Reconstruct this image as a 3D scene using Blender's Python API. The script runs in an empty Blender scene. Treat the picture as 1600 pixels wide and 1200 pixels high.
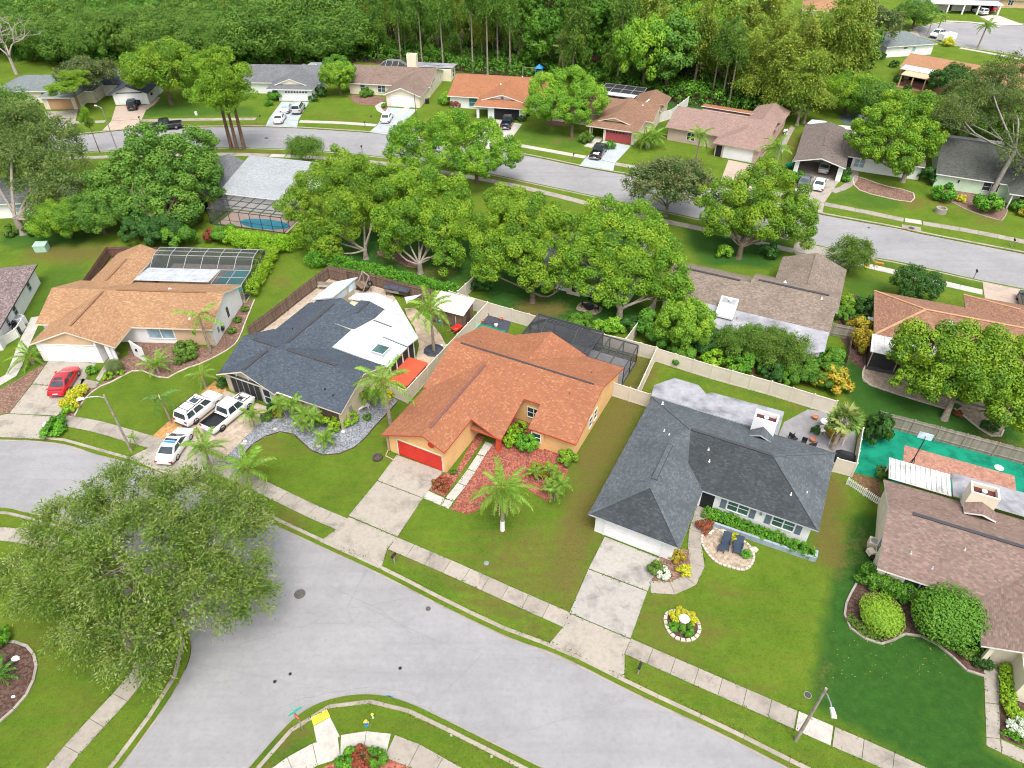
import bpy, math, random
import numpy as np
from mathutils import Vector, Matrix, geometry

SC = bpy.context.scene
COL = SC.collection
PI = math.pi
R = math.radians

# ------------------------------------------------------------------ camera, sky, sun, exposure
CAM_H = 48.0
FOC = 1087.0
TILT = R(39.7)
cam_d = bpy.data.cameras.new("camera")
cam_d.sensor_width = 36.0
cam_d.lens = FOC / 1600.0 * 36.0
cam_d.clip_end = 4000.0
cam = bpy.data.objects.new("camera", cam_d)
COL.objects.link(cam)
cam.location = (0, 0, CAM_H)
cam.rotation_euler = (PI / 2 - TILT, 0, 0)
SC.camera = cam

SUN_EL, SUN_AZ = 64.0, 165.0         # azimuth measured from +Y towards +X
world = bpy.data.worlds.new("World")
SC.world = world
world.use_nodes = True
wn = world.node_tree
sky = wn.nodes.new("ShaderNodeTexSky")
sky.sky_type = 'NISHITA'
sky.sun_disc = False
sky.sun_elevation = R(SUN_EL)
sky.sun_rotation = R(SUN_AZ)
sky.air_density = 1.0
sky.dust_density = 5.0
sky.ozone_density = 1.0
hs = wn.nodes.new("ShaderNodeHueSaturation")
hs.inputs['Saturation'].default_value = 0.30
wn.links.new(sky.outputs[0], hs.inputs['Color'])
wn.links.new(hs.outputs[0], wn.nodes['Background'].inputs[0])
wn.nodes['Background'].inputs[1].default_value = 0.15

sun_d = bpy.data.lights.new("sun", 'SUN')
sun_d.energy = 1.05
sun_d.angle = R(30)
sun_d.color = (1.0, 0.97, 0.92)
sun = bpy.data.objects.new("sun", sun_d)
COL.objects.link(sun)
_sd = Vector((math.sin(R(SUN_AZ)) * math.cos(R(SUN_EL)), math.cos(R(SUN_AZ)) * math.cos(R(SUN_EL)), math.sin(R(SUN_EL))))
sun.rotation_euler = _sd.to_track_quat('Z', 'Y').to_euler()
sun.location = _sd * 200

SC.render.engine = 'CYCLES'
SC.cycles.filter_width = 1.05
SC.view_settings.view_transform = 'Standard'
SC.view_settings.look = 'None'
SC.view_settings.exposure = 1.07
SC.view_settings.gamma = 1.0
SC.view_settings.use_curve_mapping = False

# ------------------------------------------------------------------ surveying: a point of the photograph to a point of the ground
def at(px, py, z=0.0):
 x = (px - 800) / FOC
 y = (600 - py) / FOC
 d = (x, math.cos(TILT) + y * math.sin(TILT), -math.sin(TILT) + y * math.cos(TILT))
 t = (z - CAM_H) / d[2]
 return Vector((t * d[0], t * d[1], z))

def G(px, py, z=0.0):
 v = at(px, py, z)
 return (v.x, v.y)

def GL(pts, z=0.0):
 return [G(p[0], p[1], z) for p in pts]

def smooth(pts, n=6, closed=False):
 """Catmull-Rom through 2-D points."""
 P = [np.array(p, float) for p in pts]
 N = len(P)
 out = []
 rng = range(N) if closed else range(N - 1)
 for i in rng:
  p1, p2 = P[i], P[(i + 1) % N]
  p0 = P[i - 1] if (closed or i > 0) else 2 * p1 - p2
  p3 = P[(i + 2) % N] if (closed or i + 2 < N) else 2 * p2 - p1
  for k in range(n):
   t = k / n
   out.append(tuple(0.5 * (2 * p1 + (p2 - p0) * t + (2 * p0 - 5 * p1 + 4 * p2 - p3) * t * t + (3 * p1 - p0 - 3 * p2 + p3) * t ** 3)))
 if not closed:
  out.append(tuple(P[-1]))
 return out

# ------------------------------------------------------------------ mesh builder
class MB:
 def __init__(s):
  s.V = []
  s.F = []
 def add(s, vs, fs):
  b = len(s.V)
  s.V.extend(tuple(v) for v in vs)
  s.F.extend(tuple(b + i for i in f) for f in fs)
  return s
 def box(s, x0, x1, y0, y1, z0, z1):
  return s.add([(x0, y0, z0), (x1, y0, z0), (x1, y1, z0), (x0, y1, z0), (x0, y0, z1), (x1, y0, z1), (x1, y1, z1), (x0, y1, z1)],
                     [(3, 2, 1, 0), (4, 5, 6, 7), (0, 1, 5, 4), (1, 2, 6, 5), (2, 3, 7, 6), (3, 0, 4, 7)])
 def prism(s, poly, z0, z1):
  poly = list(poly)
  a = sum(poly[i - 1][0] * poly[i][1] - poly[i][0] * poly[i - 1][1] for i in range(len(poly)))
  if a < 0:
   poly = poly[::-1]
  n = len(poly)
  return s.add([(p[0], p[1], z0) for p in poly] + [(p[0], p[1], z1) for p in poly],
                     [tuple(range(n - 1, -1, -1)), tuple(range(n, 2 * n))] + [(i, (i + 1) % n, n + (i + 1) % n, n + i) for i in range(n)])
 def bar(s, p, q, w, h=None, up=(0, 0, 1)):
  """box beam from p to q, w wide and h high, centred on the line"""
  h = w if h is None else h
  p, q = Vector(p), Vector(q)
  d = (q - p).normalized()
  u = Vector(up)
  if abs(d.dot(u)) > .98:
   u = Vector((1, 0, 0))
  sd = d.cross(u).normalized() * (w / 2)
  uu = sd.cross(d).normalized() * (h / 2)
  vs = [p - sd - uu, p + sd - uu, p + sd + uu, p - sd + uu, q - sd - uu, q + sd - uu, q + sd + uu, q - sd + uu]
  return s.add(vs, [(0, 1, 2, 3), (7, 6, 5, 4), (0, 4, 5, 1), (1, 5, 6, 2), (2, 6, 7, 3), (3, 7, 4, 0)])
 def tube(s, pts, rad, n=8, cap=True):
  pts = [Vector(p) for p in pts]
  if not hasattr(rad, '__len__'):
   rad = [rad] * len(pts)
  vs, fs = [], []
  for i, p in enumerate(pts):
   d = (pts[min(i + 1, len(pts) - 1)] - pts[max(i - 1, 0)]).normalized()
   u = Vector((0, 0, 1)) if abs(d.z) < .9 else Vector((1, 0, 0))
   a = d.cross(u).normalized()
   b = a.cross(d).normalized()
   for k in range(n):
    t = 2 * PI * k / n
    vs.append(p + (a * math.cos(t) + b * math.sin(t)) * rad[i])
  for i in range(len(pts) - 1):
   for k in range(n):
    fs.append((i * n + k, i * n + (k + 1) % n, (i + 1) * n + (k + 1) % n, (i + 1) * n + k))
  if cap:
   fs.append(tuple(range(n - 1, -1, -1)))
   fs.append(tuple((len(pts) - 1) * n + k for k in range(n)))
  return s.add(vs, fs)
 def lathe(s, prof, n=16, c=(0, 0, 0)):
  vs, fs = [], []
  m = len(prof)
  for k in range(n):
   t = 2 * PI * k / n
   for r, z in prof:
    vs.append((c[0] + r * math.cos(t), c[1] + r * math.sin(t), c[2] + z))
  for k in range(n):
   for i in range(m - 1):
    a, b = k * m + i, ((k + 1) % n) * m + i
    fs.append((a, b, b + 1, a + 1))
  return s.add(vs, fs)
 def ico(s, c, r, sub=1, sq=(1, 1, 1), jit=0, seed=0):
  t = (1 + 5 ** .5) / 2
  vs = [Vector(v).normalized() for v in [(-1, t, 0), (1, t, 0), (-1, -t, 0), (1, -t, 0), (0, -1, t), (0, 1, t), (0, -1, -t), (0, 1, -t), (t, 0, -1), (t, 0, 1), (-t, 0, -1), (-t, 0, 1)]]
  fs = [(0, 11, 5), (0, 5, 1), (0, 1, 7), (0, 7, 10), (0, 10, 11), (1, 5, 9), (5, 11, 4), (11, 10, 2), (10, 7, 6), (7, 1, 8), (3, 9, 4), (3, 4, 2), (3, 2, 6), (3, 6, 8), (3, 8, 9), (4, 9, 5), (2, 4, 11), (6, 2, 10), (8, 6, 7), (9, 8, 1)]
  for _ in range(sub):
   cache, nf = {}, []
   def mid(a, b):
    k = (min(a, b), max(a, b))
    if k not in cache:
     cache[k] = len(vs)
     vs.append(((vs[a] + vs[b]) / 2).normalized())
    return cache[k]
   for a, b, c3 in fs:
    x, y, z = mid(a, b), mid(b, c3), mid(c3, a)
    nf += [(a, x, z), (b, y, x), (c3, z, y), (x, y, z)]
   fs = nf
  rg = random.Random(seed)
  return s.add([(c[0] + v.x * r * sq[0] * (1 + jit * rg.uniform(-1, 1)), c[1] + v.y * r * sq[1] * (1 + jit * rg.uniform(-1, 1)), c[2] + v.z * r * sq[2]) for v in vs], fs)
 def mesh(s, name, mat=None, smooth_angle=None):
  me = bpy.data.meshes.new(name)
  me.from_pydata(s.V, [], s.F)
  # uv in metres: u along the level line of each face, v up its slope
  nl = len(me.loops)
  if nl:
   uvl = me.uv_layers.new(name="UVMap")
   co = np.empty(len(me.vertices) * 3, np.float32)
   me.vertices.foreach_get("co", co)
   co = co.reshape(-1, 3)
   npol = len(me.polygons)
   nor = np.empty(npol * 3, np.float32)
   me.polygons.foreach_get("normal", nor)
   nor = nor.reshape(-1, 3)
   tot = np.empty(npol, np.int32)
   me.polygons.foreach_get("loop_total", tot)
   li = np.empty(nl, np.int32)
   me.loops.foreach_get("vertex_index", li)
   n = np.repeat(nor, tot, axis=0)
   h = np.stack([-n[:, 1], n[:, 0], np.zeros(nl)], 1)
   ln = np.linalg.norm(h, axis=1)
   flat = ln < 1e-3
   h[flat] = (1, 0, 0)
   ln[flat] = 1
   h /= ln[:, None]
   v = np.cross(n, h)
   p = co[li]
   uv = np.stack([(p * h).sum(1), (p * v).sum(1)], 1).astype(np.float32)
   uvl.data.foreach_set("uv", uv.ravel())
  if mat:
   me.materials.append(mat)
  if smooth_angle:
   me.shade_smooth()
   me.set_sharp_from_angle(angle=R(smooth_angle))
  me.update()
  return me
 def build(s, name, mat, parent=None, loc=(0, 0, 0), rot=0.0, smooth_angle=None):
  return inst(s.mesh(name, mat, smooth_angle), name, parent, loc, rot)

def inst(me, name, parent=None, loc=(0, 0, 0), rot=0.0, scale=None):
 o = bpy.data.objects.new(name, me)
 COL.objects.link(o)
 if parent:
  o.parent = parent
 o.location = loc
 o.rotation_euler = rot if hasattr(rot, '__len__') else (0, 0, rot)
 if scale:
  o.scale = scale if hasattr(scale, '__len__') else (scale,) * 3
 return o

def tag(o, label=None, cat=None, group=None, kind=None):
 if label: o['label'] = label
 if cat: o['category'] = cat
 if group: o['group'] = group
 if kind: o['kind'] = kind
 return o

def thing(name, label, cat, loc=(0, 0, 0), rot=0.0, group=None):
 o = bpy.data.objects.new(name, None)
 o.empty_display_size = .3
 COL.objects.link(o)
 o.location = (loc[0], loc[1], loc[2] if len(loc) > 2 else 0)
 o.rotation_euler = (0, 0, rot)
 return tag(o, label, cat, group)

def struct(name, mb, mat, parent=None):
 o = mb.build(name, mat, parent)
 if not parent:
  o['kind'] = 'structure'
 return o

def struct_root(name):
 o = bpy.data.objects.new(name, None)
 COL.objects.link(o)
 o['kind'] = 'structure'
 return o

def copy_tree(o, parent=None):
 c = o.copy()
 COL.objects.link(c)
 if parent:
  c.parent = parent
 for ch in list(o.children):
  copy_tree(ch, c)
 return c

# ------------------------------------------------------------------ materials
def new_mat(name):
 m = bpy.data.materials.new(name)
 m.use_nodes = True
 nt = m.node_tree
 return m, nt, nt.nodes['Principled BSDF']

def N(nt, typ, ins=None, **kw):
 n = nt.nodes.new(typ)
 for k, v in kw.items():
  setattr(n, k, v)
 for k, v in (ins or {}).items():
  if hasattr(v, 'is_output') or isinstance(v, bpy.types.NodeSocket):
   nt.links.new(v, n.inputs[k])
  else:
   n.inputs[k].default_value = v
 return n

def c4(c):
 return (c[0], c[1], c[2], 1.0)

def mixc(nt, fac, a, b, mode='MIX'):
 n = nt.nodes.new('ShaderNodeMix')
 n.data_type = 'RGBA'
 n.blend_type = mode
 for idx, v in ((0, fac), (6, a), (7, b)):
  if isinstance(v, bpy.types.NodeSocket):
   nt.links.new(v, n.inputs[idx])
  else:
   n.inputs[idx].default_value = c4(v) if idx else v
 return n.outputs[2]

def ramp(nt, fac, stops):
 n = nt.nodes.new('ShaderNodeValToRGB')
 e = n.color_ramp.elements
 while len(e) < len(stops):
  e.new(.5)
 for i, (p, c) in enumerate(stops):
  e[i].position = p
  e[i].color = c4(c) if hasattr(c, '__len__') else (c, c, c, 1)
 nt.links.new(fac, n.inputs[0])
 return n.outputs[0]

def noise(nt, vec, scale, detail=4, rough=.55, out='Fac'):
 n = N(nt, 'ShaderNodeTexNoise', {'Scale': scale, 'Detail': detail, 'Roughness': rough})
 if vec is not None:
  nt.links.new(vec, n.inputs['Vector'])
 return n.outputs[out]

def mapr(nt, v, a, b, c=0., d=1.):
 n = N(nt, 'ShaderNodeMapRange', {0: v, 1: a, 2: b, 3: c, 4: d})
 return n.outputs[0]

def math_(nt, op, a, b=None):
 n = nt.nodes.new('ShaderNodeMath')
 n.operation = op
 for i, v in ((0, a), (1, b)):
  if v is None: continue
  if isinstance(v, bpy.types.NodeSocket): nt.links.new(v, n.inputs[i])
  else: n.inputs[i].default_value = v
 return n.outputs[0]

def objvec(nt):
 return nt.nodes.new('ShaderNodeTexCoord').outputs['Object']

def posvec(nt):
 return nt.nodes.new('ShaderNodeNewGeometry').outputs['Position']

def plain(name, col, rough=.75, metal=0., var=.12, scale=1.5, fine=25., spec=.3, bump=0., obj_var=0.):
 """a surface of one colour with soft blotches, grain and wear"""
 m, nt, b = new_mat(name)
 p = posvec(nt)
 n1 = noise(nt, p, scale, 5, .6)
 n2 = noise(nt, p, fine, 3, .6)
 dark = tuple(x * (1 - var * 2.2) for x in col)
 lite = tuple(min(1, x * (1 + var * .9)) for x in col)
 c = ramp(nt, n1, [(.3, dark), (.52, col), (.75, lite)])
 c = mixc(nt, mapr(nt, n2, .35, .75, 0, var * 1.6), c, tuple(x * .55 for x in col))
 if obj_var:
  r = nt.nodes.new('ShaderNodeObjectInfo').outputs['Random']
  c = mixc(nt, mapr(nt, r, 0, 1, 0, obj_var), c, tuple(x * .5 for x in col))
 nt.links.new(c, b.inputs['Base Color'])
 b.inputs['Roughness'].default_value = rough
 b.inputs['Metallic'].default_value = metal
 b.inputs['Specular IOR Level'].default_value = spec
 if bump:
  bp = N(nt, 'ShaderNodeBump', {'Strength': bump, 'Distance': .03, 'Height': n2})
  nt.links.new(bp.outputs[0], b.inputs['Normal'])
 return m

def shingle(name, cols, tab=.25, row=.135, stain=.2, stain_col=None, rough=.9, streak=False):
 """asphalt shingles: courses and tabs of slightly different colour, weathering"""
 m, nt, b = new_mat(name)
 uv = nt.nodes.new('ShaderNodeUVMap').outputs[0]
 sx = N(nt, 'ShaderNodeSeparateXYZ', {0: uv})
 v = math_(nt, 'DIVIDE', sx.outputs[1], row)
 r = math_(nt, 'FLOOR', v)
 fr = math_(nt, 'FRACT', v)
 off = N(nt, 'ShaderNodeTexWhiteNoise', {'W': r}, noise_dimensions='1D').outputs['Value']
 u = math_(nt, 'ADD', math_(nt, 'DIVIDE', sx.outputs[0], tab), math_(nt, 'MULTIPLY', off, 7.0))
 cid = math_(nt, 'FLOOR', u)
 fu = math_(nt, 'FRACT', u)
 cv = N(nt, 'ShaderNodeCombineXYZ', {0: cid, 1: r})
 wn_ = N(nt, 'ShaderNodeTexWhiteNoise', {'Vector': cv.outputs[0]}, noise_dimensions='2D').outputs['Value']
 k = len(cols)
 c = ramp(nt, wn_, [((i + .5) / k, cc) for i, cc in enumerate(cols)])
 p = posvec(nt)
 avg = tuple(sum(cc[i] for cc in cols) / k for i in range(3))
 n1 = noise(nt, p, .35, 6, .62)
 sc = stain_col or tuple(x * .45 for x in avg)
 c = mixc(nt, mapr(nt, n1, .45, .75, 0, stain), c, sc)
 n2 = noise(nt, p, 1.3, 4, .6)
 c = mixc(nt, mapr(nt, n2, .5, .8, 0, .14), c, tuple(min(1, x * 1.4) for x in avg))
 if streak:      # algae streaks running down the slope
  mp = N(nt, 'ShaderNodeMapping', {'Vector': uv})
  mp.inputs['Scale'].default_value = (1.6, .16, 1)
  n4 = noise(nt, mp.outputs[0], 1.0, 5, .65)
  c = mixc(nt, mapr(nt, n4, .5, .78, 0, .55), c, sc)
 edge = mapr(nt, fr, .0, .16, 1, 0)
 edge2 = mapr(nt, fu, .0, .06, .7, 0)
 e = math_(nt, 'MAXIMUM', edge, edge2)
 c = mixc(nt, math_(nt, 'MULTIPLY', e, .45), c, tuple(x * .35 for x in avg))
 nt.links.new(c, b.inputs['Base Color'])
 b.inputs['Roughness'].default_value = rough
 b.inputs['Specular IOR Level'].default_value = .2
 hgt = math_(nt, 'ADD', math_(nt, 'MULTIPLY', fr, -1.0), math_(nt, 'MULTIPLY', wn_, .4))
 bp = N(nt, 'ShaderNodeBump', {'Strength': .35, 'Distance': .03, 'Height': hgt})
 nt.links.new(bp.outputs[0], b.inputs['Normal'])
 return m

def leafmat(name, cols, var=.35, gloss=.25, trans=.34, gain=1.8):
 """foliage: tint attribute picks the leaf colour, each plant differs a little"""
 m, nt, b = new_mat(name)
 a = N(nt, 'ShaderNodeAttribute', attribute_name='tint').outputs['Fac']
 k = len(cols)
 c = ramp(nt, a, [((i + .3) / (k - .4), tuple(x * gain for x in cc)) for i, cc in enumerate(cols)])
 r = nt.nodes.new('ShaderNodeObjectInfo').outputs['Random']
 h = N(nt, 'ShaderNodeHueSaturation', {'Hue': mapr(nt, r, 0, 1, .5 - .008 * var * 2, .5 + .012 * var * 2), 'Value': mapr(nt, r, 0, 1, 1 - .22 * var, 1 + .3 * var), 'Color': c})
 nt.links.new(h.outputs[0], b.inputs['Base Color'])
 b.inputs['Roughness'].default_value = .55
 b.inputs['Specular IOR Level'].default_value = gloss
 tr = N(nt, 'ShaderNodeBsdfTranslucent', {'Color': h.outputs[0]})
 mx = N(nt, 'ShaderNodeMixShader', {0: trans, 1: b.outputs[0], 2: tr.outputs[0]})
 nt.links.new(mx.outputs[0], nt.nodes['Material Output'].inputs['Surface'])
 return m

def glass(name, col=(.02, .03, .035), rough=.08, spec=.6):
 m, nt, b = new_mat(name)
 n = noise(nt, posvec(nt), .8, 2)
 nt.links.new(ramp(nt, n, [(.35, col), (.7, tuple(x * 1.8 + .01 for x in col))]), b.inputs['Base Color'])
 b.inputs['Roughness'].default_value = rough
 b.inputs['Specular IOR Level'].default_value = spec
 return m

def screen(name, col=(.03, .033, .036), opac=.55):
 m, nt, b = new_mat(name)
 uv = nt.nodes.new('ShaderNodeUVMap').outputs[0]
 n = noise(nt, uv, 2.5, 2)
 nt.links.new(ramp(nt, n, [(.3, col), (.8, tuple(x * 1.35 for x in col))]), b.inputs['Base Color'])
 b.inputs['Roughness'].default_value = .8
 tr = N(nt, 'ShaderNodeBsdfTransparent')
 mx = N(nt, 'ShaderNodeMixShader', {0: opac, 1: tr.outputs[0], 2: b.outputs[0]})
 nt.links.new(mx.outputs[0], nt.nodes['Material Output'].inputs['Surface'])
 return m

def paint(name, col, rough=.25, coat=.6):
 m, nt, b = new_mat(name)
 n = noise(nt, objvec(nt), 3.0, 4)
 nt.links.new(ramp(nt, n, [(.3, tuple(x * .9 for x in col)), (.7, col)]), b.inputs['Base Color'])
 b.inputs['Roughness'].default_value = rough
 b.inputs['Coat Weight'].default_value = coat
 b.inputs['Coat Roughness'].default_value = .08
 return m

def gravelmat(name, cols, scale=9., bump=.6):
 m, nt, b = new_mat(name)
 p = posvec(nt)
 vo = N(nt, 'ShaderNodeTexVoronoi', {'Vector': p, 'Scale': scale})
 sep = N(nt, 'ShaderNodeSeparateColor', {0: vo.outputs['Color']})
 k = len(cols)
 c = ramp(nt, sep.outputs[0], [((i + .5) / k, cc) for i, cc in enumerate(cols)])
 n1 = noise(nt, p, .8, 5)
 avg = tuple(sum(cc[i] for cc in cols) / k for i in range(3))
 c = mixc(nt, mapr(nt, n1, .42, .75, 0, .45), c, tuple(x * .55 for x in avg))
 nt.links.new(c, b.inputs['Base Color'])
 b.inputs['Roughness'].default_value = .95
 b.inputs['Specular IOR Level'].default_value = .15
 bp = N(nt, 'ShaderNodeBump', {'Strength': bump, 'Distance': .06, 'Height': math_(nt, 'MULTIPLY', vo.outputs['Distance'], -1.)})
 nt.links.new(bp.outputs[0], b.inputs['Normal'])
 return m

def concretemat(name, col=(.315, .282, .24), dirt=.75, obj_var=.35):
 m, nt, b = new_mat(name)
 p = posvec(nt)
 n1 = noise(nt, p, .55, 7, .62)
 n2 = noise(nt, p, 3.2, 5, .65)
 n3 = noise(nt, p, 40., 2)
 c = ramp(nt, n2, [(.25, tuple(x * .82 for x in col)), (.5, col), (.8, tuple(min(1, x * 1.13) for x in col))])
 c = mixc(nt, mapr(nt, n1, .5, .72, 0, dirt), c, (col[0] * .42, col[1] * .42, col[2] * .43))
 c = mixc(nt, mapr(nt, n3, .5, .8, 0, .18), c, tuple(x * .5 for x in col))
 r = nt.nodes.new('ShaderNodeObjectInfo').outputs['Random']
 c = mixc(nt, mapr(nt, r, .2, 1, 0, obj_var), c, (col[0] * .58, col[1] * .56, col[2] * .56))
 # hairline cracks
 wv = N(nt, 'ShaderNodeVectorMath', {0: p, 1: N(nt, 'ShaderNodeTexNoise', {'Scale': .7, 'Detail': 5}).outputs['Color']}, operation='ADD')
 vo = N(nt, 'ShaderNodeTexVoronoi', {'Vector': wv.outputs[0], 'Scale': .22}, feature='DISTANCE_TO_EDGE')
 ck = math_(nt, 'MULTIPLY', mapr(nt, vo.outputs[0], .0, .006, .55, 0), mapr(nt, n1, .45, .6, 0, 1))
 c = mixc(nt, ck, c, tuple(x * .25 for x in col))
 nt.links.new(c, b.inputs['Base Color'])
 b.inputs['Roughness'].default_value = .9
 b.inputs['Specular IOR Level'].default_value = .2
 bp = N(nt, 'ShaderNodeBump', {'Strength': .2, 'Distance': .02, 'Height': n3})
 nt.links.new(bp.outputs[0], b.inputs['Normal'])
 return m

def asphaltmat(name):
 m, nt, b = new_mat(name)
 p = posvec(nt)
 col = (.256, .253, .257)
 n1 = noise(nt, p, .13, 6, .6)
 n2 = noise(nt, p, 1.1, 5, .65)
 n3 = noise(nt, p, 30., 2, .7)
 c = ramp(nt, n1, [(.3, tuple(x * .84 for x in col)), (.5, col), (.7, tuple(x * 1.14 for x in col))])
 c = mixc(nt, mapr(nt, n2, .42, .75, 0, .4), c, tuple(x * 1.25 for x in col))
 c = mixc(nt, mapr(nt, noise(nt, p, 3.2, 4, .7), .45, .75, 0, .34), c, tuple(x * .62 for x in col))
 c = mixc(nt, mapr(nt, n3, .42, .72, 0, .4), c, tuple(x * .55 for x in col))
 # long faint wheel paths and seams along the street
 mp = N(nt, 'ShaderNodeMapping', {'Vector': p})
 mp.inputs['Rotation'].default_value = (0, 0, R(26))
 mp.inputs['Scale'].default_value = (.05, .9, 1)
 n4 = noise(nt, mp.outputs[0], 1.0, 5, .7)
 c = mixc(nt, mapr(nt, n4, .48, .72, 0, .45), c, tuple(x * .72 for x in col))
 c = mixc(nt, mapr(nt, n4, .25, .42, .22, 0), c, tuple(x * 1.3 for x in col))
 wv = N(nt, 'ShaderNodeVectorMath', {0: p, 1: N(nt, 'ShaderNodeTexNoise', {'Scale': .35, 'Detail': 6}).outputs['Color']}, operation='ADD')
 mp2 = N(nt, 'ShaderNodeMapping', {'Vector': wv.outputs[0]})
 mp2.inputs['Rotation'].default_value = (0, 0, R(26))
 mp2.inputs['Scale'].default_value = (.05, .16, 1)
 vo = N(nt, 'ShaderNodeTexVoronoi', {'Vector': mp2.outputs[0], 'Scale': 1.0}, feature='DISTANCE_TO_EDGE')
 ck = math_(nt, 'MULTIPLY', mapr(nt, vo.outputs[0], .0, .006, .5, 0), mapr(nt, n2, .4, .6, .2, 1))
 c = mixc(nt, math_(nt, 'MULTIPLY', ck, .45), c, (.09, .09, .095))
 n5 = noise(nt, p, .45, 3, .5)
 c = mixc(nt, mapr(nt, n5, .60, .68, 0, .16), c, tuple(x * .6 for x in col))
 c = mixc(nt, mapr(nt, noise(nt, p, 7., 2, .5), .68, .76, 0, .3), c, tuple(x * .5 for x in col))
 nt.links.new(c, b.inputs['Base Color'])
 b.inputs['Roughness'].default_value = .92
 b.inputs['Specular IOR Level'].default_value = .2
 bp = N(nt, 'ShaderNodeBump', {'Strength': .25, 'Distance': .02, 'Height': n3})
 nt.links.new(bp.outputs[0], b.inputs['Normal'])
 return m

def lawnmat(name):
 m, nt, b = new_mat(name)
 p = posvec(nt)
 dry = N(nt, 'ShaderNodeAttribute', attribute_name='dry').outputs['Fac']
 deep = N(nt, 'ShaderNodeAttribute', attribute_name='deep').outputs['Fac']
 n1 = noise(nt, p, .22, 6, .62)
 n2 = noise(nt, p, 1.5, 6, .7)
 n3 = noise(nt, p, 16., 3, .7)
 mp = N(nt, 'ShaderNodeMapping', {'Vector': p})
 mp.inputs['Rotation'].default_value = (0, 0, R(-64))
 mp.inputs['Scale'].default_value = (.12, 1.6, 1)
 n4 = noise(nt, mp.outputs[0], 1.0, 4, .6)
 g1, g2, g3 = (.072, .140, .012), (.112, .195, .016), (.158, .225, .024)
 c = ramp(nt, n1, [(.28, g1), (.5, g2), (.72, g3)])
 c = mixc(nt, mapr(nt, n2, .42, .75, 0, .5), c, (.048, .105, .008))
 c = mixc(nt, mapr(nt, n4, .42, .7, 0, .55), c, (.135, .15, .022))
 n6 = noise(nt, p, 5., 4, .65)
 c = mixc(nt, mapr(nt, n6, .5, .72, 0, .6), c, (.17, .19, .035))
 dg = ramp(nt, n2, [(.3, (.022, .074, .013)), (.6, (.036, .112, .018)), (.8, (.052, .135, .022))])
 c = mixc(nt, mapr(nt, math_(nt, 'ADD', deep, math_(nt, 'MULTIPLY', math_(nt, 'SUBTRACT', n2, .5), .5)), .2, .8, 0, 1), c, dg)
 # thin straw-coloured areas: broken up by noise
 d = math_(nt, 'ADD', dry, math_(nt, 'MULTIPLY', math_(nt, 'SUBTRACT', n2, .5), 1.2))
 d = math_(nt, 'ADD', d, math_(nt, 'MULTIPLY', math_(nt, 'SUBTRACT', n1, .5), 1.3))
 n7 = noise(nt, p, 4.5, 5, .75)
 d = math_(nt, 'ADD', d, math_(nt, 'MULTIPLY', math_(nt, 'SUBTRACT', n7, .5), 1.9))
 d = math_(nt, 'ADD', d, math_(nt, 'MULTIPLY', math_(nt, 'SUBTRACT', n4, .5), .9))
 br = ramp(nt, n3, [(.3, (.10, .065, .022)), (.55, (.17, .125, .04)), (.8, (.22, .18, .07))])
 c = mixc(nt, mapr(nt, d, .43, 1.15, 0, .85), c, br)
 c = mixc(nt, mapr(nt, n3, .42, .75, 0, .5), c, (.035, .07, .006))
 c = mixc(nt, mapr(nt, n7, .3, .48, .6, 0), c, (.035, .075, .008))
 nt.links.new(c, b.inputs['Base Color'])
 b.inputs['Roughness'].default_value = .95
 b.inputs['Specular IOR Level'].default_value = .08
 hh = math_(nt, 'ADD', n3, math_(nt, 'MULTIPLY', n2, .7))
 bp = N(nt, 'ShaderNodeBump', {'Strength': .9, 'Distance': .12, 'Height': hh})
 nt.links.new(bp.outputs[0], b.inputs['Normal'])
 return m

def boardmat(name, cols, w=.14, axis=0):
 """weathered boards, colour differs from board to board (object space)"""
 m, nt, b = new_mat(name)
 o = objvec(nt)
 sx = N(nt, 'ShaderNodeSeparateXYZ', {0: o})
 bid = math_(nt, 'FLOOR', math_(nt, 'DIVIDE', sx.outputs[axis], w))
 r = nt.nodes.new('ShaderNodeObjectInfo').outputs['Random']
 wn_ = N(nt, 'ShaderNodeTexWhiteNoise', {'W': math_(nt, 'ADD', bid, math_(nt, 'MULTIPLY', r, 50.))}, noise_dimensions='1D').outputs['Value']
 k = len(cols)
 c = ramp(nt, wn_, [((i + .5) / k, cc) for i, cc in enumerate(cols)])
 n = noise(nt, posvec(nt), 5., 5, .7)
 avg = tuple(sum(cc[i] for cc in cols) / k for i in range(3))
 c = mixc(nt, mapr(nt, n, .4, .75, 0, .5), c, tuple(x * .5 for x in avg))
 nt.links.new(c, b.inputs['Base Color'])
 b.inputs['Roughness'].default_value = .9
 return m

def watermat(name, col):
 m, nt, b = new_mat(name)
 n = noise(nt, posvec(nt), .5, 3)
 nt.links.new(ramp(nt, n, [(.3, tuple(x * .8 for x in col)), (.7, tuple(x * 1.2 for x in col))]), b.inputs['Base Color'])
 b.inputs['Roughness'].default_value = .06
 bp = N(nt, 'ShaderNodeBump', {'Strength': .08, 'Distance': .05, 'Height': noise(nt, posvec(nt), 4., 3)})
 nt.links.new(bp.outputs[0], b.inputs['Normal'])
 return m

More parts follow.
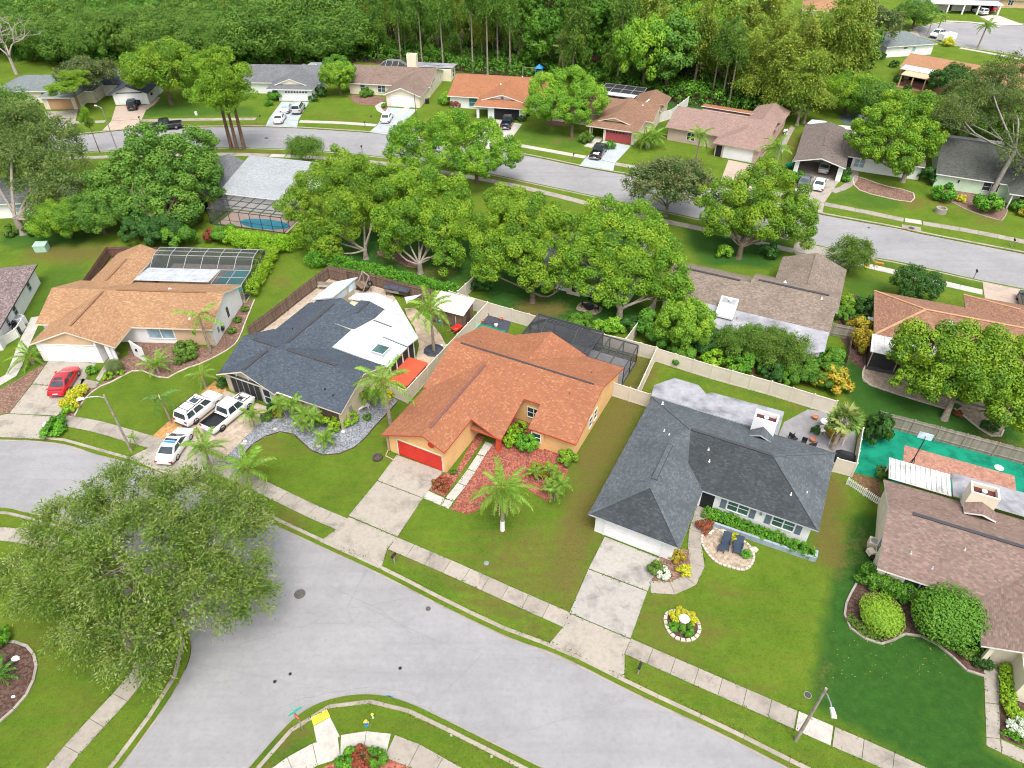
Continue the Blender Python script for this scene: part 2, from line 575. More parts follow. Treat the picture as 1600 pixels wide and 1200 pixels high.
M = {}
M['lawn'] = lawnmat('lawn_grass')
M['asphalt'] = asphaltmat('old_asphalt')
M['concrete'] = concretemat('concrete')
M['concrete_lt'] = concretemat('pale_concrete', (.42, .395, .355), .35, .12)
M['kerb'] = concretemat('kerb_concrete', (.315, .275, .23), .55, .3)
M['drive'] = concretemat('driveway_concrete', (.325, .293, .248), .75, .12)
M['drive_dirty'] = concretemat('stained_driveway_concrete', (.335, .315, .285), .85, .2)
M['drive_blue'] = concretemat('pale_painted_driveway', (.36, .395, .41), .3, .12)
M['drive_pink'] = concretemat('pinkish_driveway', (.40, .32, .26), .4, .12)
M['redmulch'] = gravelmat('red_mulch', [(.22, .065, .045), (.32, .105, .07), (.36, .15, .105), (.17, .05, .04)], 7.)
M['mulch'] = gravelmat('brown_mulch', [(.15, .085, .06), (.22, .13, .09), (.10, .06, .05), (.26, .17, .13)], 7.)
M['darkmulch'] = gravelmat('dark_mulch', [(.06, .035, .025), (.09, .05, .04), (.12, .075, .06)], 7.)
M['orangemulch'] = gravelmat('orange_pine_straw', [(.40, .22, .08), (.48, .28, .12), (.33, .17, .06)], 5.)
M['gravel'] = gravelmat('grey_gravel', [(.16, .17, .19), (.24, .25, .275), (.31, .32, .34), (.12, .13, .15)], 8.)
M['pebble'] = gravelmat('tan_pebbles', [(.34, .27, .20), (.40, .33, .25), (.25, .185, .13), (.29, .23, .18)], 5.)
M['flag'] = gravelmat('flagstone', [(.44, .34, .24), (.5, .4, .3), (.38, .29, .21)], 2.2, .3)
M['pavers'] = gravelmat('clay_pavers', [(.33, .17, .12), (.4, .22, .16), (.28, .14, .11)], 4.5, .3)
M['tanpavers'] = gravelmat('tan_pavers', [(.38, .31, .24), (.43, .36, .28), (.33, .26, .2)], 3.5, .3)
M['patio'] = concretemat('grey_patio', (.24, .23, .235), .5, 0)
M['teal'] = plain('green_turf_carpet', (.008, .21, .125), .9, 0, .26, .7, 6., .1)
M['dirt'] = gravelmat('bare_soil', [(.15, .085, .045), (.19, .12, .06), (.11, .065, .035)], 6.)
M['soil_dark'] = plain('dark_ground_sheet', (.055, .06, .08), .9, 0, .25, 2.)
M['white'] = plain('white_painted_wall', (.73, .73, .72), .7, 0, .04, .8, 20.)
M['cream'] = plain('cream_stucco', (.68, .61, .47), .85, 0, .06, .8, 20.)
M['beige'] = plain('beige_stucco', (.50, .42, .30), .85, 0, .07, .8, 20.)
M['tan'] = plain('tan_siding', (.55, .38, .24), .85, 0, .07, .8, 20.)
M['peach'] = plain('peach_stucco', (.72, .44, .19), .85, 0, .06, .7, 20.)
M['pink'] = plain('pinkish_stucco', (.50, .37, .32), .85, 0, .06, .7, 20.)
M['green_w'] = plain('pale_green_wall', (.52, .66, .48), .85, 0, .06, .7, 20.)
M['trim'] = plain('white_trim', (.70, .69, .66), .6, 0, .05, 1.2, 20.)
M['trim_grey'] = plain('grey_metal_trim', (.45, .47, .5), .5, 0, .08, 1.2, 20.)
M['trim_cream'] = plain('cream_trim', (.66, .59, .47), .6, 0, .05, 1.2, 20.)
M['trim_tan'] = plain('tan_trim', (.42, .3, .22), .6, 0, .05, 1.2, 20.)
M['trim_red'] = plain('red_trim', (.48, .07, .035), .6, 0, .06, 1.2, 20.)
M['trim_dark'] = plain('dark_trim', (.06, .06, .07), .6, 0, .06, 1.2, 20.)
M['reddoor'] = plain('red_door_paint', (.56, .035, .022), .5, 0, .06, 1.2, 20.)
M['whitedoor'] = plain('white_door_paint', (.74, .74, .74), .5, 0, .03, 1.2, 20.)
M['iron'] = plain('cast_iron', (.10, .095, .09), .8, 0, .2, 6.)
M['maroondark'] = plain('dark_red_lining', (.10, .025, .025), .6, 0, .2, 2.)
M['maroondoor'] = plain('maroon_door_paint', (.33, .06, .065), .5, 0, .05, 1.2, 20.)
M['tandoor'] = plain('tan_door_paint', (.46, .27, .15), .6, 0, .05, 1.2, 20.)
M['brown_w'] = plain('dark_brown_wall', (.085, .055, .04), .8, 0, .1, 1.2, 20.)
M['dark'] = plain('dark_opening', (.015, .015, .017), .8, 0, .1)
M['shutter'] = plain('slate_blue_shutter', (.115, .15, .20), .6, 0, .06)
M['bluewall'] = plain('blue_grey_block_wall', (.27, .32, .37), .8, 0, .08)
M['vinyl'] = plain('cream_vinyl', (.62, .55, .46), .5, 0, .05, .8, 15., .3, 0, .08)
M['vinyl_w'] = plain('white_vinyl', (.72, .70, .66), .5, 0, .05, .8, 15., .3, 0, .08)
M['membrane'] = plain('white_roof_membrane', (.48, .52, .545), .5, 0, .06, .5, 6.)
M['membrane_grey'] = plain('stained_grey_membrane', (.30, .30, .325), .6, 0, .26, .55, 3.)
M['corr'] = plain('white_corrugated_panel', (.58, .58, .56), .5, 0, .24, .9, 5.)
M['corr_grey'] = plain('grey_patio_roof_panel', (.40, .42, .45), .5, 0, .14, 1.2, 6.)
M['metal'] = plain('grey_metal', (.38, .39, .40), .4, .6, .08)
M['alu'] = plain('pale_aluminium_beam', (.30, .30, .30), .5, 0, .06)
M['bronze'] = plain('dark_bronze_beam', (.05, .054, .06), .5, 0, .06)
M['black'] = plain('black_plastic', (.02, .02, .022), .5, 0, .1)
M['blacksoft'] = plain('black_cover', (.022, .024, .028), .6, 0, .15)
M['navy'] = plain('navy_fabric', (.03, .045, .07), .8, 0, .1)
M['yellow'] = plain('yellow_plastic', (.75, .48, .04), .5, 0, .06)
M['blue'] = plain('blue_paint', (.02, .20, .55), .5, 0, .06)
M['greenp'] = plain('green_sign_paint', (.05, .42, .28), .5, 0, .03)
M['greenbox'] = plain('pale_green_metal', (.33, .50, .38), .6, 0, .05)
M['orangewood'] = boardmat('orange_cedar', [(.52, .19, .03), (.60, .24, .05), (.45, .15, .02)], .12)
M['redcover'] = plain('red_vinyl_cover', (.50, .085, .04), .55, 0, .08)
M['wood_grey'] = boardmat('grey_weathered_wood', [(.26, .23, .19), (.33, .29, .245), (.21, .18, .15), (.29, .25, .2)], .15)
M['wood_brown'] = boardmat('brown_fence_wood', [(.16, .105, .075), (.21, .14, .10), (.13, .085, .065)], .15)
M['wood_red'] = boardmat('red_brown_fence_wood', [(.145, .07, .05), (.19, .095, .07), (.12, .06, .045)], .15)
M['wood_pole'] = plain('grey_wood_pole', (.30, .26, .21), .9, 0, .2, 2., 20.)
M['terracotta'] = plain('terracotta', (.42, .17, .09), .8, 0, .1)
M['stone'] = plain('pale_stone', (.52, .46, .38), .9, 0, .15, 3., 12., .2, .3, .3)
M['whitestone'] = plain('white_stone', (.72, .70, .66), .8, 0, .08, 3.)
M['glass'] = glass('window_glass')
M['glass_blue'] = glass('blue_reflecting_glass', (.16, .24, .28))
M['glass_green'] = glass('green_window_glass', (.03, .075, .065))
M['glass_sky'] = glass('sky_lit_glazing', (.40, .50, .58), .15)
M['scr'] = screen('dark_insect_screen', (.030, .033, .038), .56)
M['scr_l'] = screen('thin_insect_screen', (.05, .055, .06), .32)
M['scr_dense'] = screen('dense_screen', (.02, .021, .023), .85)
M['pool'] = watermat('pool_water', (.03, .36, .38))
M['pool_b'] = watermat('blue_pool_water', (.01, .25, .36))
M['pond'] = watermat('pond_water', (.10, .13, .15))
M['bark'] = plain('grey_brown_bark', (.15, .115, .085), .95, 0, .25, 3., 14., .1, .5)
M['bark_lt'] = plain('pale_bark', (.26, .22, .18), .95, 0, .22, 3., 14., .1, .4)
M['bark_pale'] = plain('pale_grey_bark', (.24, .22, .19), .95, 0, .22, 3., 14., .1, .4)
M['bark_pine'] = plain('pine_bark', (.20, .12, .085), .95, 0, .25, 3., 14., .1, .5)
M['bark_palm'] = plain('palm_trunk', (.30, .25, .20), .95, 0, .22, 4., 18., .1, .5)
M['bark_dead'] = plain('dead_bark', (.40, .34, .31), .95, 0, .12, 3., 14., .1)
M['boot'] = plain('orange_palm_boots', (.42, .23, .09), .9, 0, .25, 4., 14.)

# ================================================================== THE SETTING: ground, streets, pavements, drives
NR_N = [(-300, 705), (-120, 690), (0, 686), (92, 692), (150, 709), (185, 718), (250, 738), (340, 775), (415, 812), (500, 852), (595, 896), (700, 950), (800, 997), (875, 1024), (1000, 1086), (1130, 1147), (1235, 1200), (1400, 1280), (1560, 1355)]
NR_SE = [(1200, 1385), (1000, 1277), (850, 1202), (800, 1177), (700, 1127), (645, 1101), (600, 1087), (550, 1086), (500, 1098), (457, 1125), (400, 1187), (340, 1262), (280, 1345)]
NR_SW = [(60, 1350), (118, 1280), (185, 1200), (237, 1130), (272, 1078), (297, 1022), (290, 980), (255, 925), (195, 868), (120, 822), (37, 800), (0, 793), (-120, 788), (-300, 792)]
FR_N = [(-200, 225), (-60, 214), (60, 211), (125, 210), (215, 201), (287, 199), (400, 198), (465, 200), (575, 207), (640, 214), (740, 229), (830, 244), (907, 260), (980, 273), (1080, 291), (1180, 312), (1285, 335), (1400, 356), (1445, 366), (1600, 396), (1900, 455)]
FR_S = [(1900, 515), (1600, 451), (1525, 436), (1412, 410), (1350, 399), (1270, 381), (1232, 372), (1095, 342), (972, 315), (832, 285), (720, 262), (600, 245), (510, 236), (462, 233), (400, 231), (350, 230), (175, 235), (130, 237), (60, 240), (-60, 243), (-200, 248)]
TR = [(1425, 47), (1472, 36), (1530, 36), (1600, 38), (1800, 44), (1800, 130), (1600, 88), (1550, 79), (1495, 71), (1450, 60)]

e_nn = smooth(GL(NR_N), 6)
e_se = smooth(GL(NR_SE), 6)
e_sw = smooth(GL(NR_SW), 6)
e_fn = smooth(GL(FR_N), 5)
e_fs = smooth(GL(FR_S), 5)
e_tr = smooth(GL(TR), 4, True)
near_loop = e_nn + e_se + e_sw
far_loop = e_fn + e_fs
ROADS = [near_loop, far_loop, e_tr]

def inside(poly, P):
 """even-odd test, P is an (n,2) array"""
 x, y = P[:, 0], P[:, 1]
 r = np.zeros(len(P), bool)
 n = len(poly)
 for i in range(n):
  x0, y0 = poly[i - 1]
  x1, y1 = poly[i]
  if y0 == y1:
   continue
  c = ((y0 > y) != (y1 > y)) & (x < (x1 - x0) * (y - y0) / (y1 - y0) + x0)
  r ^= c
 return r

def seg_dist(poly, P, closed=False):
 d = np.full(len(P), 1e9)
 n = len(poly)
 for i in range(0 if closed else 1, n):
  a = np.array(poly[i - 1], float)
  b = np.array(poly[i], float)
  ab = b - a
  t = np.clip(((P - a) @ ab) / max(1e-9, ab @ ab), 0, 1)
  d = np.minimum(d, np.linalg.norm(P - (a + t[:, None] * ab), axis=1))
 return d

# lawns: where the turf is thin and straw-coloured (stroke of photograph points, half-width in metres, amount) and where it is deep green
DRY = [([(985, 620), (930, 730), (905, 830), (880, 900)], 2.4, .8), ([(960, 640), (915, 720)], 1.6, .7), ([(820, 840), (760, 860), (840, 915), (880, 930)], 3.2, .45),
       ([(775, 838)], .7, .8), ([(893, 852)], .6, .7), ([(815, 838)], .6, .5), ([(1295, 760), (1290, 830), (1300, 870)], 1.7, .85), ([(1345, 860), (1350, 830)], 1.2, .35),
       ([(990, 560), (965, 595)], 2.6, .95), ([(1010, 590), (1015, 575)], 1.2, .6), ([(600, 700), (640, 690)], 2., .25), ([(545, 780), (600, 700), (625, 650)], 2.5, .3),
       ([(420, 690), (470, 700)], 1.6, .45), ([(500, 800), (470, 815), (430, 795)], 1.0, .45), ([(610, 860), (700, 905), (860, 990)], .9, .5), ([(985, 1040), (1200, 1140)], .9, .2),
       ([(1035, 930), (1010, 980), (1060, 1020), (1110, 975)], 2.2, .4), ([(1125, 925), (1140, 935)], 1.5, .35), ([(1000, 1000), (1200, 1085)], 1., .35), ([(1285, 1085), (1297, 985)], .5, .35),
       ([(60, 395), (130, 400), (150, 395)], 2.6, .8), ([(440, 440), (450, 450)], 1.5, .45), ([(400, 510), (500, 440)], 1.2, .2), ([(20, 1060), (120, 1000), (180, 1060), (60, 1160)], 3., .28), ([(60, 1000), (150, 1010)], 2.5, .4),
       ([(420, 1190), (450, 1150), (470, 1140)], .8, .6), ([(640, 1120), (730, 1160), (800, 1200)], 1.1, .35), ([(560, 1140), (520, 1130)], 1.2, .2), ([(1080, 1120), (1300, 1220)], .8, .25),
       ([(1430, 312), (1425, 325)], 1.5, .85), ([(1400, 380), (1500, 400)], 1.2, .2), ([(1470, 320), (1560, 350)], 2.5, .45), ([(1335, 330), (1400, 345)], 1, .3), ([(490, 180), (560, 187)], 1.3, .5), ([(460, 190), (590, 200)], .9, .4),
       ([(700, 205), (690, 185), (715, 195)], 2., .5), ([(890, 215), (870, 220)], .8, .7), ([(290, 194), (320, 194), (400, 196)], 1., .7), ([(350, 237), (420, 238), (460, 238)], 1., .75), ([(150, 243), (300, 240)], 1., .4),
       ([(400, 255), (350, 290), (370, 275)], 2.5, .3), ([(830, 240), (905, 255)], 1.2, .3), ([(1240, 250), (1215, 290), (1245, 215)], 2., .5), ([(1225, 205), (1230, 225)], 1.5, .8), ([(1440, 110), (1400, 130)], 3., .35), ([(1480, 30), (1530, 32)], 2.5, .5),
       ([(1560, 22), (1600, 25)], 1.5, .4), ([(985, 345), (975, 520)], .1, 0), ([(845, 485), (870, 480), (825, 480)], 2.2, .7), ([(690, 520), (720, 540), (705, 560)], 1.5, .35), ([(1040, 600), (1150, 610)], 1., .25), ([(1180, 625), (1250, 640)], .9, .4),
       ([(680, 430), (700, 425)], 2., .6), ([(580, 430), (600, 420)], 1., .3), ([(590, 398), (640, 415), (670, 425)], 1.5, .5), ([(770, 270), (830, 290), (760, 300)], 2.5, .4), ([(270, 590), (290, 600)], 2., .1), ([(1350, 655), (1600, 720)], .5, .4), ([(1540, 680), (1600, 705)], 1.3, .5), ([(1330, 800), (1320, 850)], 1., .3)]
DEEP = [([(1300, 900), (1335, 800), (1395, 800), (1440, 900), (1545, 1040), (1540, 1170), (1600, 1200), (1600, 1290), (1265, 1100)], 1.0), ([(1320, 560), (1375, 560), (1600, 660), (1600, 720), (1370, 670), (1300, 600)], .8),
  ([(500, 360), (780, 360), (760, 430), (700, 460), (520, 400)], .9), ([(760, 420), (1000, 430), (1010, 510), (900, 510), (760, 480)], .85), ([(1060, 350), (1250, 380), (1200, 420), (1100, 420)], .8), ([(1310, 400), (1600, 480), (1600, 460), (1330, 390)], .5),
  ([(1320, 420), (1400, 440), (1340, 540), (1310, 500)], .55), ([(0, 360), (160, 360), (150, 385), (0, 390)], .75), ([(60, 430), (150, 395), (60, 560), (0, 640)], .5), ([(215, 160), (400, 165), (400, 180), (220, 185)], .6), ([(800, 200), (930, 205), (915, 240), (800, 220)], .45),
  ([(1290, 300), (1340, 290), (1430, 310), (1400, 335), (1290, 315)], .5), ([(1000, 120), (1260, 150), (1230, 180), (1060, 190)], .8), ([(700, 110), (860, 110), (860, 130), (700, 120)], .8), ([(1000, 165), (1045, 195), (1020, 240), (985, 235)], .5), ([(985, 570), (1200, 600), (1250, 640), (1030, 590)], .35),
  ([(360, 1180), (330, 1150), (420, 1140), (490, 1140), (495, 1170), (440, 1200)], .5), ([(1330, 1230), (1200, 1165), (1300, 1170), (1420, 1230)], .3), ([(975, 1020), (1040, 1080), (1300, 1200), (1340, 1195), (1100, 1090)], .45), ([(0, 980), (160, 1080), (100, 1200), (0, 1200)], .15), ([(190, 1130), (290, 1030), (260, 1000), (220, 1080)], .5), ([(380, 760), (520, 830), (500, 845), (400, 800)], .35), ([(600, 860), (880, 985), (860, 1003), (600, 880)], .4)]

def lawn_attrs(P):
 dry = np.zeros(len(P))
 for pts, w, a in DRY:
  if a <= 0: continue
  q = GL(pts)
  d = seg_dist(q, P) if len(q) > 1 else np.linalg.norm(P - np.array(q[0]), axis=1)
  dry = np.maximum(dry, min(1.25, a * 1.75) * np.exp(-(d / (w * 1.1)) ** 2))
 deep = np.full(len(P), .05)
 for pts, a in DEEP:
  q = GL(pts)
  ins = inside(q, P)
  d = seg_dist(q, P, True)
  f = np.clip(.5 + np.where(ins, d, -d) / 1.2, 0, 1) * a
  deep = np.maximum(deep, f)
 return dry, deep

def build_lawn():
 vs, edges = [], []
 for lp in ROADS:
  b = len(vs)
  vs += [Vector(p) for p in lp]
  edges += [(b + i, b + (i + 1) % len(lp)) for i in range(len(lp))]
 rg = np.random.RandomState(3)
 pts = []
 def gridpts(x0, x1, y0, y1, s):
  X, Y = np.meshgrid(np.arange(x0, x1, s), np.arange(y0, y1, s))
  P = np.stack([X.ravel(), Y.ravel()], 1)
  return P + rg.uniform(-.3, .3, P.shape) * s
 pts.append(gridpts(-60, 60, 14, 75, 1.0))
 pts.append(gridpts(-130, 110, 75, 185, 2.2))
 pts.append(np.array([(x, y) for x in (-900, -500, -250, 0, 250, 500, 900) for y in (-300, -60, 260, 500, 1000, 1500)], float))
 P = np.concatenate(pts)
 keep = np.ones(len(P), bool)
 for lp in ROADS:
  keep &= ~inside(lp, P)
  keep &= seg_dist(lp, P, True) > .45
 vs += [Vector(p) for p in P[keep]]
 r = geometry.delaunay_2d_cdt(vs, edges, [], 0, 1e-4)
 V = np.array([(v.x, v.y) for v in r[0]])
 F = np.array([tuple(f) for f in r[2]])
 cen = V[F].mean(1)
 ok = np.ones(len(F), bool)
 for lp in ROADS:
  ok &= ~inside(lp, cen)
 F = F[ok]
 me = bpy.data.meshes.new("lawn")
 me.from_pydata(np.column_stack([V, np.zeros(len(V))]).tolist(), [], F.tolist())
 dry, deep = lawn_attrs(V)
 for nm, a in (('dry', dry), ('deep', deep)):
  at_ = me.attributes.new(nm, 'FLOAT', 'POINT')
  at_.data.foreach_set('value', a.astype(np.float32))
 me.materials.append(M['lawn'])
 o = inst(me, "lawn")
 o['kind'] = 'structure'
 return o
build_lawn()

def sheet(name, loop, z, mat):
 mb = MB()
 tris = geometry.tessellate_polygon([[Vector((p[0], p[1], 0)) for p in loop]])
 mb.add([(p[0], p[1], z) for p in loop], [tuple(t) for t in tris])
 o = struct(name, mb, mat)
 me = o.data
 # face up
 import bmesh
 bm = bmesh.new(); bm.from_mesh(me)
 for f in bm.faces:
  if f.normal.z < 0: f.normal_flip()
 bm.to_mesh(me); bm.free()
 return o
sheet("street", near_loop, -.10, M['asphalt'])
sheet("street", far_loop, -.10, M['asphalt'])
sheet("street", e_tr, -.10, M['asphalt'])

def resample(pts, step):
 P = np.array(pts, float)
 d = np.r_[0, np.cumsum(np.linalg.norm(np.diff(P, axis=0), axis=1))]
 n = max(1, int(round(d[-1] / step)))
 s = np.linspace(0, d[-1], n + 1)
 return np.stack([np.interp(s, d, P[:, 0]), np.interp(s, d, P[:, 1])], 1)

def normals(P):
 T = np.gradient(P, axis=0)
 T /= np.linalg.norm(T, axis=1)[:, None]
 return np.stack([-T[:, 1], T[:, 0]], 1)

def ribbon_pieces(root, name, pts, w, step, gap, z0, z1, mat, side=0., profile=None, label=None, lim=None):
 """a row of separate slabs along a line; side shifts the ribbon to its left"""
 P = resample(pts, step)
 fine = 3
 for i in range(len(P) - 1):
  a, b = P[i], P[i + 1]
  if lim is not None and not lim((a + b) / 2): continue
  L = np.linalg.norm(b - a)
  # keep the curve inside a piece
  Nn = normals(P)
  na, nb = Nn[i], Nn[i + 1]
  t = (b - a) / L
  a2, b2 = a + t * gap / 2, b - t * gap / 2
  mb = MB()
  if profile is None:
   lo, hi = side - w / 2, side + w / 2
   q = [a2 + na * lo, b2 + nb * lo, b2 + nb * hi, a2 + na * hi]
   mb.prism([tuple(x) for x in q], z0, z1)
  else:
   vs = []
   for p, n in ((a2, na), (b2, nb)):
    for o_, z in profile:
     vs.append((p[0] + n[0] * o_, p[1] + n[1] * o_, z))
   k = len(profile)
   fs = [(j, j + 1, k + j + 1, k + j) for j in range(k - 1)] + [tuple(range(k)), tuple(range(2 * k - 1, k - 1, -1))]
   mb.add(vs, fs)
  mb.build(name, mat, root)

# rolled kerbs: cast pieces with joints
KP = [(-.12, -.14), (-.12, -.09), (.26, -.07), (.38, .03), (.62, .05), (.68, -.10)]
def inframe(p):
 return -75 < p[0] < 60 and p[1] > 9
kr = struct_root("kerb")
for e in (e_nn, e_se, e_sw):
 ribbon_pieces(kr, "kerb_stone", e, 0, 3.0, .03, 0, 0, M['kerb'], profile=KP, lim=inframe)
kr2 = struct_root("kerb")
def inframe2(p):
 return -120 < p[0] < 105
for e in (e_fn, e_fs):
 ribbon_pieces(kr2, "kerb_stone", e, 0, 4.0, .04, 0, 0, M['kerb'], profile=KP, lim=inframe2)
kr3 = struct_root("kerb")
ribbon_pieces(kr3, "kerb_stone", e_tr + [e_tr[0]], 0, 5.0, .04, 0, 0, M['concrete_lt'], profile=KP, lim=lambda p: p[0] < 190)

EDGES = [(e_nn, .70), (e_se, .70), (e_sw, .70)]
# pavements
def walk(pxpts, w=1.35, step=1.5, mat='concrete', z=.05, gap=.032, ease=5, root=None, name="sidewalk"):
 r = root or struct_root(name)
 q_ = smooth(GL(pxpts), ease)
 EDGES.extend([(q_, w / 2), (q_, -w / 2)])
 ribbon_pieces(r, "slab", smooth(GL(pxpts), ease), w, step, gap, -.05, z, M[mat])
 return r
walk([(97, 657), (145, 665), (205, 682), (250, 695)], 1.5, 1.9)
walk([(330, 728), (370, 742), (407, 760), (490, 800), (537, 820)], 1.4, 1.8)
walk([(613, 849), (700, 886), (800, 931), (886, 969)], 1.35, 1.75)
sw = walk([(981, 1010), (1090, 1058), (1200, 1106), (1243, 1125)], 1.35, 1.75)
walk([(1245, 1126), (1300, 1150)], 1.4, 1.75, 'concrete_lt', .052, root=sw)
walk([(1302, 1151), (1380, 1185), (1480, 1232), (1600, 1290)], 1.4, 2.0, root=sw)
cw = walk([(420, 1225), (450, 1203), (487, 1181), (530, 1167)], 1.5, 1.7, 'concrete_lt')
walk([(532, 1167), (570, 1161), (607, 1165)], 1.5, 1.9, 'concrete_lt', root=cw)
walk([(609, 1166), (640, 1177), (665, 1191), (720, 1222)], 1.5, 1.8, root=cw)
walk([(35, 1268), (60, 1237), (95, 1194), (128, 1154), (165, 1115), (207, 1068), (228, 1035), (225, 985), (190, 925), (120, 868), (60, 843), (0, 834), (-80, 830)], 1.35, 1.9)
walk([(60, 195), (110, 192), (165, 190)], 1.3, 3); walk([(217, 189), (300, 187), (400, 186)], 1.4, 3.)
walk([(468, 190), (530, 192), (588, 196)], 1.3, 3, 'concrete_lt')
walk([(640, 202), (740, 214), (810, 227), (915, 246)], 1.3, 3, 'concrete_lt')
walk([(961, 256), (983, 260), (1060, 275), (1120, 288)], 1.3, 3); walk([(1205, 301), (1250, 311)], 1.3, 3)
walk([(1288, 319), (1350, 331), (1412, 344)], 1.35, 2.5); walk([(1414, 344), (1440, 348)], 1.35, 3, 'concrete_lt'); walk([(1442, 349), (1520, 362), (1600, 378), (1750, 410)], 1.35, 2.5)
walk([(60, 250), (150, 246), (250, 243), (350, 241), (420, 243)], 1.3, 3.); walk([(422, 243), (445, 244)], 1.3, 3, 'concrete_lt'); walk([(447, 244), (530, 249), (620, 258), (720, 274), (830, 296), (960, 329), (1040, 346), (1110, 361), (1207, 385), (1240, 392)], 1.35, 3)
walk([(1335, 411), (1392, 424), (1452, 438), (1535, 457)], 1.35, 2.5, 'concrete_lt')
walk([(1475, 33), (1520, 35), (1562, 42)], 1.4, 4, 'concrete_lt'); walk([(1500, 75), (1550, 84), (1600, 94)], 1.4, 4, 'concrete_lt')
walk([(-30, 9), (0, 8), (26, 4)], 5., 9, 'concrete')

# drives: separate cast slabs
def pad(name, px, mat, z=.04, root=None, part=None, world=False):
 mb = MB().prism(px if world else GL(px), -.06, z)
 if root:
  return mb.build(part or 'slab', M[mat] if isinstance(mat, str) else mat, root)
 return struct(name, mb, M[mat])

def drive(name, polys):
 r = struct_root(name)
 for px, mat in polys:
  q_ = GL(px)
  if q_[0][1] < 75: EDGES.append((q_ + [q_[0]], 0))
  pad(None, px, mat, .04, r)
 return r
drive("driveway", [([(620, 711), (692, 737), (661, 778), (590, 751)], 'drive'), ([(589.5, 752), (660.5, 779), (621, 838.5), (545, 806)], 'drive'), ([(545, 808), (620.5, 840), (605, 857), (595, 889.5), (500, 846.5), (529, 825)], 'drive')])
drive("driveway", [([(945, 839), (1031, 873), (1012, 923.5), (920, 888.5)], 'drive_dirty'), ([(919.5, 890), (1011, 925), (985, 998), (890, 957.5)], 'drive_dirty'), ([(889.5, 959), (985, 999.5), (976, 1021), (975.5, 1059), (858, 1006.5), (882, 978)], 'drive')])
drive("driveway", [([(77, 563), (151, 568), (124, 606), (51, 600)], 'drive'), ([(50.5, 601), (123.5, 607), (90, 650), (15, 646)], 'drive'), ([(14.5, 647), (90, 651.5), (80, 662), (70, 686.5), (-12, 682.5), (-4, 650)], 'drive')])
drive("driveway", [([(352, 610), (427, 640), (350, 717), (292, 690), (290, 662)], 'tanpavers'), ([(290, 691), (349, 718), (300, 757), (200, 716), (232, 700), (258, 690)], 'drive')])
drive("driveway", [([(181, 166), (232, 164), (222, 186), (174, 189)], 'drive_pink'), ([(174, 189.5), (222, 186.5), (215, 200.5), (160, 204)], 'drive_pink')])
drive("driveway", [([(70, 175), (122, 172), (118, 190), (80, 193)], 'drive'), ([(80, 193.5), (118, 190.5), (112, 209), (72, 209)], 'drive')])
drive("driveway", [([(440, 159), (483, 159.5), (466, 188), (420, 186)], 'drive_blue'), ([(420, 186.5), (466, 188.5), (464, 199.5), (415, 197.5)], 'drive_blue')])
drive("driveway", [([(606, 168), (652, 171), (626, 197), (590, 195)], 'drive_blue'), ([(590, 195.5), (626, 197.5), (610, 211), (577, 206.5)], 'drive_blue')])
drive("driveway", [([(770, 186), (816, 194), (795, 222), (745, 212)], 'concrete_lt'), ([(745, 212.5), (795, 222.5), (785, 237), (730, 227)], 'concrete_lt')])
drive("driveway", [([(943, 220), (986, 228), (961, 255), (917, 245)], 'drive_blue'), ([(916.5, 245.5), (961, 255.5), (958, 267.5), (905, 259)], 'drive_blue')])
drive("driveway", [([(1138, 250), (1196, 262), (1200, 300), (1125, 286)], 'drive_pink'), ([(1125, 286.5), (1200, 300.5), (1195, 314), (1110, 297)], 'drive')])
drive("driveway", [([(1247, 270), (1312, 282), (1288, 317), (1240, 309)], 'drive'), ([(1240, 309.5), (1288, 317.5), (1285, 333.5), (1232, 322.5)], 'drive')])
drive("driveway", [([(1535, 440), (1620, 458), (1640, 490), (1539, 470)], 'drive_pink'), ([(1539, 470.5), (1640, 490.5), (1650, 520), (1560, 500)], 'drive')])
drive("driveway", [([(1243, 377), (1310, 392), (1335, 410), (1238, 393)], 'drive'), ([(1240, 394), (1335, 411), (1300, 420), (1260, 420)], 'drive')])
drive("driveway", [([(1552, 23), (1562, 25), (1600, 39), (1560, 40), (1530, 26)], 'concrete_lt')])
drive("driveway", [([(1415, 52), (1432, 47), (1440, 62), (1420, 62)], 'drive_pink')])
# garden paths
drive("garden_path", [([(669, 767), (695, 779), (689, 790), (661.5, 778.5)], 'concrete_lt'), ([(695.5, 780), (708.5, 784), (701, 795.5), (689.5, 790)], 'concrete_lt'), ([(696, 778.5), (715, 755), (727.5, 760), (709, 783)], 'concrete_lt'), ([(715.5, 754), (730.5, 734), (742.5, 738), (728, 759)], 'concrete_lt'), ([(731, 733), (745.5, 711), (756.5, 714), (743, 737)], 'concrete_lt'), ([(746, 710), (759, 690), (770, 695), (757, 713)], 'concrete_lt')])
walk([(1102, 786), (1096, 803), (1088, 828), (1085, 850), (1090, 878), (1084, 900), (1066, 916), (1040, 920), (1016, 917)], 1.15, 1.7, 'concrete', .045, name="garden_path")
drive("garden_path", [([(1545, 1012), (1563, 1012), (1561, 1044), (1537, 1044)], 'concrete'), ([(1537, 1045), (1561, 1045), (1561, 1100), (1539, 1098)], 'concrete'), ([(1539, 1099), (1561, 1101), (1562, 1154), (1541, 1152)], 'concrete'), ([(1541, 1153), (1562, 1155), (1564, 1176), (1541, 1165)], 'concrete'), ([(1564, 1156), (1640, 1190), (1640, 1212), (1565, 1177)], 'concrete')])
drive("garden_path", [([(124, 608), (150, 606), (155, 597), (128, 592)], 'concrete'), ([(150, 592), (155, 596), (188, 552), (178, 548)], 'concrete')])
walk([(58, 495), (46, 520), (35, 545), (26, 570), (16, 588), (-6, 600)], 1.3, 1.8, 'concrete_lt', name="garden_path")
walk([(638, 166), (622, 180), (598, 176), (590, 165), (600, 160)], 1.2, 3, 'concrete_lt', name="garden_path")
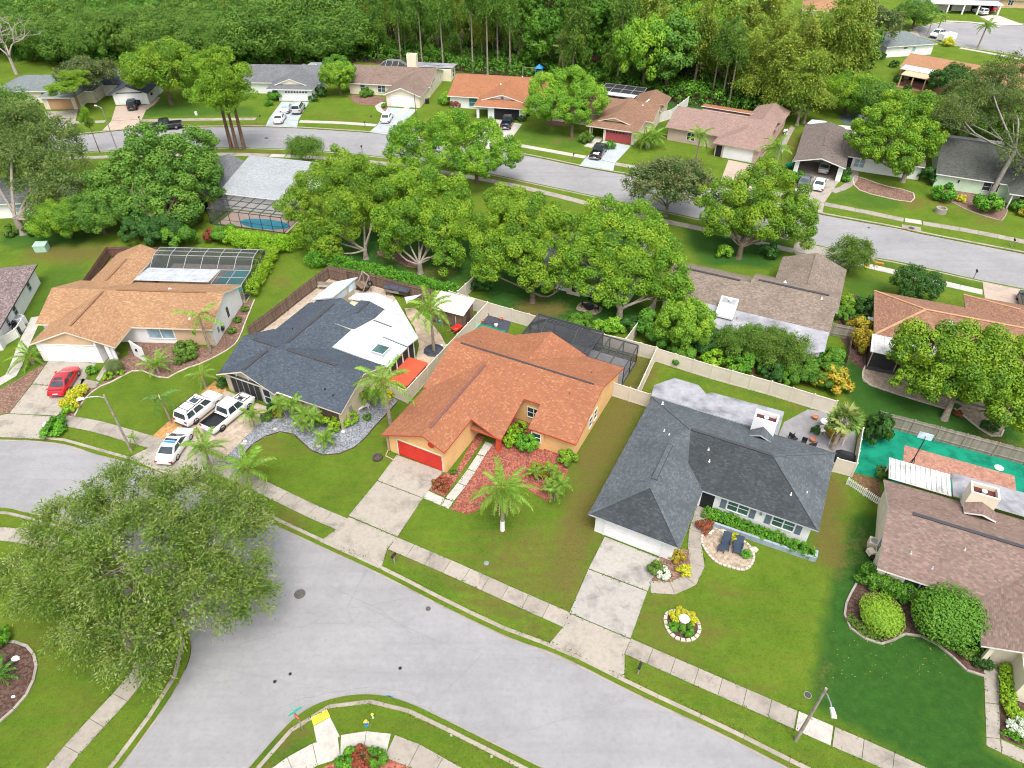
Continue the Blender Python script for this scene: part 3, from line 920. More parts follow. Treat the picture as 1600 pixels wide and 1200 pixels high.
walk([(1333, 262), (1335, 278), (1322, 292), (1300, 300)], 1.3, 2.5, 'concrete', name="garden_path")
walk([(938, 214), (925, 226), (918, 230)], 1.5, 3, 'concrete_lt', name="garden_path")
walk([(245, 152), (238, 162), (225, 171)], 1.5, 3, 'drive_pink', name="garden_path")

# planting beds
def bed(px, mat, edge=None, z=.03, ease=5, closed=True, edgepx=None):
 pts = smooth(GL(px), ease, True) if ease else GL(px)
 struct("garden_bed", MB().prism(pts, -.05, z), M[mat])
 if edge:
  q = smooth(GL(edgepx), 6) if edgepx else pts + [pts[0]]
  r = struct_root("bed_edging")
  ribbon_pieces(r, "edging_stone", q, edge[0], edge[1], edge[2], -.05, edge[3], M[edge[4]])
bed([(671, 766), (695, 776), (757, 684), (745, 678), (710, 740), (690, 740)], 'redmulch', ease=0)
bed([(704, 796), (731, 804), (757, 792), (778, 770), (800, 745), (830, 768), (858, 786), (874, 772), (884, 745), (893, 716), (850, 700), (800, 678), (772, 690), (740, 740)], 'redmulch', ease=0)
struct("garden_bed", MB().prism(GL([(772, 690), (812, 632), (842, 640), (828, 680)]), -.05, .03), M['redmulch'])
bed([(1018, 882), (1040, 866), (1064, 858), (1078, 865), (1080, 892), (1062, 908), (1030, 912), (1014, 911)], 'mulch')
bed([(1096, 845), (1110, 824), (1140, 838), (1168, 850), (1178, 872), (1165, 890), (1140, 886), (1115, 875)], 'pebble', (.2, .36, .08, .1, 'stone'))
bed([(1040, 962), (1052, 955), (1072, 957), (1088, 968), (1093, 985), (1085, 998), (1068, 1001), (1050, 993), (1041, 978)], 'darkmulch', (.26, .4, .08, .12, 'stone'))
bed([(1335, 916), (1327, 932), (1320, 950), (1321, 970), (1335, 988), (1360, 1002), (1385, 1007), (1400, 998), (1415, 991), (1435, 993), (1462, 1006), (1487, 1026), (1510, 1048), (1538, 1057), (1545, 1030), (1535, 950), (1440, 915), (1365, 890)], 'darkmulch', (.16, 1.2, .03, .13, 'concrete'), ease=0,
 edgepx=[(1338, 912), (1327, 932), (1320, 950), (1321, 970), (1335, 988), (1360, 1002), (1385, 1007), (1400, 998), (1415, 991), (1435, 993), (1462, 1006), (1487, 1026), (1510, 1048), (1538, 1057)])
bed([(1563, 1012), (1600, 1015), (1660, 1100), (1660, 1190), (1563, 1153), (1561, 1080)], 'darkmulch', ease=0)
bed([(398, 468), (385, 500), (370, 535), (345, 553), (310, 570), (285, 578), (262, 591), (240, 587), (225, 580), (207, 580), (175, 597), (150, 608), (128, 630), (117, 650), (92, 650), (126, 606), (160, 600), (165, 575), (200, 555), (205, 525), (330, 545), (340, 538), (380, 474)], 'mulch', (.13, 1.2, .02, .1, 'stone'), ease=0,
 edgepx=[(398, 468), (385, 500), (370, 535), (345, 553), (310, 570), (285, 578), (262, 591), (240, 587), (225, 580), (207, 580), (175, 597), (150, 608), (128, 630), (117, 650)])
bed([(30, 592), (74, 565), (50, 600), (14, 646), (-40, 648), (-20, 620)], 'mulch', ease=0)
bed([(622, 627), (600, 612), (560, 640), (545, 662), (520, 655), (480, 640), (437, 626), (428, 642), (395, 668), (348, 716), (345, 726), (372, 730), (385, 703), (405, 688), (425, 677), (450, 675), (466, 684), (482, 701), (505, 711), (530, 709), (560, 695), (585, 667), (605, 646)], 'gravel', (.1, 1.5, .02, .06, 'darkmulch'), ease=0,
 edgepx=[(372, 730), (385, 703), (405, 688), (425, 677), (450, 675), (466, 684), (482, 701), (505, 711), (530, 709), (560, 695), (585, 667), (605, 646), (622, 627)])
bed([(345, 588), (354, 610), (291, 662), (258, 690), (238, 682), (300, 625)], 'orangemulch', ease=0)
bed([(0, 1005), (20, 1003), (45, 1012), (57, 1035), (52, 1065), (35, 1095), (0, 1125), (-60, 1140), (-60, 1000)], 'darkmulch', (.2, 1.1, .04, .1, 'concrete'), edgepx=[(-20, 1002), (20, 1003), (45, 1012), (57, 1035), (52, 1065), (35, 1095), (0, 1128), (-30, 1150)], ease=3)
bed([(500, 1205), (512, 1196), (532, 1190), (570, 1182), (605, 1186), (640, 1200), (650, 1230), (500, 1230)], 'redmulch', ease=3)
bed([(1347, 583), (1348, 595), (1362, 604), (1480, 640), (1495, 600), (1356, 572)], 'pebble', (.16, 1.2, .03, .1, 'stone'), ease=0, edgepx=[(1352, 572), (1347, 585), (1350, 596), (1362, 603), (1420, 622), (1480, 640)])
bed([(1495, 640), (1520, 662), (1545, 680), (1562, 683), (1568, 670), (1590, 640), (1520, 625)], 'pebble', (.16, 1.2, .03, .1, 'stone'), ease=0, edgepx=[(1490, 638), (1520, 662), (1545, 680), (1562, 683), (1568, 672)])
bed([(1335, 275), (1380, 290), (1425, 300), (1428, 312), (1420, 316), (1380, 308), (1340, 296)], 'mulch', (.16, 2., .03, .08, 'stone'), ease=3)
bed([(1462, 300), (1480, 312), (1510, 328), (1545, 340), (1565, 345), (1572, 322), (1535, 300), (1480, 285)], 'mulch', (.16, 2., .03, .08, 'concrete'), ease=3)
bed([(545, 150), (552, 158), (560, 163), (585, 165), (598, 160), (600, 152), (560, 148)], 'mulch', ease=3)
bed([(592, 170), (604, 175), (612, 168), (602, 163)], 'mulch', ease=3)
bed([(852, 190), (880, 190), (895, 196), (860, 197)], 'mulch', ease=3)
bed([(900, 483), (908, 472), (925, 474), (942, 482), (930, 492), (912, 487)], 'pebble', ease=2)
bed([(590, 398), (595, 392), (640, 402), (655, 415), (640, 418), (610, 405)], 'mulch', ease=3)
bed([(1315, 470), (1340, 462), (1330, 500), (1345, 530), (1330, 545), (1310, 520)], 'darkmulch', ease=3)
# yard surfaces
bed([(632, 482), (647, 481), (660, 492), (674, 505), (688, 522), (700, 545), (690, 562), (668, 575), (650, 560), (655, 540), (648, 512), (636, 494)], 'flag', ease=0)
struct("yard_ground", MB().prism(GL([(520, 425), (600, 440), (620, 470), (560, 470), (470, 500), (420, 530), (405, 520), (455, 480)]), -.05, .012), M['tanpavers'])
struct("patio", MB().prism(GL([(1212, 690), (1225, 660), (1262, 640), (1335, 650), (1337, 690), (1330, 730), (1300, 725)]), -.05, .03), M['patio'])
struct("turf_carpet", MB().prism(GL([(1340, 690), (1366, 662), (1480, 690), (1620, 728), (1620, 800), (1520, 770), (1385, 752), (1374, 748), (1330, 737)]), -.05, .02), M['teal'])
struct("brick_patio", MB().prism(GL([(1413, 696), (1585, 744), (1588, 772), (1480, 745), (1410, 725)]), -.05, .045), M['pavers'])
struct("bare_ground", MB().prism(GL([(1326, 738), (1372, 749), (1380, 785), (1350, 765)]), -.05, .01), M['dirt'])
struct("ground_sheet", MB().prism(GL([(748, 488), (800, 498), (792, 522), (735, 512)]), -.05, .015), M['soil_dark'])
struct("turf_carpet", MB().prism(GL([(742, 503), (790, 517), (780, 532), (730, 520)]), -.05, .03), M['teal'])
struct("garden_bed", MB().prism(GL([(1100, 520), (1290, 575), (1300, 605), (1200, 590), (1060, 550)]), -.05, .012), M['dirt'])
struct("garden_bed", MB().prism(GL([(1322, 520), (1356, 560), (1350, 580), (1325, 560)]), -.05, .012), M['darkmulch'])
struct("side_yard_path", MB().prism(GL([(1222, 240), (1234, 215), (1242, 200), (1236, 196), (1218, 225)]), -.05, .03), M['concrete'])
# tactile pad of the kerb ramp
rp = struct_root("kerb_ramp")
pad(None, [(490, 1135), (516, 1121), (531, 1151), (497, 1170)], 'concrete_lt', .045, rp)
pad(None, [(486, 1122), (511, 1109), (516, 1120), (490, 1134)], 'yellow', .05, rp, 'tactile_pad')
# dark woodland floor
struct("woodland_floor", MB().prism(GL([(-60, 70), (60, 92), (150, 108), (230, 108), (400, 107), (500, 106), (560, 97), (700, 110), (830, 122), (950, 140), (1060, 162), (1150, 168), (1240, 178), (1270, 150), (1265, 100), (1240, 60), (1200, 20), (1160, -40), (-100, -60), (-30, 45)]), -.05, .015), M['darkmulch'])
struct("pond", MB().prism(smooth(GL([(1312, 183), (1330, 178), (1355, 182), (1350, 192), (1322, 194)]), 4, True), -.05, .02), M['pond'])

# old cracks wandering along the near street
def crack(px, w, seed):
 rng = np.random.RandomState(seed)
 P = resample(smooth(GL(px), 6), .5)
 Nn = normals(P)
 off = np.cumsum(rng.normal(0, .07, len(P))); off -= np.linspace(0, off[-1], len(P))
 P = P + Nn * off[:, None]
 ww = w * rng.uniform(.3, 1.1, len(P))
 mb = MB()
 vs = []
 for p, n, a in zip(P, Nn, ww):
  vs += [(p[0] - n[0] * a, p[1] - n[1] * a, -.095), (p[0] + n[0] * a, p[1] + n[1] * a, -.095)]
 mb.add(vs, [(2 * i, 2 * i + 2, 2 * i + 3, 2 * i + 1) for i in range(len(P) - 1)])
 struct('street_crack', mb, M['crackfill'])
M['crackfill'] = plain('weathered_crack', (.215, .21, .215), .95, 0, .1)
crack([(512, 914), (600, 955), (640, 985), (700, 1003)], .035, 1); crack([(590, 1015), (640, 1035), (690, 1063)], .02, 3); crack([(430, 1110), (480, 1088), (540, 1075), (600, 1073), (660, 1090)], .03, 4)
crack([(20, 745), (120, 750), (220, 790)], .03, 6); crack([(1290, 345), (1400, 380), (1600, 425)], .04, 7); crack([(830, 262), (960, 295), (1080, 318)], .04, 8)

# ================================================================== HOUSES
class House:
 def __init__(s, name, label, px, ang, wall, roof, trim='trim', th=.17, cat='house'):
  o = G(*px)
  s.e = thing(name, label, cat, (o[0], o[1], 0), R(ang))
  s.o, s.a = o, R(ang)
  s.wm, s.rm, s.tm, s.th = M[wall], M[roof], M[trim], th
  s.roof, s.fas, s.wall = MB(), MB(), MB()
 def w(s, u, v):
  return (s.o[0] + u * math.cos(s.a) - v * math.sin(s.a), s.o[1] + u * math.sin(s.a) + v * math.cos(s.a))
 def plane(s, pts, mb=None, fas=None, th=None):
  """a roof slab: pts (u,v,z) seen from above"""
  th = th or s.th
  mb = mb or s.roof
  fas = fas or s.fas
  n = len(pts)
  a = sum(pts[i - 1][0] * pts[i][1] - pts[i][0] * pts[i - 1][1] for i in range(n))
  if a < 0:
   pts = pts[::-1]
  mb.add(pts, [tuple(range(n))])
  lo = [(p[0], p[1], p[2] - th) for p in pts]
  fas.add(lo, [tuple(range(n - 1, -1, -1))])
  for i in range(n):
   j = (i + 1) % n
   fas.add([lo[i], lo[j], pts[j], pts[i]], [(0, 1, 2, 3)])
 def gable(s, u0, u1, v0, v1, axis, r, zr, p, oh=.5, rk=.3, wall=True, wrect=None, cut=None):
  """ridge along axis at r; the slopes run down to both eaves (which may lie at different heights)"""
  p0, p1 = p if hasattr(p, '__len__') else (p, p)
  if axis == 'u':
   f = lambda c: zr - (p0 * (r - c) if c < r else p1 * (c - r))
   s.plane([(u0, v0, f(v0)), (u1, v0, f(v0)), (u1, r, zr), (u0, r, zr)])
   s.plane([(u0, r, zr), (u1, r, zr), (u1, v1, f(v1)), (u0, v1, f(v1))])
   a, b, c, d = wrect or (u0 + rk, u1 - rk, v0 + oh, v1 - oh)
   prof = [(c, 0), (d, 0), (d, f(d) - s.th - .01), (r, zr - s.th - .01), (c, f(c) - s.th - .01)]
   if wall:
    s.wall.add([(a, q[0], q[1]) for q in prof] + [(b, q[0], q[1]) for q in prof],
                           [(4, 3, 2, 1, 0), (5, 6, 7, 8, 9)] + [(i, (i + 1) % 5, 5 + (i + 1) % 5, 5 + i) for i in range(5)])
  else:
   f = lambda c: zr - (p0 * (r - c) if c < r else p1 * (c - r))
   s.plane([(u0, v0, f(u0)), (r, v0, zr), (r, v1, zr), (u0, v1, f(u0))])
   s.plane([(r, v0, zr), (u1, v0, f(u1)), (u1, v1, f(u1)), (r, v1, zr)])
   a, b, c, d = wrect or (u0 + oh, u1 - oh, v0 + rk, v1 - rk)
   prof = [(a, 0), (b, 0), (b, f(b) - s.th - .01), (r, zr - s.th - .01), (a, f(a) - s.th - .01)]
   if wall:
    s.wall.add([(q[0], c, q[1]) for q in prof] + [(q[0], d, q[1]) for q in prof],
                           [(0, 1, 2, 3, 4), (9, 8, 7, 6, 5)] + [((i + 1) % 5, i, 5 + i, 5 + (i + 1) % 5) for i in range(5)])
 def hip(s, u0, u1, v0, v1, axis, ze, p, lo=True, hi=True, oh=.5, wall=True, wrect=None):
  if axis == 'u':
   h = (v1 - v0) / 2
   zr = ze + p * h
   m = (v0 + v1) / 2
   a = u0 + h if lo else u0
   b = u1 - h if hi else u1
   s.plane([(u0, v0, ze), (u1, v0, ze), (b, m, zr), (a, m, zr)])
   s.plane([(u1, v1, ze), (u0, v1, ze), (a, m, zr), (b, m, zr)])
   if lo: s.plane([(u0, v1, ze), (u0, v0, ze), (a, m, zr)])
   if hi: s.plane([(u1, v0, ze), (u1, v1, ze), (b, m, zr)])
  else:
   h = (u1 - u0) / 2
   zr = ze + p * h
   m = (u0 + u1) / 2
   a = v0 + h if lo else v0
   b = v1 - h if hi else v1
   s.plane([(u0, v1, ze), (u0, v0, ze), (m, a, zr), (m, b, zr)])
   s.plane([(u1, v0, ze), (u1, v1, ze), (m, b, zr), (m, a, zr)])
   if lo: s.plane([(u0, v0, ze), (u1, v0, ze), (m, a, zr)])
   if hi: s.plane([(u1, v1, ze), (u0, v1, ze), (m, b, zr)])
  if wall:
   a, b, c, d = wrect or (u0 + oh, u1 - oh, v0 + oh, v1 - oh)
   s.wall.box(a, b, c, d, 0, ze + p * oh - s.th - .02)
  return zr
 def cap(s, p, q, w=.32, h=.05, mat=None, name='ridge_cap', lift=.02):
  mb = MB()
  p = (p[0], p[1], p[2] + lift); q = (q[0], q[1], q[2] + lift)
  mb.bar(p, q, w, h)
  return mb.build(name, mat or s.rm, s.e)
 def face(s, side, u, v):
  """frame on a wall: origin, tangent (u,v) and outward normal"""
  d = {'S': ((1, 0), (0, -1)), 'N': ((-1, 0), (0, 1)), 'E': ((0, 1), (1, 0)), 'W': ((0, -1), (-1, 0))}[side]
  return (u, v), d[0], d[1]
 def wbox(s, mb, side, u, v, t0, t1, z0, z1, d0, d1):
  (ou, ov), t, n = s.face(side, u, v)
  c = [(ou + t[0] * a + n[0] * b, ov + t[1] * a + n[1] * b) for a, b in ((t0, d0), (t1, d0), (t1, d1), (t0, d1))]
  mb.prism(c, z0, z1)
  return mb
 def win(s, side, u, v, w, z0, z1, panes=2, frame='trim', pane='glass', fw=.08, rail=True, name='window'):
  f = MB()
  s.wbox(f, side, u, v, -w / 2 - fw, -w / 2, z0 - fw, z1 + fw, .0, .07)
  s.wbox(f, side, u, v, w / 2, w / 2 + fw, z0 - fw, z1 + fw, .0, .07)
  s.wbox(f, side, u, v, -w / 2, w / 2, z1, z1 + fw, .0, .066)
  s.wbox(f, side, u, v, -w / 2 , w / 2, z0 - fw, z0, .0, .10)
  for i in range(1, panes):
   x = -w / 2 + w * i / panes
   s.wbox(f, side, u, v, x - fw * .6, x + fw * .6, z0, z1, .0, .06)
  if rail:
   zm = (z0 + z1) / 2
   s.wbox(f, side, u, v, -w / 2, w / 2, zm - .03, zm + .03, .0, .05)
  o = f.build(name, M[frame], s.e)
  for i in range(panes):
   g = MB()
   x0, x1 = -w / 2 + w * i / panes, -w / 2 + w * (i + 1) / panes
   s.wbox(g, side, u, v, x0 + .02, x1 - .02, z0 + .01, z1 - .01, .0, .025)
   g.build('pane', M[pane], o)
  return o
 def slabdoor(s, side, u, v, w, h, mat, name='door', d=.04, z0=.02):
  return s.wbox(MB(), side, u, v, -w / 2, w / 2, z0, h, 0, d).build(name, M[mat], s.e)
 def garage(s, side, u, v, w=4.88, h=2.13, mat='whitedoor', frame='trim', lights=False):
  f = MB()
  s.wbox(f, side, u, v, -w / 2 - .14, -w / 2, 0, h + .14, 0, .06)
  s.wbox(f, side, u, v, w / 2, w / 2 + .14, 0, h + .14, 0, .06)
  s.wbox(f, side, u, v, -w / 2, w / 2, h, h + .14, 0, .055)
  f.build('door_frame', M[frame], s.e)
  d = MB()
  rows, cols = 4, 8
  s.wbox(d, side, u, v, -w / 2, w / 2, .02, h, 0, .02)
  for r in range(rows):
   for c in range(cols):
    x0 = -w / 2 + w * c / cols + .05
    z0 = .02 + (h - .02) * r / rows + .05
    s.wbox(d, side, u, v, x0, x0 + w / cols - .1, z0, z0 + h / rows - .1, .02, .034)
  o = d.build('garage_door', M[mat], s.e)
  if lights:
   for c in range(cols):
    x0 = -w / 2 + w * c / cols + .1
    s.wbox(MB(), side, u, v, x0, x0 + w / cols - .2, h - .45, h - .12, .034, .04).build('door_window', M['glass'], o)
  return o
 def flat(s, pts, mat, name='patio_roof', th=.12, trim='trim_grey', edge=True):
  a, b = MB(), MB()
  s.plane(pts, a, b, th)
  o = a.build(name, M[mat], s.e)
  b.build('roof_edge', M[trim], o)
  return o
 def post(s, u, v, h, w=.14, mat='trim', name='post', z0=0):
  return MB().box(u - w / 2, u + w / 2, v - w / 2, v + w / 2, z0, h).build(name, M[mat], s.e)
 def wallbox(s, u0, u1, v0, v1, h, z0=0):
  s.wall.box(u0, u1, v0, v1, z0, h)
 def pipe(s, u, v, z, h=.45, r=.06, mat='trim', name='vent_pipe'):
  h, r = h * .65, r * .8
  mb = MB().tube([(u, v, z - .1), (u, v, z + h)], r, 8)
  mb.lathe([(r * 2.2, z - .02), (r * 1.1, z + .12)], 8, (u, v, 0))
  return mb.build(name, M[mat], s.e)
 def chimney(s, u0, u1, v0, v1, z0, z1, wall, inner='dark', capz=.5, capmat='whitestone'):
  """rendered chimney with a framed open top holding a metal pan"""
  mb = MB().box(u0, u1, v0, v1, z0, z1 - capz)
  t = .16
  for a in ((u0, u1, v0, v0 + t), (u0, u1, v1 - t, v1), (u0, u0 + t, v0 + t, v1 - t), (u1 - t, u1, v0 + t, v1 - t)):
   mb.box(a[0], a[1], a[2], a[3], z1 - capz, z1)
  o = mb.build('chimney', M[wall], s.e)
  MB().box(u0 + t, u1 - t, v0 + t, v1 - t, z1 - capz, z1 - capz + .06).build('chimney_pan', M[inner], o)
  MB().lathe([(.0, z1 - capz + .38), (.22, z1 - capz + .36), (.22, z1 - capz + .28), (.14, z1 - capz + .25), (.14, z1 - capz)], 12, ((u0 + u1) / 2, (v0 + v1) / 2, 0)).build('flue_cap', M[capmat], o)
  return o
 def done(s, roofname='roof'):
  if s.roof.V: r = s.roof.build(roofname, s.rm, s.e)
  if s.fas.V: s.fas.build('fascia', s.tm, s.e)
  if s.wall.V: s.wall.build('wall', s.wm, s.e)
  return s.e

def cage(name, label, px, ang, u0, u1, v0, v1, h, nu, nv, beam='bronze', scr='scr', rise=0., sides='SNEW', crown=None, w=.09, cat='pool cage', e=None):
 """aluminium frame with insect screens: flat or mansard top. Every screened field is its own panel."""
 if e is None:
  o = G(*px)
  e = thing(name, label, cat, (o[0], o[1], 0), R(ang))
 fr = MB()
 us = np.linspace(u0, u1, nu + 1)
 vs = np.linspace(v0, v1, nv + 1)
 def zt(u, v):
  if not rise: return h
  if crown == 'u':     # folded along u (mansard rising away from both long sides)
   d = min(v - v0, v1 - v)
   return h + min(rise, d * .55)
  d = min(u - u0, u1 - u, v - v0, v1 - v)
  return h + min(rise, d * .6)
 if rise:
  k = rise / .58
  vs = np.array([v0, v0 + k] + list(np.linspace(v0 + k, v1 - k, max(1, nv - 2) + 1)[1:-1]) + [v1 - k, v1])
  if crown != 'u':
   us = np.array([u0, u0 + k] + list(np.linspace(u0 + k, u1 - k, max(1, nu - 2) + 1)[1:-1]) + [u1 - k, u1])
 for u in us:
  for a, b in zip(vs[:-1], vs[1:]):
   fr.bar((u, a, zt(u, a)), (u, b, zt(u, b)), w, w * 1.3)
 for v in vs:
  for a, b in zip(us[:-1], us[1:]):
   fr.bar((a, v, zt(a, v)), (b, v, zt(b, v)), w, w * 1.3)
 for i, a in enumerate(us[:-1]):
  for j, c in enumerate(vs[:-1]):
   b, d = us[i + 1], vs[j + 1]
   MB().add([(a, c, zt(a, c)), (b, c, zt(b, c)), (b, d, zt(b, d)), (a, d, zt(a, d))], [(0, 1, 2, 3)]).build('screen_panel', M[scr], e)
 def wallside(pts):
  for p in pts:
   fr.bar((p[0], p[1], 0), (p[0], p[1], h), w)
  for p, q in zip(pts[:-1], pts[1:]):
   fr.bar((p[0], p[1], 1.0), (q[0], q[1], 1.0), w * .7)
   fr.bar((p[0], p[1], .06), (q[0], q[1], .06), w)
   MB().add([(p[0], p[1], .1), (q[0], q[1], .1), (q[0], q[1], h), (p[0], p[1], h)], [(0, 1, 2, 3)]).build('screen_panel', M[scr], e)
 if 'S' in sides: wallside([(u, v0) for u in us])
 if 'N' in sides: wallside([(u, v1) for u in us])
 if 'W' in sides: wallside([(u0, v) for v in vs])
 if 'E' in sides: wallside([(u1, v) for v in vs])
 fr.build('frame', M[beam], e)
 return e

# shingle colours
SH = dict(
 orange=[(.265, .108, .064), (.30, .125, .075), (.24, .096, .062), (.39, .215, .13), (.245, .112, .086), (.275, .108, .056), (.205, .088, .068), (.315, .142, .085)],
 grey=[(.066, .077, .084), (.078, .090, .098), (.057, .067, .074), (.092, .105, .112)],
 navy=[(.051, .064, .083), (.065, .080, .10), (.042, .054, .071), (.083, .10, .121), (.056, .07, .09)],
 tan=[(.34, .19, .10), (.40, .235, .13), (.29, .16, .085), (.46, .29, .17), (.36, .195, .095)],
 brown=[(.20, .145, .115), (.26, .185, .155), (.165, .12, .10), (.30, .215, .18), (.22, .135, .115)],
 brown2=[(.27, .215, .17), (.34, .275, .22), (.225, .175, .14), (.38, .31, .25)],
 red=[(.26, .135, .085), (.32, .17, .11), (.21, .11, .07), (.36, .20, .13)],
 purple=[(.20, .15, .15), (.30, .23, .22), (.14, .105, .11), (.36, .28, .26)],
 ltgrey=[(.32, .345, .36), (.38, .40, .415), (.28, .30, .315)],
 f1=[(.17, .20, .20), (.22, .25, .245), (.15, .17, .175)],
 f2=[(.045, .055, .075), (.06, .072, .095), (.038, .046, .062)],
 f3=[(.16, .165, .175), (.21, .215, .225), (.135, .14, .15)],
 f4=[(.215, .155, .125), (.27, .20, .16), (.175, .125, .10)],
 f5=[(.40, .17, .085), (.46, .21, .11), (.34, .14, .07)],
 f6=[(.26, .15, .10), (.32, .19, .125), (.22, .125, .08)],
 f7=[(.34, .225, .19), (.40, .27, .23), (.29, .19, .16)],
 f8=[(.155, .125, .11), (.20, .165, .145), (.125, .10, .09)],
 f9=[(.075, .08, .07), (.10, .105, .09), (.06, .062, .058)],
 t2=[(.17, .20, .20), (.21, .24, .24), (.14, .165, .165)],
 t3=[(.42, .22, .12), (.47, .26, .15), (.36, .19, .10)])
GAIN = {'orange': 0.93, 'grey': 1.16, 'navy': 0.98, 'tan': 0.8, 'brown': 0.8, 'brown2': 0.62, 'red': 0.8, 'purple': 0.72, 'ltgrey': 0.85, 'f1': 0.8, 'f2': 0.9, 'f3': 0.8, 'f4': 0.8, 'f5': 0.72, 'f6': 0.75, 'f7': 0.72, 'f8': 0.85, 'f9': 0.9, 't2': 0.85, 't3': 0.75}
for k_, v_ in SH.items():
 v_ = [tuple(x * GAIN[k_] for x in c_) for c_ in v_]
 if k_ == 'orange':
  av = [sum(c_[i] for c_ in v_) / len(v_) for i in range(3)]
  v_ = [tuple((.62 * c_[i] + .38 * av[i]) * (1.06, .98, .82)[i] for i in range(3)) for c_ in v_]
 M['sh_' + k_] = shingle('shingles_' + k_, v_, stain=.5 if k_ in ('grey', 'f9', 'brown2', 'f3') else .25, streak=k_ in ('grey', 'f9'))
M['sh_algae'] = shingle('dark_streaked_shingles', [(.040, .046, .051), (.048, .055, .06), (.034, .039, .043), (.058, .065, .07)], stain=.6, streak=True)  # darker set of the grey shingle colours, with blotches and streaks
M['capdark'] = plain('dark_ridge_vent', (.05, .05, .055), .8, 0, .1)
M['caporange'] = plain('orange_ridge_vent', (.17, .075, .06), .8, 0, .1)
M['captan'] = plain('tan_ridge_vent', (.22, .115, .06), .8, 0, .1)
M['tealdoor'] = plain('teal_shutter', (.04, .16, .16), .6, 0, .06)

# ---- the orange house in the middle
h = House('house', 'peach stucco house with orange shingle roof and bright red garage door', (626, 710), -27, 'peach', 'sh_orange', 'trim_red')
zm, pm = 4.63, .33
fz = lambda v: zm - pm * abs(v - 12.95)
# main ridge along the street, front slope cut back at the entry court
h.plane([(-1.6, 12.95, zm), (-1.6, 6.9, fz(6.9)), (5.3, 6.9, fz(6.9)), (5.3, 9.2, fz(9.2)), (10.45, 9.2, fz(9.2)), (10.45, 6.5, fz(6.5)), (15.4, 6.5, fz(6.5)), (15.4, 12.95, zm)])
h.plane([(5.3, 9.2, fz(9.2)), (5.3, 4.4, fz(9.2) - 1.39), (8.65, 4.4, fz(9.2) - 1.39), (8.65, 9.2, fz(9.2))])
h.plane([(-1.6, 12.95, zm), (15.4, 12.95, zm), (15.4, 19.4, fz(19.4)), (-1.6, 19.4, fz(19.4))])
# garage wing: long left slope, short steeper right slope
zg = 4.4
gz = lambda u: zg - (.40 * (3.3 - u) if u < 3.3 else .5 * (u - 3.3))
h.plane([(-1.5, -.6, gz(-1.5)), (3.3, -.6, zg), (3.3, 12.3, zg), (-1.5, 12.3, gz(-1.5))])
h.plane([(3.3, -.6, zg), (5.5, -.6, gz(5.5)), (5.5, 10., gz(5.5)), (3.3, 12.3, zg)])
h.plane([(5.45, 4.38, gz(5.45) + .004), (8.05, 4.38, gz(8.05) + .03), (5.45, 9.35, gz(5.45) + .004)])
# rear gable over the lanai
zb = 4.25
bz = lambda u: zb - .42 * abs(u - 6.8)
h.plane([(2.6, 19.6, bz(2.6)), (2.6, 14., bz(2.6)), (6.8, 14., zb), (6.8, 19.6, zb)])
h.plane([(6.8, 19.6, zb), (6.8, 14., zb), (11., 14., bz(11.)), (11., 19.6, bz(11.))])
# walls
prof = [(-1.1, 0), (5.2, 0), (5.2, gz(5.2) - .2), (3.3, zg - .2), (-1.1, gz(-1.1) - .2)]
h.wall.add([(q[0], -.05, q[1]) for q in prof] + [(q[0], 9.3, q[1]) for q in prof], [(0, 1, 2, 3, 4), (9, 8, 7, 6, 5)] + [((i + 1) % 5, i, 5 + i, 5 + (i + 1) % 5) for i in range(5)])
prof = [(9.65, 0), (18.9, 0), (18.9, fz(18.9) - .2), (12.95, zm - .2), (9.65, fz(9.65) - .2)]
h.wall.add([(-1.1, q[0], q[1]) for q in prof] + [(15.05, q[0], q[1]) for q in prof], [(4, 3, 2, 1, 0), (5, 6, 7, 8, 9)] + [(i, (i + 1) % 5, 5 + (i + 1) % 5, 5 + i) for i in range(5)])
h.wall.add([(10.85, 6.95, 0), (15.045, 6.95, 0), (15.045, 9.8, 0), (10.85, 9.8, 0), (10.85, 6.95, fz(6.95) - .2), (15.045, 6.95, fz(6.95) - .2), (15.045, 9.8, fz(9.8) - .2), (10.85, 9.8, fz(9.8) - .2)], [(0, 1, 5, 4), (1, 2, 6, 5), (3, 0, 4, 7), (4, 5, 6, 7)])
h.wall.box(10.9, 12.0, 6.75, 6.95, 0, 2.3)
MB().box(7.95, 8.35, 4.6, 5., 0, 1.95).build('porch_column', M['trim_red'], h.e)
bm0 = MB(); bm0.bar((8.2, 4.8, 1.82), (8.2, 9.3, 3.12), .18, .2); bm0.build('porch_beam', M['trim_red'], h.e)
h.garage('S', 2.35, -.05, 4.88, 2.0, 'reddoor', 'trim_cream')
d = MB()
for k in range(24):
 t = 2 * PI * k / 24
d.tube([(3.75, -.05, 3.0), (3.75, -.13, 3.0)], .33, 20)
d.build('gable_vent', M['reddoor'], h.e)
h.cap((3.3, .6, zg), (3.3, 11., zg), .3, .05, M['caporange'])
h.cap((-.6, 12.95, zm), (14.4, 12.95, zm), .2, .05, M['capdark'])
h.win('S', 9.55, 9.65, 1.3, .9, 2.1, 2)
h.win('S', 11.2, 6.75, .0 + .9, .9, 1.9, 1)
h.win('E', 15.05, 11.0, .7, .9, 2.1, 1); h.win('E', 15.05, 12.3, .7, .9, 2.1, 1)
h.pipe(6.1, 7.4, 2.87, .3, .05, 'black'); h.pipe(.8, 14.6, fz(14.6), .25, .05, 'caporange'); h.pipe(13.2, 15.5, fz(15.5), .3, .05, 'caporange'); h.pipe(12.6, 11.2, fz(11.2), .3, .05, 'caporange')
MB().box(-1.3, -1.15, -.2, .0, .1, gz(-1.2) - .2).build('downpipe', M['trim_tan'], h.e)
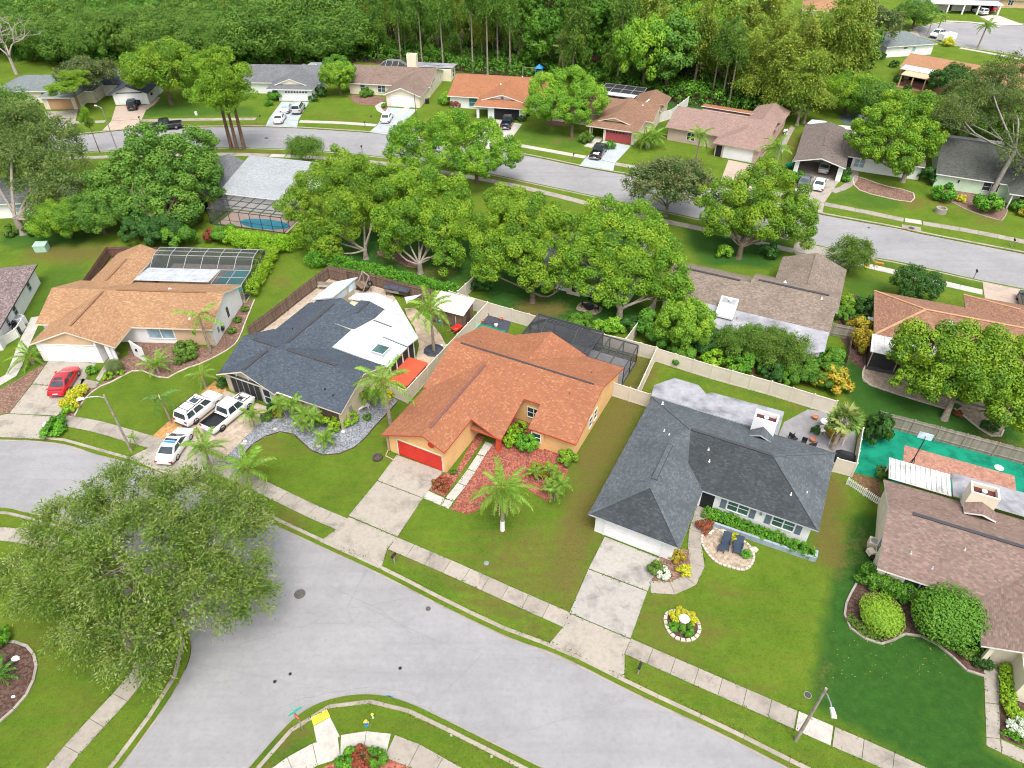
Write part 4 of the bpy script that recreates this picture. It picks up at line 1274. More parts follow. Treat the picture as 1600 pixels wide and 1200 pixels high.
MB().tube([(-1.25, -.25, .25), (-1.1, -.9, .1), (.1, -1.0, .08)], .06, 8).build('downpipe', M['trim_tan'], h.e)
h.done()

# ---- dark grey hipped house right of it
h = House('house', 'white house with hipped dark grey roof and slate blue shutters', (940, 835), -27, 'white', 'sh_grey', 'trim_grey')
z1 = h.hip(-1.2, 16.2, 6.35, 16.35, 'u', 2.6, .376, True, True)
z2 = 2.6 + .376 * 3.9
h.plane([(-1.2, 12., 2.602), (-1.2, -.5, 2.602), (2.7, 3.4, z2), (2.7, 10.3, z2)])
h.plane([(6.6, -.5, 2.602), (6.6, 9.2, 2.602), (2.7, 10.3, z2), (2.7, 3.4, z2)])
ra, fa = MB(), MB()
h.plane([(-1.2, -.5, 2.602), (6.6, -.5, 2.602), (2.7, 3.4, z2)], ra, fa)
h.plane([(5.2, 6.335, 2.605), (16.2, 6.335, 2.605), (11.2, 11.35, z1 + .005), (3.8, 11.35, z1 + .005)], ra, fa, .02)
ra.build('front_roof_slope', M['sh_algae'], h.e); fa.build('fascia', M['trim_grey'], h.e)  # street-facing slopes get the darker shingle set
h.wallbox(-.7, 6.1, .05, 7., 2.6)
h.cap((2.7, 4.3, z2), (2.7, 9., z2), .5, .06, M['capdark']); h.cap((2.7, 4.4, z2), (2.7, 8.9, z2), .4, .08, M['sh_grey'])
h.cap((3.9, 11.35, z1), (10.9, 11.35, z1), .26, .06, M['capdark'])
for a, b in (((-1.2, -.5, 2.6), (2.7, 3.4, z2)), ((6.6, -.5, 2.6), (2.7, 3.4, z2)), ((-1.2, 16.35, 2.6), (3.8, 11.35, z1)), ((16.2, 6.35, 2.6), (11.2, 11.35, z1)), ((16.2, 16.35, 2.6), (11.2, 11.35, z1))):
 h.cap(a, b, .24, .035)
h.garage('S', 2.65, .05, 4.88, 2.13, 'whitedoor')
for u in (9.75, 13.55):
 h.win('S', u, 6.85, 1.75, .95, 2.15, 2, 'trim', 'glass_green')
 for sd in (-1, 1):
  h.wbox(MB(), 'S', u + sd * 1.25, 6.85, -.24, .24, .85, 2.25, 0, .05).build('shutter', M['shutter'], h.e)
h.wbox(MB(), 'S', 11.65, 6.85, -.08, .08, 1.65, 1.95, 0, .12).build('wall_lamp', M['metal'], h.e)
h.wbox(MB(), 'S', 7.15, 6.85, -.55, .55, .02, 2.35, -.02, .02).build('door_recess', M['dark'], h.e)
for u, v, n in ((.2, 15.0, .5), (1.6, 10.9, .35), (2.2, 10.4, .25)):
 h.pipe(u, v, 2.6 + .376 * (u + 1.2), n, .1 if n == .5 else .06)
for u, v in ((5.9, 10.), (6.3, 9.), (13.4, 8.5)):
 h.pipe(u, v, 2.6 + .376 * (v - 6.35), .35, .06)
h.pipe(14.6, 9.6, 2.6 + .376 * 1.6, .2, .05)
h.flat([(-1.3, 16.3, 2.75), (11.05, 16.3, 2.75), (11.0, 20.2, 2.45), (3.9, 19.85, 2.45), (3.5, 19.3, 2.5), (2.4, 20.45, 2.4), (-.1, 20.45, 2.4), (-1.6, 18.2, 2.55)], 'membrane_grey', 'lanai_roof', .14, 'trim_grey')
h.wallbox(-.9, 10.7, 16., 19.3, 2.3)
h.chimney(8.6, 10.7, 15.25, 16.6, 2., 4.75, 'white', 'maroondark')
h.plane([(8.5, 14.2, 3.35), (9.65, 14.0, 4.0), (9.65, 15.23, 4.0), (8.5, 15.23, 3.1)]); h.plane([(9.65, 14.0, 4.0), (10.8, 14.2, 3.35), (10.8, 15.23, 3.1), (9.65, 15.23, 4.0)])
h.wbox(MB(), 'W', -.7, 4.2, -.45, .45, .1, .9, 0, .75).build('air_conditioner', M['trim'], h.e)
h.wbox(MB(), 'W', -.7, 6.6, -.3, .3, .6, 1.3, 0, .3).build('meter_box', M['trim_grey'], h.e)
h.done()

# ---- navy roofed house with the white membrane roof
h = House('house', 'beige house with dark blue grey shingles and big white flat rear roof', (360, 610), -25, 'beige', 'sh_navy', 'trim_cream')
zr, p = 4.35, .43
mz = lambda v: zr - p * abs(v - 4.1)
h.gable(-.5, 14.9, -.2, 8.4, 'u', 4.1, zr, p, wrect=(-.1, 14.5, .35, 8.))
gz3 = 2.5 + .43 * 3.8
h.plane([(-.55, -.62, 2.5), (3.3, -.62, gz3), (3.3, 4., gz3), (-.55, 4., 2.5)])
h.plane([(3.3, -.62, gz3), (7.1, -.62, 2.52), (7.1, 2., 2.52), (3.3, 4., gz3)])
pr = [(-.1, 0), (6.7, 0), (6.7, 2.45), (3.3, gz3 - .2), (-.1, 2.45)]
h.wall.add([(q[0], .02, q[1]) for q in pr] + [(q[0], 2., q[1]) for q in pr], [(0, 1, 2, 3, 4), (9, 8, 7, 6, 5)] + [((i + 1) % 5, i, 5 + i, 5 + (i + 1) % 5) for i in range(5)])
# rear wing
h.gable(-.6, 8.3, 4.1, 14.8, 'v', 4.5, 4.3, .41, wrect=(-.1, 7.9, 5., 14.4))
h.plane([(6.2, 11., 3.62), (7.4, 13.2, 3.8), (7.4, 16.2, 3.8), (6.2, 16.2, 3.62)]); h.plane([(7.4, 13.2, 3.8), (9.4, 14.1, 3.25), (9.4, 16.2, 3.25), (7.4, 16.2, 3.8)]); h.plane([(6.2, 11., 3.62), (8.25, 11.6, 2.95), (9.4, 14.1, 3.25), (7.4, 13.2, 3.8)])
h.flat([(4.3, 16.22, 3.3), (7.3, 16.22, 3.78), (7.0, 18.2, 3.7), (4.3, 17.8, 3.2)], 'membrane', 'rear_roof', .14, 'trim'); h.flat([(7.3, 16.22, 3.78), (9.5, 16.22, 3.2), (9.1, 18.4, 3.1), (7.0, 18.2, 3.7)], 'membrane', 'rear_roof', .14, 'trim')
h.flat([(-.1, 14.8, 2.75), (3.25, 14.8, 4.0), (3.25, 19.9, 4.0), (-.1, 19.2, 2.75)], 'membrane', 'shed_roof', .14, 'trim_grey')
h.wallbox(.3, 3.1, 14.5, 19.0, 2.6); h.wallbox(4.8, 9., 14.4, 17.6, 3.1)
h.wall.add([(3.1, 14.9, 2.6), (3.1, 19.4, 2.6), (3.1, 19.4, 3.85), (3.1, 14.9, 3.85), (1.6, 14.9, 2.6), (1.6, 19.4, 2.6), (1.6, 19.4, 3.2), (1.6, 14.9, 3.2)], [(0, 1, 2, 3), (1, 5, 6, 2), (4, 0, 3, 7)])
h.wbox(MB(), 'E', 3.1, 16.3, -1.2, 1.2, 2.8, 3.7, 0, .05).build('clerestory_panel', M['membrane'], h.e); h.wbox(MB(), 'E', 3.1, 18.6, -.6, .6, 2.8, 3.7, 0, .05).build('clerestory_window', M['glass_sky'], h.e)
fl = h.flat([(8.0, 7.95, 2.95), (15.15, 7.7, 2.75), (15.25, 11.5, 2.75), (11.95, 11.75, 2.95), (11.95, 13.75, 2.95), (8.1, 14.1, 3.0)], 'membrane', 'flat_roof', .14, 'trim_grey')
h.flat([(12.0, 11.8, 3.12), (15.3, 11.55, 2.95), (15.55, 13.4, 2.9), (9.35, 18.7, 3.05), (8.25, 14.15, 3.2), (12.0, 13.8, 3.15)], 'membrane', 'flat_roof', .14, 'trim_grey')
for v0 in (15.1, 16.2, 17.3):
 h.cap((8.6, v0, 3.16), (8.7 + (18.9 - v0) * 1.0, v0 - .1, 3.1), .05, .03, M['trim_grey'], 'roof_seam')
h.cap((12.3, 12.9, 3.15), (15.2, 12.6, 2.95), .05, .03, M['trim_grey'], 'roof_seam')
sk = MB().box(12.3, 13.9, 8.9, 10.4, 2.86, 3.1).build('skylight', M['trim_grey'], h.e)
MB().box(12.42, 13.78, 9.02, 10.28, 3.1, 3.13).build('skylight_pane', M['glass_green'], sk)
h.wallbox(8.2, 14.5, 8.0, 11.2, 2.6)
for v in (8.4, 9.6, 10.8, 12.0, 13.1):
 h.post(15.0, v, 2.62, .1, 'trim')
for v in (9.0, 10.2, 11.4, 12.6):
 MB().box(14.92, 14.96, v - .55, v + .55, .2, 2.55).build('screen_panel', M['scr_dense'], h.e)
h.cap((3.3, -.3, gz3), (3.3, 3.4, gz3), .3, .06, M['capdark']); h.cap((.8, 4.1, zr), (4.1, 4.1, zr), .3, .06, M['capdark']); h.cap((5.3, 4.1, zr), (11.6, 4.1, zr), .3, .06, M['capdark'])
h.cap((4.5, 5.2, 4.3), (4.5, 13.4, 4.3), .3, .06, M['capdark']); h.cap((7.4, 13.6, 3.8), (7.4, 16., 3.8), .3, .06, M['capdark'])
# screened garage front with sliding frames, timbered gable
for i in range(5):
 u = 1.05 + i * .78
 h.wbox(MB(), 'S', u, .02, -.36, .36, .05, 2.1, 0, .03).build('screen_panel', M['scr_dense'], h.e)
fr = MB()
for i in range(6):
 h.wbox(fr, 'S', .65 + i * .78, .02, -.035, .035, .03, 2.15, 0, .06)
h.wbox(fr, 'S', 2.6, .02, -2., 2., 2.1, 2.2, 0, .07)
fr.build('screen_frame', M['metal'], h.e)
dr = MB()
for x0, x1, a, b in ((-.5, -.42, .03, 2.1), (.42, .5, .03, 2.1), (-.42, .42, 2.0, 2.1), (-.42, .42, .03, .15), (-.42, .42, 1.0, 1.06)):
 h.wbox(dr, 'S', 5.35, .02, x0, x1, a, b, 0, .08)
dr = dr.build('screen_door', M['glass_sky'], h.e)
h.wbox(MB(), 'S', 5.35, .02, -.4, .4, .1, 2., 0, .04).build('door_screen', M['scr_dense'], dr)
tg = MB()
for a, b in (((.4, 2.45), (3.3, 3.75)), ((3.3, 3.75), (6.4, 2.45)), ((.4, 2.4), (6.4, 2.4)), ((1.6, 2.45), (1.9, 3.0)), ((3.3, 2.45), (3.3, 3.7)), ((4.9, 2.45), (4.7, 3.0))):
 tg.bar((a[0], -.02, a[1]), (b[0], -.02, b[1]), .1, .12)
tg.build('gable_timber', M['trim'], h.e)
h.wall.box(11.9, 14.5, .05, .36, 0, 2.35)
h.wbox(MB(), 'S', 13.2, .05, -1.15, 1.15, .05, 2.1, 0, .03).build('dark_panel', M['brown_w'], h.e)
for u in (7.5, 9.6, 11.7): h.post(u, .05, 2.4, .16, 'trim_cream')
MB().box(7.0, 9.6, -.3, -.14, 2.35, 2.47).build('gutter', M['trim'], h.e)
for u, v in ((11.9, 1.5), (13.1, 1.2), (2.6, 8.2)): h.pipe(u, v, mz(v) if u > 3 else 3.5, .25, .07, 'black')
for z0 in (.95, 1.25, 1.55, 1.85): h.wbox(MB(), 'E', 14.5, 3.9, -.18, .18, z0, z0 + .2, 0, .03).build('louvre_window', M['dark'], h.e)
h.wbox(MB(), 'E', 14.5, 1.6, -.15, .15, 1.2, 1.9, 0, .2).build('meter_box', M['metal'], h.e)
h.done()

# ---- tan roofed house at the left, with its patio roof
h = House('house', 'cream house with tan shingle roof beside the red car drive', (75, 565), -3, 'white', 'sh_tan', 'trim_cream')
zr, p = 4.38, .39
h.gable(-2.5, 18.1, 3.6, 13.15, 'u', 8.38, zr, p, wrect=(-2.1, 17.75, 4.1, 12.7))
h.gable(-.95, 8.7, -.2, 8.3, 'v', 3.85, zr - .02, .39, wrect=(-.5, 6.4, .1, 7.))
h.plane([(-1.1, 9., 2.5), (2.5, 9., 3.95), (2.5, 20.1, 3.95), (-1.1, 20.1, 2.5)]); h.plane([(2.5, 9., 3.95), (4.75, 9., 3.05), (4.75, 20.1, 3.05), (2.5, 20.1, 3.95)])
h.wallbox(-.6, 4.4, 12., 19.6, 2.6)
h.cap((3.85, .9, zr), (3.85, 7.9, zr), .28, .06, M['captan']); h.cap((5.3, 8.38, zr), (16., 8.38, zr), .28, .06, M['captan']); h.cap((2.5, 11., 3.95), (2.5, 16.2, 3.95), .28, .06, M['captan'])
h.garage('S', 2.6, .1, 4.88, 2.13, 'whitedoor')
MB().box(-.3, 6.3, .02, .09, 2.35, 2.42).build('gable_band', M['trim'], h.e)
gs = MB().add([(.2, .05, 2.5), (6.2, .05, 2.5), (6.2, .05, 3.2), (3.85, .05, 4.1), (.2, .05, 2.75)], [(0, 1, 2, 3, 4)]).build('gable_siding', M['tan'], h.e)
h.win('S', 11.6, 4.1, 3.0, .75, 2.1, 2, 'trim', 'glass_blue', rail=False)
h.wbox(MB(), 'S', 15.45, 4.1, -2.2, 2.2, 0, 2.4, 0, .05).build('wall_panel', M['tan'], h.e)
h.wbox(MB(), 'S', 15.6, 4.05, -.12, .12, 1.5, 1.9, 0, .2).build('wall_lamp', M['black'], h.e)
h.wbox(MB(), 'S', 17.5, 4.05, -.22, .22, 0, 2.4, 0, .12).build('stone_pilaster', M['stone'], h.e)
# white wing walls by the entry
for u0, v0, u1, v1, hh in ((7.2, .3, 8.1, .3, 2.3), (9.2, 1.7, 11.2, .4, 2.0)):
 mb = MB(); mb.bar((u0, v0, hh / 2), (u1, v1, hh / 2), .15, hh); mb.build('entry_wall', M['white'], h.e)
h.post(7.6, .2, 2.4, .4, 'white', 'porch_post')
h.wbox(MB(), 'S', 10.2, .95, -.1, .1, 1.2, 1.5, 0, .15).build('wall_lamp', M['black'], h.e)
h.wbox(MB(), 'E', 17.75, 8.6, -.25, .25, .9, 2.2, 0, .04).build('narrow_window', M['glass'], h.e); h.wbox(MB(), 'E', 17.75, 5.4, -.2, .2, .9, 1.6, 0, .04).build('narrow_window', M['metal'], h.e)
MB().lathe([(.18, -.08), (.32, -.08), (.32, .08), (.18, .08), (.18, -.08)], 16).build('hose_reel', M['black'], h.e, (17.9, 6.2, .9), (0, PI / 2, 0))
pr_ = h.flat([(4.5, 12.9, 3.0), (14.1, 12.9, 3.0), (14.1, 16.5, 2.6), (4.3, 16.5, 2.6)], 'corr_grey', 'patio_roof', .08, 'trim')
for i in range(1, 9):
 u = 4.4 + 9.7 * i / 9
 MB().bar((u, 12.95, 3.02), (u, 16.45, 2.62), .05, .04).build('panel_seam', M['trim_grey'], pr_)
for i in range(1, 4):
 v = 12.9 + 3.6 * i / 4; z = 3.0 - .4 * i / 4 + .02
 MB().bar((4.5, v, z), (14.05, v, z), .05, .03).build('panel_seam', M['trim_grey'], pr_)
h.pipe(11., 9.6, zr - .5, .25, .14)
h.pipe(15.1, 4.9, 3.0, .2, .1, 'trim_cream')
h.done()
tag(struct("pool_deck", MB().prism([h.w(*q) for q in ((4.8, 13.), (18.1, 13.), (18.1, 20.4), (16.9, 22.), (4.8, 22.))], -.05, .05), M['tanpavers']))
struct("pool_water", MB().prism([h.w(15.0 + 2.5 * math.cos(t), 18. + 3.2 * math.sin(t)) for t in np.linspace(0, 2 * PI, 24, endpoint=False)], -.05, .07), M['pool'])
c_ = cage('pool_cage', 'large screened pool cage with pale beams behind the tan roofed house', (75, 565), -3, 4.9, 18., 16.6, 22., 2.5, 6, 4, 'alu', 'scr', 1.0, 'NEW', 'u', w=.07)
cage('', '', None, 0, 14.2, 18., 13.1, 16.55, 2.5, 2, 2, 'alu', 'scr', 0, 'E', w=.07, e=c_)

# ---- house at the left edge with purple brown shingles
h = House('house', 'white walled house with mottled purple brown roof cut by the left edge', (40, 484), 103, 'white', 'sh_purple', 'trim_dark')
h.hip(-9., 6.9, -.5, 9.5, 'u', 2.5, .3, True, True, .45)
for u in (-2.4, 3.2): h.win('S', u, -.05, .8, .9, 1.9, 1, 'trim_grey', 'glass')
h.win('S', -5., -.05, .6, .9, 1.9, 1, 'trim_grey', 'glass')
h.done()

# ---- brown roofed house at the right edge
h = House('house', 'cream house with brown shingle roof and corrugated lanai at right edge', (1367, 897), -25, 'cream', 'sh_brown', 'trim')
zr, p = 4.3, .36
h.gable(-.5, 22., -1.55, 8.7, 'u', 3.6, zr, p)
h.gable(6.5, 14.5, -5.5, 3.6, 'v', 10.5, 4.0, .36, wrect=(7.6, 14., -4.4, 0))
h.cap((1.3, 3.6, zr), (20., 3.6, zr), .3, .07, M['capdark'])
crr = h.flat([(-.2, 8.75, 2.75), (4.75, 8.75, 2.75), (4.75, 11.75, 2.5), (-.2, 11.75, 2.5)], 'corr', 'corrugated_roof', .08, 'trim')
for i in range(12):
 u = .0 + 4.7 * i / 11.5
 MB().bar((u, 8.8, 2.79), (u, 11.7, 2.54), .12, .06).build('roof_rib', M['corr'], crr)
h.flat([(4.85, 8.75, 2.9), (22., 8.75, 2.9), (22., 12., 2.6), (4.85, 11.95, 2.6)], 'membrane_grey', 'lanai_roof', .14, 'trim_grey')
h.chimney(5.5, 7.6, 7.7, 9.1, 2.4, 4.7, 'cream', 'maroondark', .45)
h.plane([(5.4, 6.4, 3.5), (6.55, 6.2, 4.0), (6.55, 7.68, 4.0), (5.4, 7.68, 3.4)]); h.plane([(6.55, 6.2, 4.0), (7.7, 6.4, 3.5), (7.7, 7.68, 3.4), (6.55, 7.68, 4.0)])
h.win('S', 2.8, -1.05, 2.2, .7, 2.0, 2, 'trim', 'glass', rail=False)
h.win('S', 5.8, -1.05, .9, .7, 2.0, 1)
h.wbox(MB(), 'W', -.2, 1.8, -.3, .3, 1.0, 2.2, 0, .04).build('narrow_window', M['glass'], h.e)
for u, v in ((1.6, .4), (3.2, -.2), (5.2, 2.)): h.pipe(u, v, zr - p * (3.6 - v), .3, .06, 'trim_grey')
for u in (.0, 2.4, 4.7): h.post(u, 11.6, 2.5, .1, 'trim')
h.post(7.3, -5.1, 2.4, .3, 'cream', 'porch_post')
h.wallbox(9.2, 14., -7.0, -4.4, 2.2)
h.done()
cond = thing('air_conditioner', 'cream outdoor unit beside the left wall of the brown roofed house', 'air conditioner', at(1362, 855), R(-25))
MB().box(-.4, .4, -.4, .4, .05, .85).build('casing', M['trim_cream'], cond); MB().lathe([(.0, .87), (.3, .88), (.33, .85)], 14).build('fan_grille', M['metal'], cond)

# ---- brown roofed house in the middle row with skylight box
h = House('house', 'long brown shingle house with pale lanai roof and skylight hood', (1097, 520), -25.5, 'white', 'sh_brown2', 'trim_grey')
zr, p = 4.5, .4
h.gable(3.5, 13.4, 2.1, 12.1, 'u', 7.1, zr, p)
h.gable(-6.0, 3.6, 2.1, 11., 'u', 6.55, 4.2, .385)
h.gable(5.9, 13.8, 7.1, 17.9, 'v', 9.85, 4.06, .39, wrect=(6.4, 13.3, 8., 17.3))
h.cap((-5., 6.55, 4.2), (2.3, 6.55, 4.2), .3, .06, M['capdark']); h.cap((4.3, 7.1, zr), (12.3, 7.1, zr), .3, .06, M['capdark']); h.cap((9.85, 9.5, 4.06), (9.85, 17.5, 4.06), .4, .05)
h.flat([(-1., 2.15, 2.75), (13.3, 2.15, 2.75), (13.3, -1.1, 2.4), (11., -2.8, 2.3), (7., -2.2, 2.4), (-.5, -1.9, 2.4)], 'membrane_grey', 'lanai_roof', .14, 'trim_grey')
h.wallbox(11.1, 12.9, -1.0, 2.2, 2.3)
sk = MB().add([(1.0, -.1, 2.75), (3.0, -.1, 2.75), (3.0, 2.6, 2.9), (1.0, 2.6, 2.9), (1.0, -.1, 3.0), (3.0, -.1, 3.0), (3.0, 2.6, 4.0), (1.0, 2.6, 4.0)], [(0, 1, 5, 4), (1, 2, 6, 5), (2, 3, 7, 6), (3, 0, 4, 7), (4, 5, 6, 7)]).build('skylight_hood', M['trim'], h.e)
MB().add([(1.15, .0, 3.05), (2.85, .0, 3.05), (2.85, 1.5, 3.62), (1.15, 1.5, 3.62)], [(0, 1, 2, 3)]).build('skylight_pane', M['glass_sky'], sk)
MB().add([(1.2, 1.7, 3.7), (2.8, 1.7, 3.7), (2.8, 2.45, 3.97), (1.2, 2.45, 3.97)], [(0, 1, 2, 3)]).build('skylight_recess', M['metal'], sk)
MB().lathe([(0, .25), (.25, .2), (.22, 0)], 12, (2.1, 2.1, 3.85)).build('vent_cap', M['whitestone'], sk)
h.pipe(3.4, .6, 2.6, .5, .08, 'metal'); h.pipe(7.2, 9.5, 3.6, .3, .12); h.pipe(11.6, 6.4, 4.2, .4, .07)
for u in (.0, 3., 6.2, 9.4): h.post(u, -1.7 - (.5 if u > 5 else 0), 2.35, .1, 'trim')
h.win('E', 13.05, 4.5, 1.0, .8, 2., 1, 'trim', 'glass_blue')
h.done()

# ---- red brown house at the right, middle row
h = House('house', 'red brown hipped house with white panel patio roof behind a spreading tree', (1360, 560), -22, 'beige', 'sh_red', 'trim_tan')
h.hip(-.4, 24., 1., 11., 'u', 2.5, .31, True, True)
z2 = 2.5 + .31 * 5
h.plane([(9.6, 8., 2.51), (9.6, 14.1, 2.51), (14.6, 10.2, z2 - .1), (14.6, 6.2, z2)])
h.plane([(9.6, 14.1, 2.51), (19.6, 14.1, 2.51), (14.6, 10.2, z2 - .1)]); h.plane([(19.6, 14.1, 2.51), (19.6, 8., 2.51), (14.6, 6.2, z2), (14.6, 10.2, z2 - .1)])
h.wallbox(10.1, 19.1, 8., 13.6, 2.4)
M['caplt'] = plain('light_ridge_tiles', (.42, .23, .13), .85, 0, .1)
for a, b in (((-.4, 1., 2.5), (4.6, 6., z2)), ((-.4, 11., 2.5), (4.6, 6., z2)), ((4.6, 6., z2), (19., 6., z2)), ((9.6, 14.1, 2.5), (14.6, 10.2, z2 - .1))):
 h.cap(a, b, .3, .05, M['caplt'])
ppr = h.flat([(-.6, 1.02, 2.6), (6.5, 1.02, 2.6), (6.5, -2.5, 2.35), (-.7, -2.2, 2.35)], 'corr', 'patio_roof', .1, 'trim_tan')
for i in range(7): MB().bar((-.3 + i, .95, 2.63), (-.3 + i, -2.1, 2.39), .07, .05).build('roof_rib', M['corr'], ppr)
MB().box(-.5, 14., -2.3, -2.2, .0, .5).build('kick_wall', M['trim_dark'], h.e)
for u in (-.45, 2.2, 4.9, 7.6): h.post(u, -2.25, 2.35, .1, 'trim_tan')
for u in (.88, 3.55, 6.25): MB().box(u - 1.25, u + 1.25, -2.27, -2.24, .5, 2.3).build('screen_panel', M['scr_dense'], h.e)
MB().box(-.48, -.44, -2.1, .9, .1, 2.3).build('screen_panel', M['scr_dense'], h.e)
for u, v in ((7.2, 4.6), (14.2, 3.9)): MB().box(u - .2, u + .2, v - .2, v + .2, 3.2, 3.85).build('roof_vent', M['whitestone'], h.e)
h.wbox(MB(), 'W', .1, 7., -.4, .4, .1, .9, 0, .7).build('air_conditioner', M['trim'], h.e)
h.done()

# ---- pale grey roofed house with pool cage, middle row left
h = House('house', 'house with pale grey roof above a screened blue pool', (373, 345), -14, 'white', 'sh_ltgrey', 'trim')
h.gable(-4.6, 6.5, 3., 15.5, 'u', 13.2, 4.6, (.19, .5), .4, .3)
h.done()
struct("pool_deck", MB().prism([h.w(*q) for q in ((-2.5, -1.6), (9., -1.8), (9., 3.), (-2.5, 3.))], -.05, .05), M['pink'])
struct("pool_water", MB().prism([h.w(4.4 + 4.0 * math.cos(t), -.1 + 1.5 * math.sin(t)) for t in np.linspace(0, 2 * PI, 24, endpoint=False)], -.05, .07), M['pool_b'])
cage('pool_cage', 'dark screened pool cage over the bright blue pool', (373, 345), -14, -3.4, 8.6, -2., 3.1, 2.5, 7, 3, 'bronze', 'scr_l', 0, 'SEW', w=.07)
# neighbour with tan walls, half hidden by trees
h = House('house', 'tan walled house with grey roof half hidden by dark trees', (336, 330), -18, 'tan', 'sh_f3', 'trim')
h.gable(-9., .4, -.6, 11.4, 'v', -4.3, 4.3, .36)
h.win('E', -.1, 3.4, .8, .8, 2., 1); h.win('E', -.1, 7.5, .9, .8, 2., 1)
h.wbox(MB(), 'E', -.1, 5.5, -.5, .5, .1, .8, 0, .6).build('air_conditioner', M['trim_cream'], h.e)
h.wbox(MB(), 'S', -1.6, -.3, -.9, .9, .05, 2.1, 0, .03).build('door_recess', M['dark'], h.e)
h.done()
# far left white house behind the oak
h = House('house', 'white house with dark roof and blue window behind the big left oak', (0, 341), 6, 'white', 'sh_f3', 'trim')
h.gable(-14., 8.5, -.6, 9.4, 'u', 4.4, 4.3, .36)
h.win('S', 3.6, -.1, 1.5, .9, 2.1, 1, 'trim', 'glass_blue'); h.win('S', -1.2, -.1, 2.2, .3, 2.1, 2)
h.done()
# white house hidden behind the camphor trees
h = House('house', 'white house with blue grey roof hidden behind the camphor trees', (880, 455), -25, 'white', 'sh_f1', 'trim')
h.gable(-4., 8.8, -.4, 11., 'u', 5.3, 4.2, .34)
h.gable(1.5, 7., 5., 15.5, 'v', 4.2, 3.6, .34)
h.wbox(MB(), 'S', 4.5, .1, -.9, .9, .05, 2.1, 0, .05).build('glass_door', M['glass_sky'], h.e)
h.win('S', -1.2, .1, 1.2, .9, 2., 1)
h.wbox(MB(), 'S', 1.5, .1, -.9, .9, .05, 1.5, 0, .5).build('pump_cover', M['cream'], h.e)
h.wbox(MB(), 'S', 1.6, -.4, -.3, .3, .6, 1.2, 0, .05).build('fan_grille', M['black'], h.e)
h.done()

# ================================================================== far row across the second street
def simple_win(h, *a, **k): h.win(*a, **k)
h = House('house', 'house with hipped grey roof and tan garage door at far left', (77, 172), 0, 'cream', 'sh_f1', 'trim')
h.hip(-13., 8., 4., 14.5, 'u', 2.5, .34, True, True)
zz = 2.5 + .34 * 3.8
h.plane([(-1.4, 9., 2.51), (-1.4, -.1, 2.51), (2.4, 4., zz), (2.4, 9., zz)]); h.plane([(6.2, -.1, 2.51), (6.2, 9., 2.51), (2.4, 9., zz), (2.4, 4., zz)]); h.plane([(-1.4, -.1, 2.51), (6.2, -.1, 2.51), (2.4, 4., zz)])
h.wallbox(-.9, 5.7, .4, 7., 2.45)
h.garage('S', 2.6, .4, 4.88, 2.1, 'tandoor'); h.win('S', -2.6, 4.5, 1.2, .8, 2., 2); h.win('S', -7., 4.5, 1.2, .8, 2., 2)
h.cap((2.4, 4., zz), (2.4, 8.5, zz), .3, .04, M['tan']); h.pipe(-2.5, 8., 3.5, .3, .1); h.pipe(2.2, 9.3, 4.1, .3, .25)
h.done()
h = House('house', 'white gabled garage house with nearly black roof behind the dark jeep', (184, 164), 5, 'white', 'sh_f2', 'trim_dark')
h.gable(-.9, 7., -.6, 15., 'v', 3.05, 3.9, .38, wrect=(-.4, 6.5, 0, 14.5)); h.gable(-8., 7., 6., 15., 'u', 10.5, 4.2, .38)
h.garage('S', 3.05, 0, 4.88, 2.1, 'whitedoor'); h.wbox(MB(), 'S', 3.05, 0, -2.6, 2.6, 2.28, 2.45, 0, .06).build('header_board', M['black'], h.e)
h.cap((3.05, -.3, 3.9), (3.05, 9.5, 3.9), .35, .06, M['black'])
h.wbox(MB(), 'E', 6.5, 2.2, -.3, .3, 1.2, 1.6, 0, .25).build('wall_lamp', M['black'], h.e)
h.done()
h = House('house', 'white house with grey hipped roof and three cars on its drive', (445, 158), -2.5, 'white', 'sh_f3', 'trim')
h.gable(-12., 6.9, 4.4, 17., 'u', 10.7, 4.4, .32); h.wall
h.hip(-3.4, 6.5, -.4, 12., 'v', 2.5, .36, True, False, .5, True, (-1.2, 6., .2, 8.))
gm = MB().add([(-1.4, 1.0, 3.1), (4.5, 1.0, 3.1), (1.55, 1.0, 4.1), (-1.4, 3.2, 3.1), (4.5, 3.2, 3.1), (1.55, 3.6, 4.1)], [(0, 1, 2), (0, 2, 5, 3), (2, 1, 4, 5)]).build('gable_face', M['cream'], h.e)
h.plane([(-1.8, .8, 3.05), (1.55, .8, 4.25), (1.55, 5., 4.25), (-1.8, 4., 3.05)]); h.plane([(1.55, .8, 4.25), (4.9, .8, 3.05), (4.9, 4., 3.05), (1.55, 5., 4.25)])
h.garage('S', 2.7, .2, 4.88, 2.1, 'whitedoor', lights=True)
h.flat([(1., 15.5, 3.), (8., 15.5, 3.), (8., 19., 2.7), (1., 19., 2.7)], 'membrane_grey', 'lanai_roof'); h.wallbox(1.5, 7.5, 15.4, 18.6, 2.6)
h.cap((3.9, 13.4, 3.7), (4.6, 10.9, 4.45), .25, .12, M['trim'], 'roof_flashing')
h.done()
h = House('house', 'cream house with brown roof white garage door and rear chimney', (607, 166), -9, 'cream', 'sh_f4', 'trim')
h.gable(-11., 7.5, 6.2, 19., 'u', 12.6, 4.4, .32, wrect=(-10.6, 7.1, 6.7, 18.5)); h.gable(-.7, 7.2, -.5, 12., 'v', 3.1, 3.95, .38, wrect=(-.3, 6.8, 0, 8.))
h.garage('S', 3.1, 0, 4.88, 2.1, 'whitedoor')
h.win('S', -3.4, 6.7, 1.6, .6, 2.1, 2, 'trim', 'glass_green'); h.win('S', -7.6, 6.7, 1.0, .6, 2.1, 1, 'trim', 'glass_green')
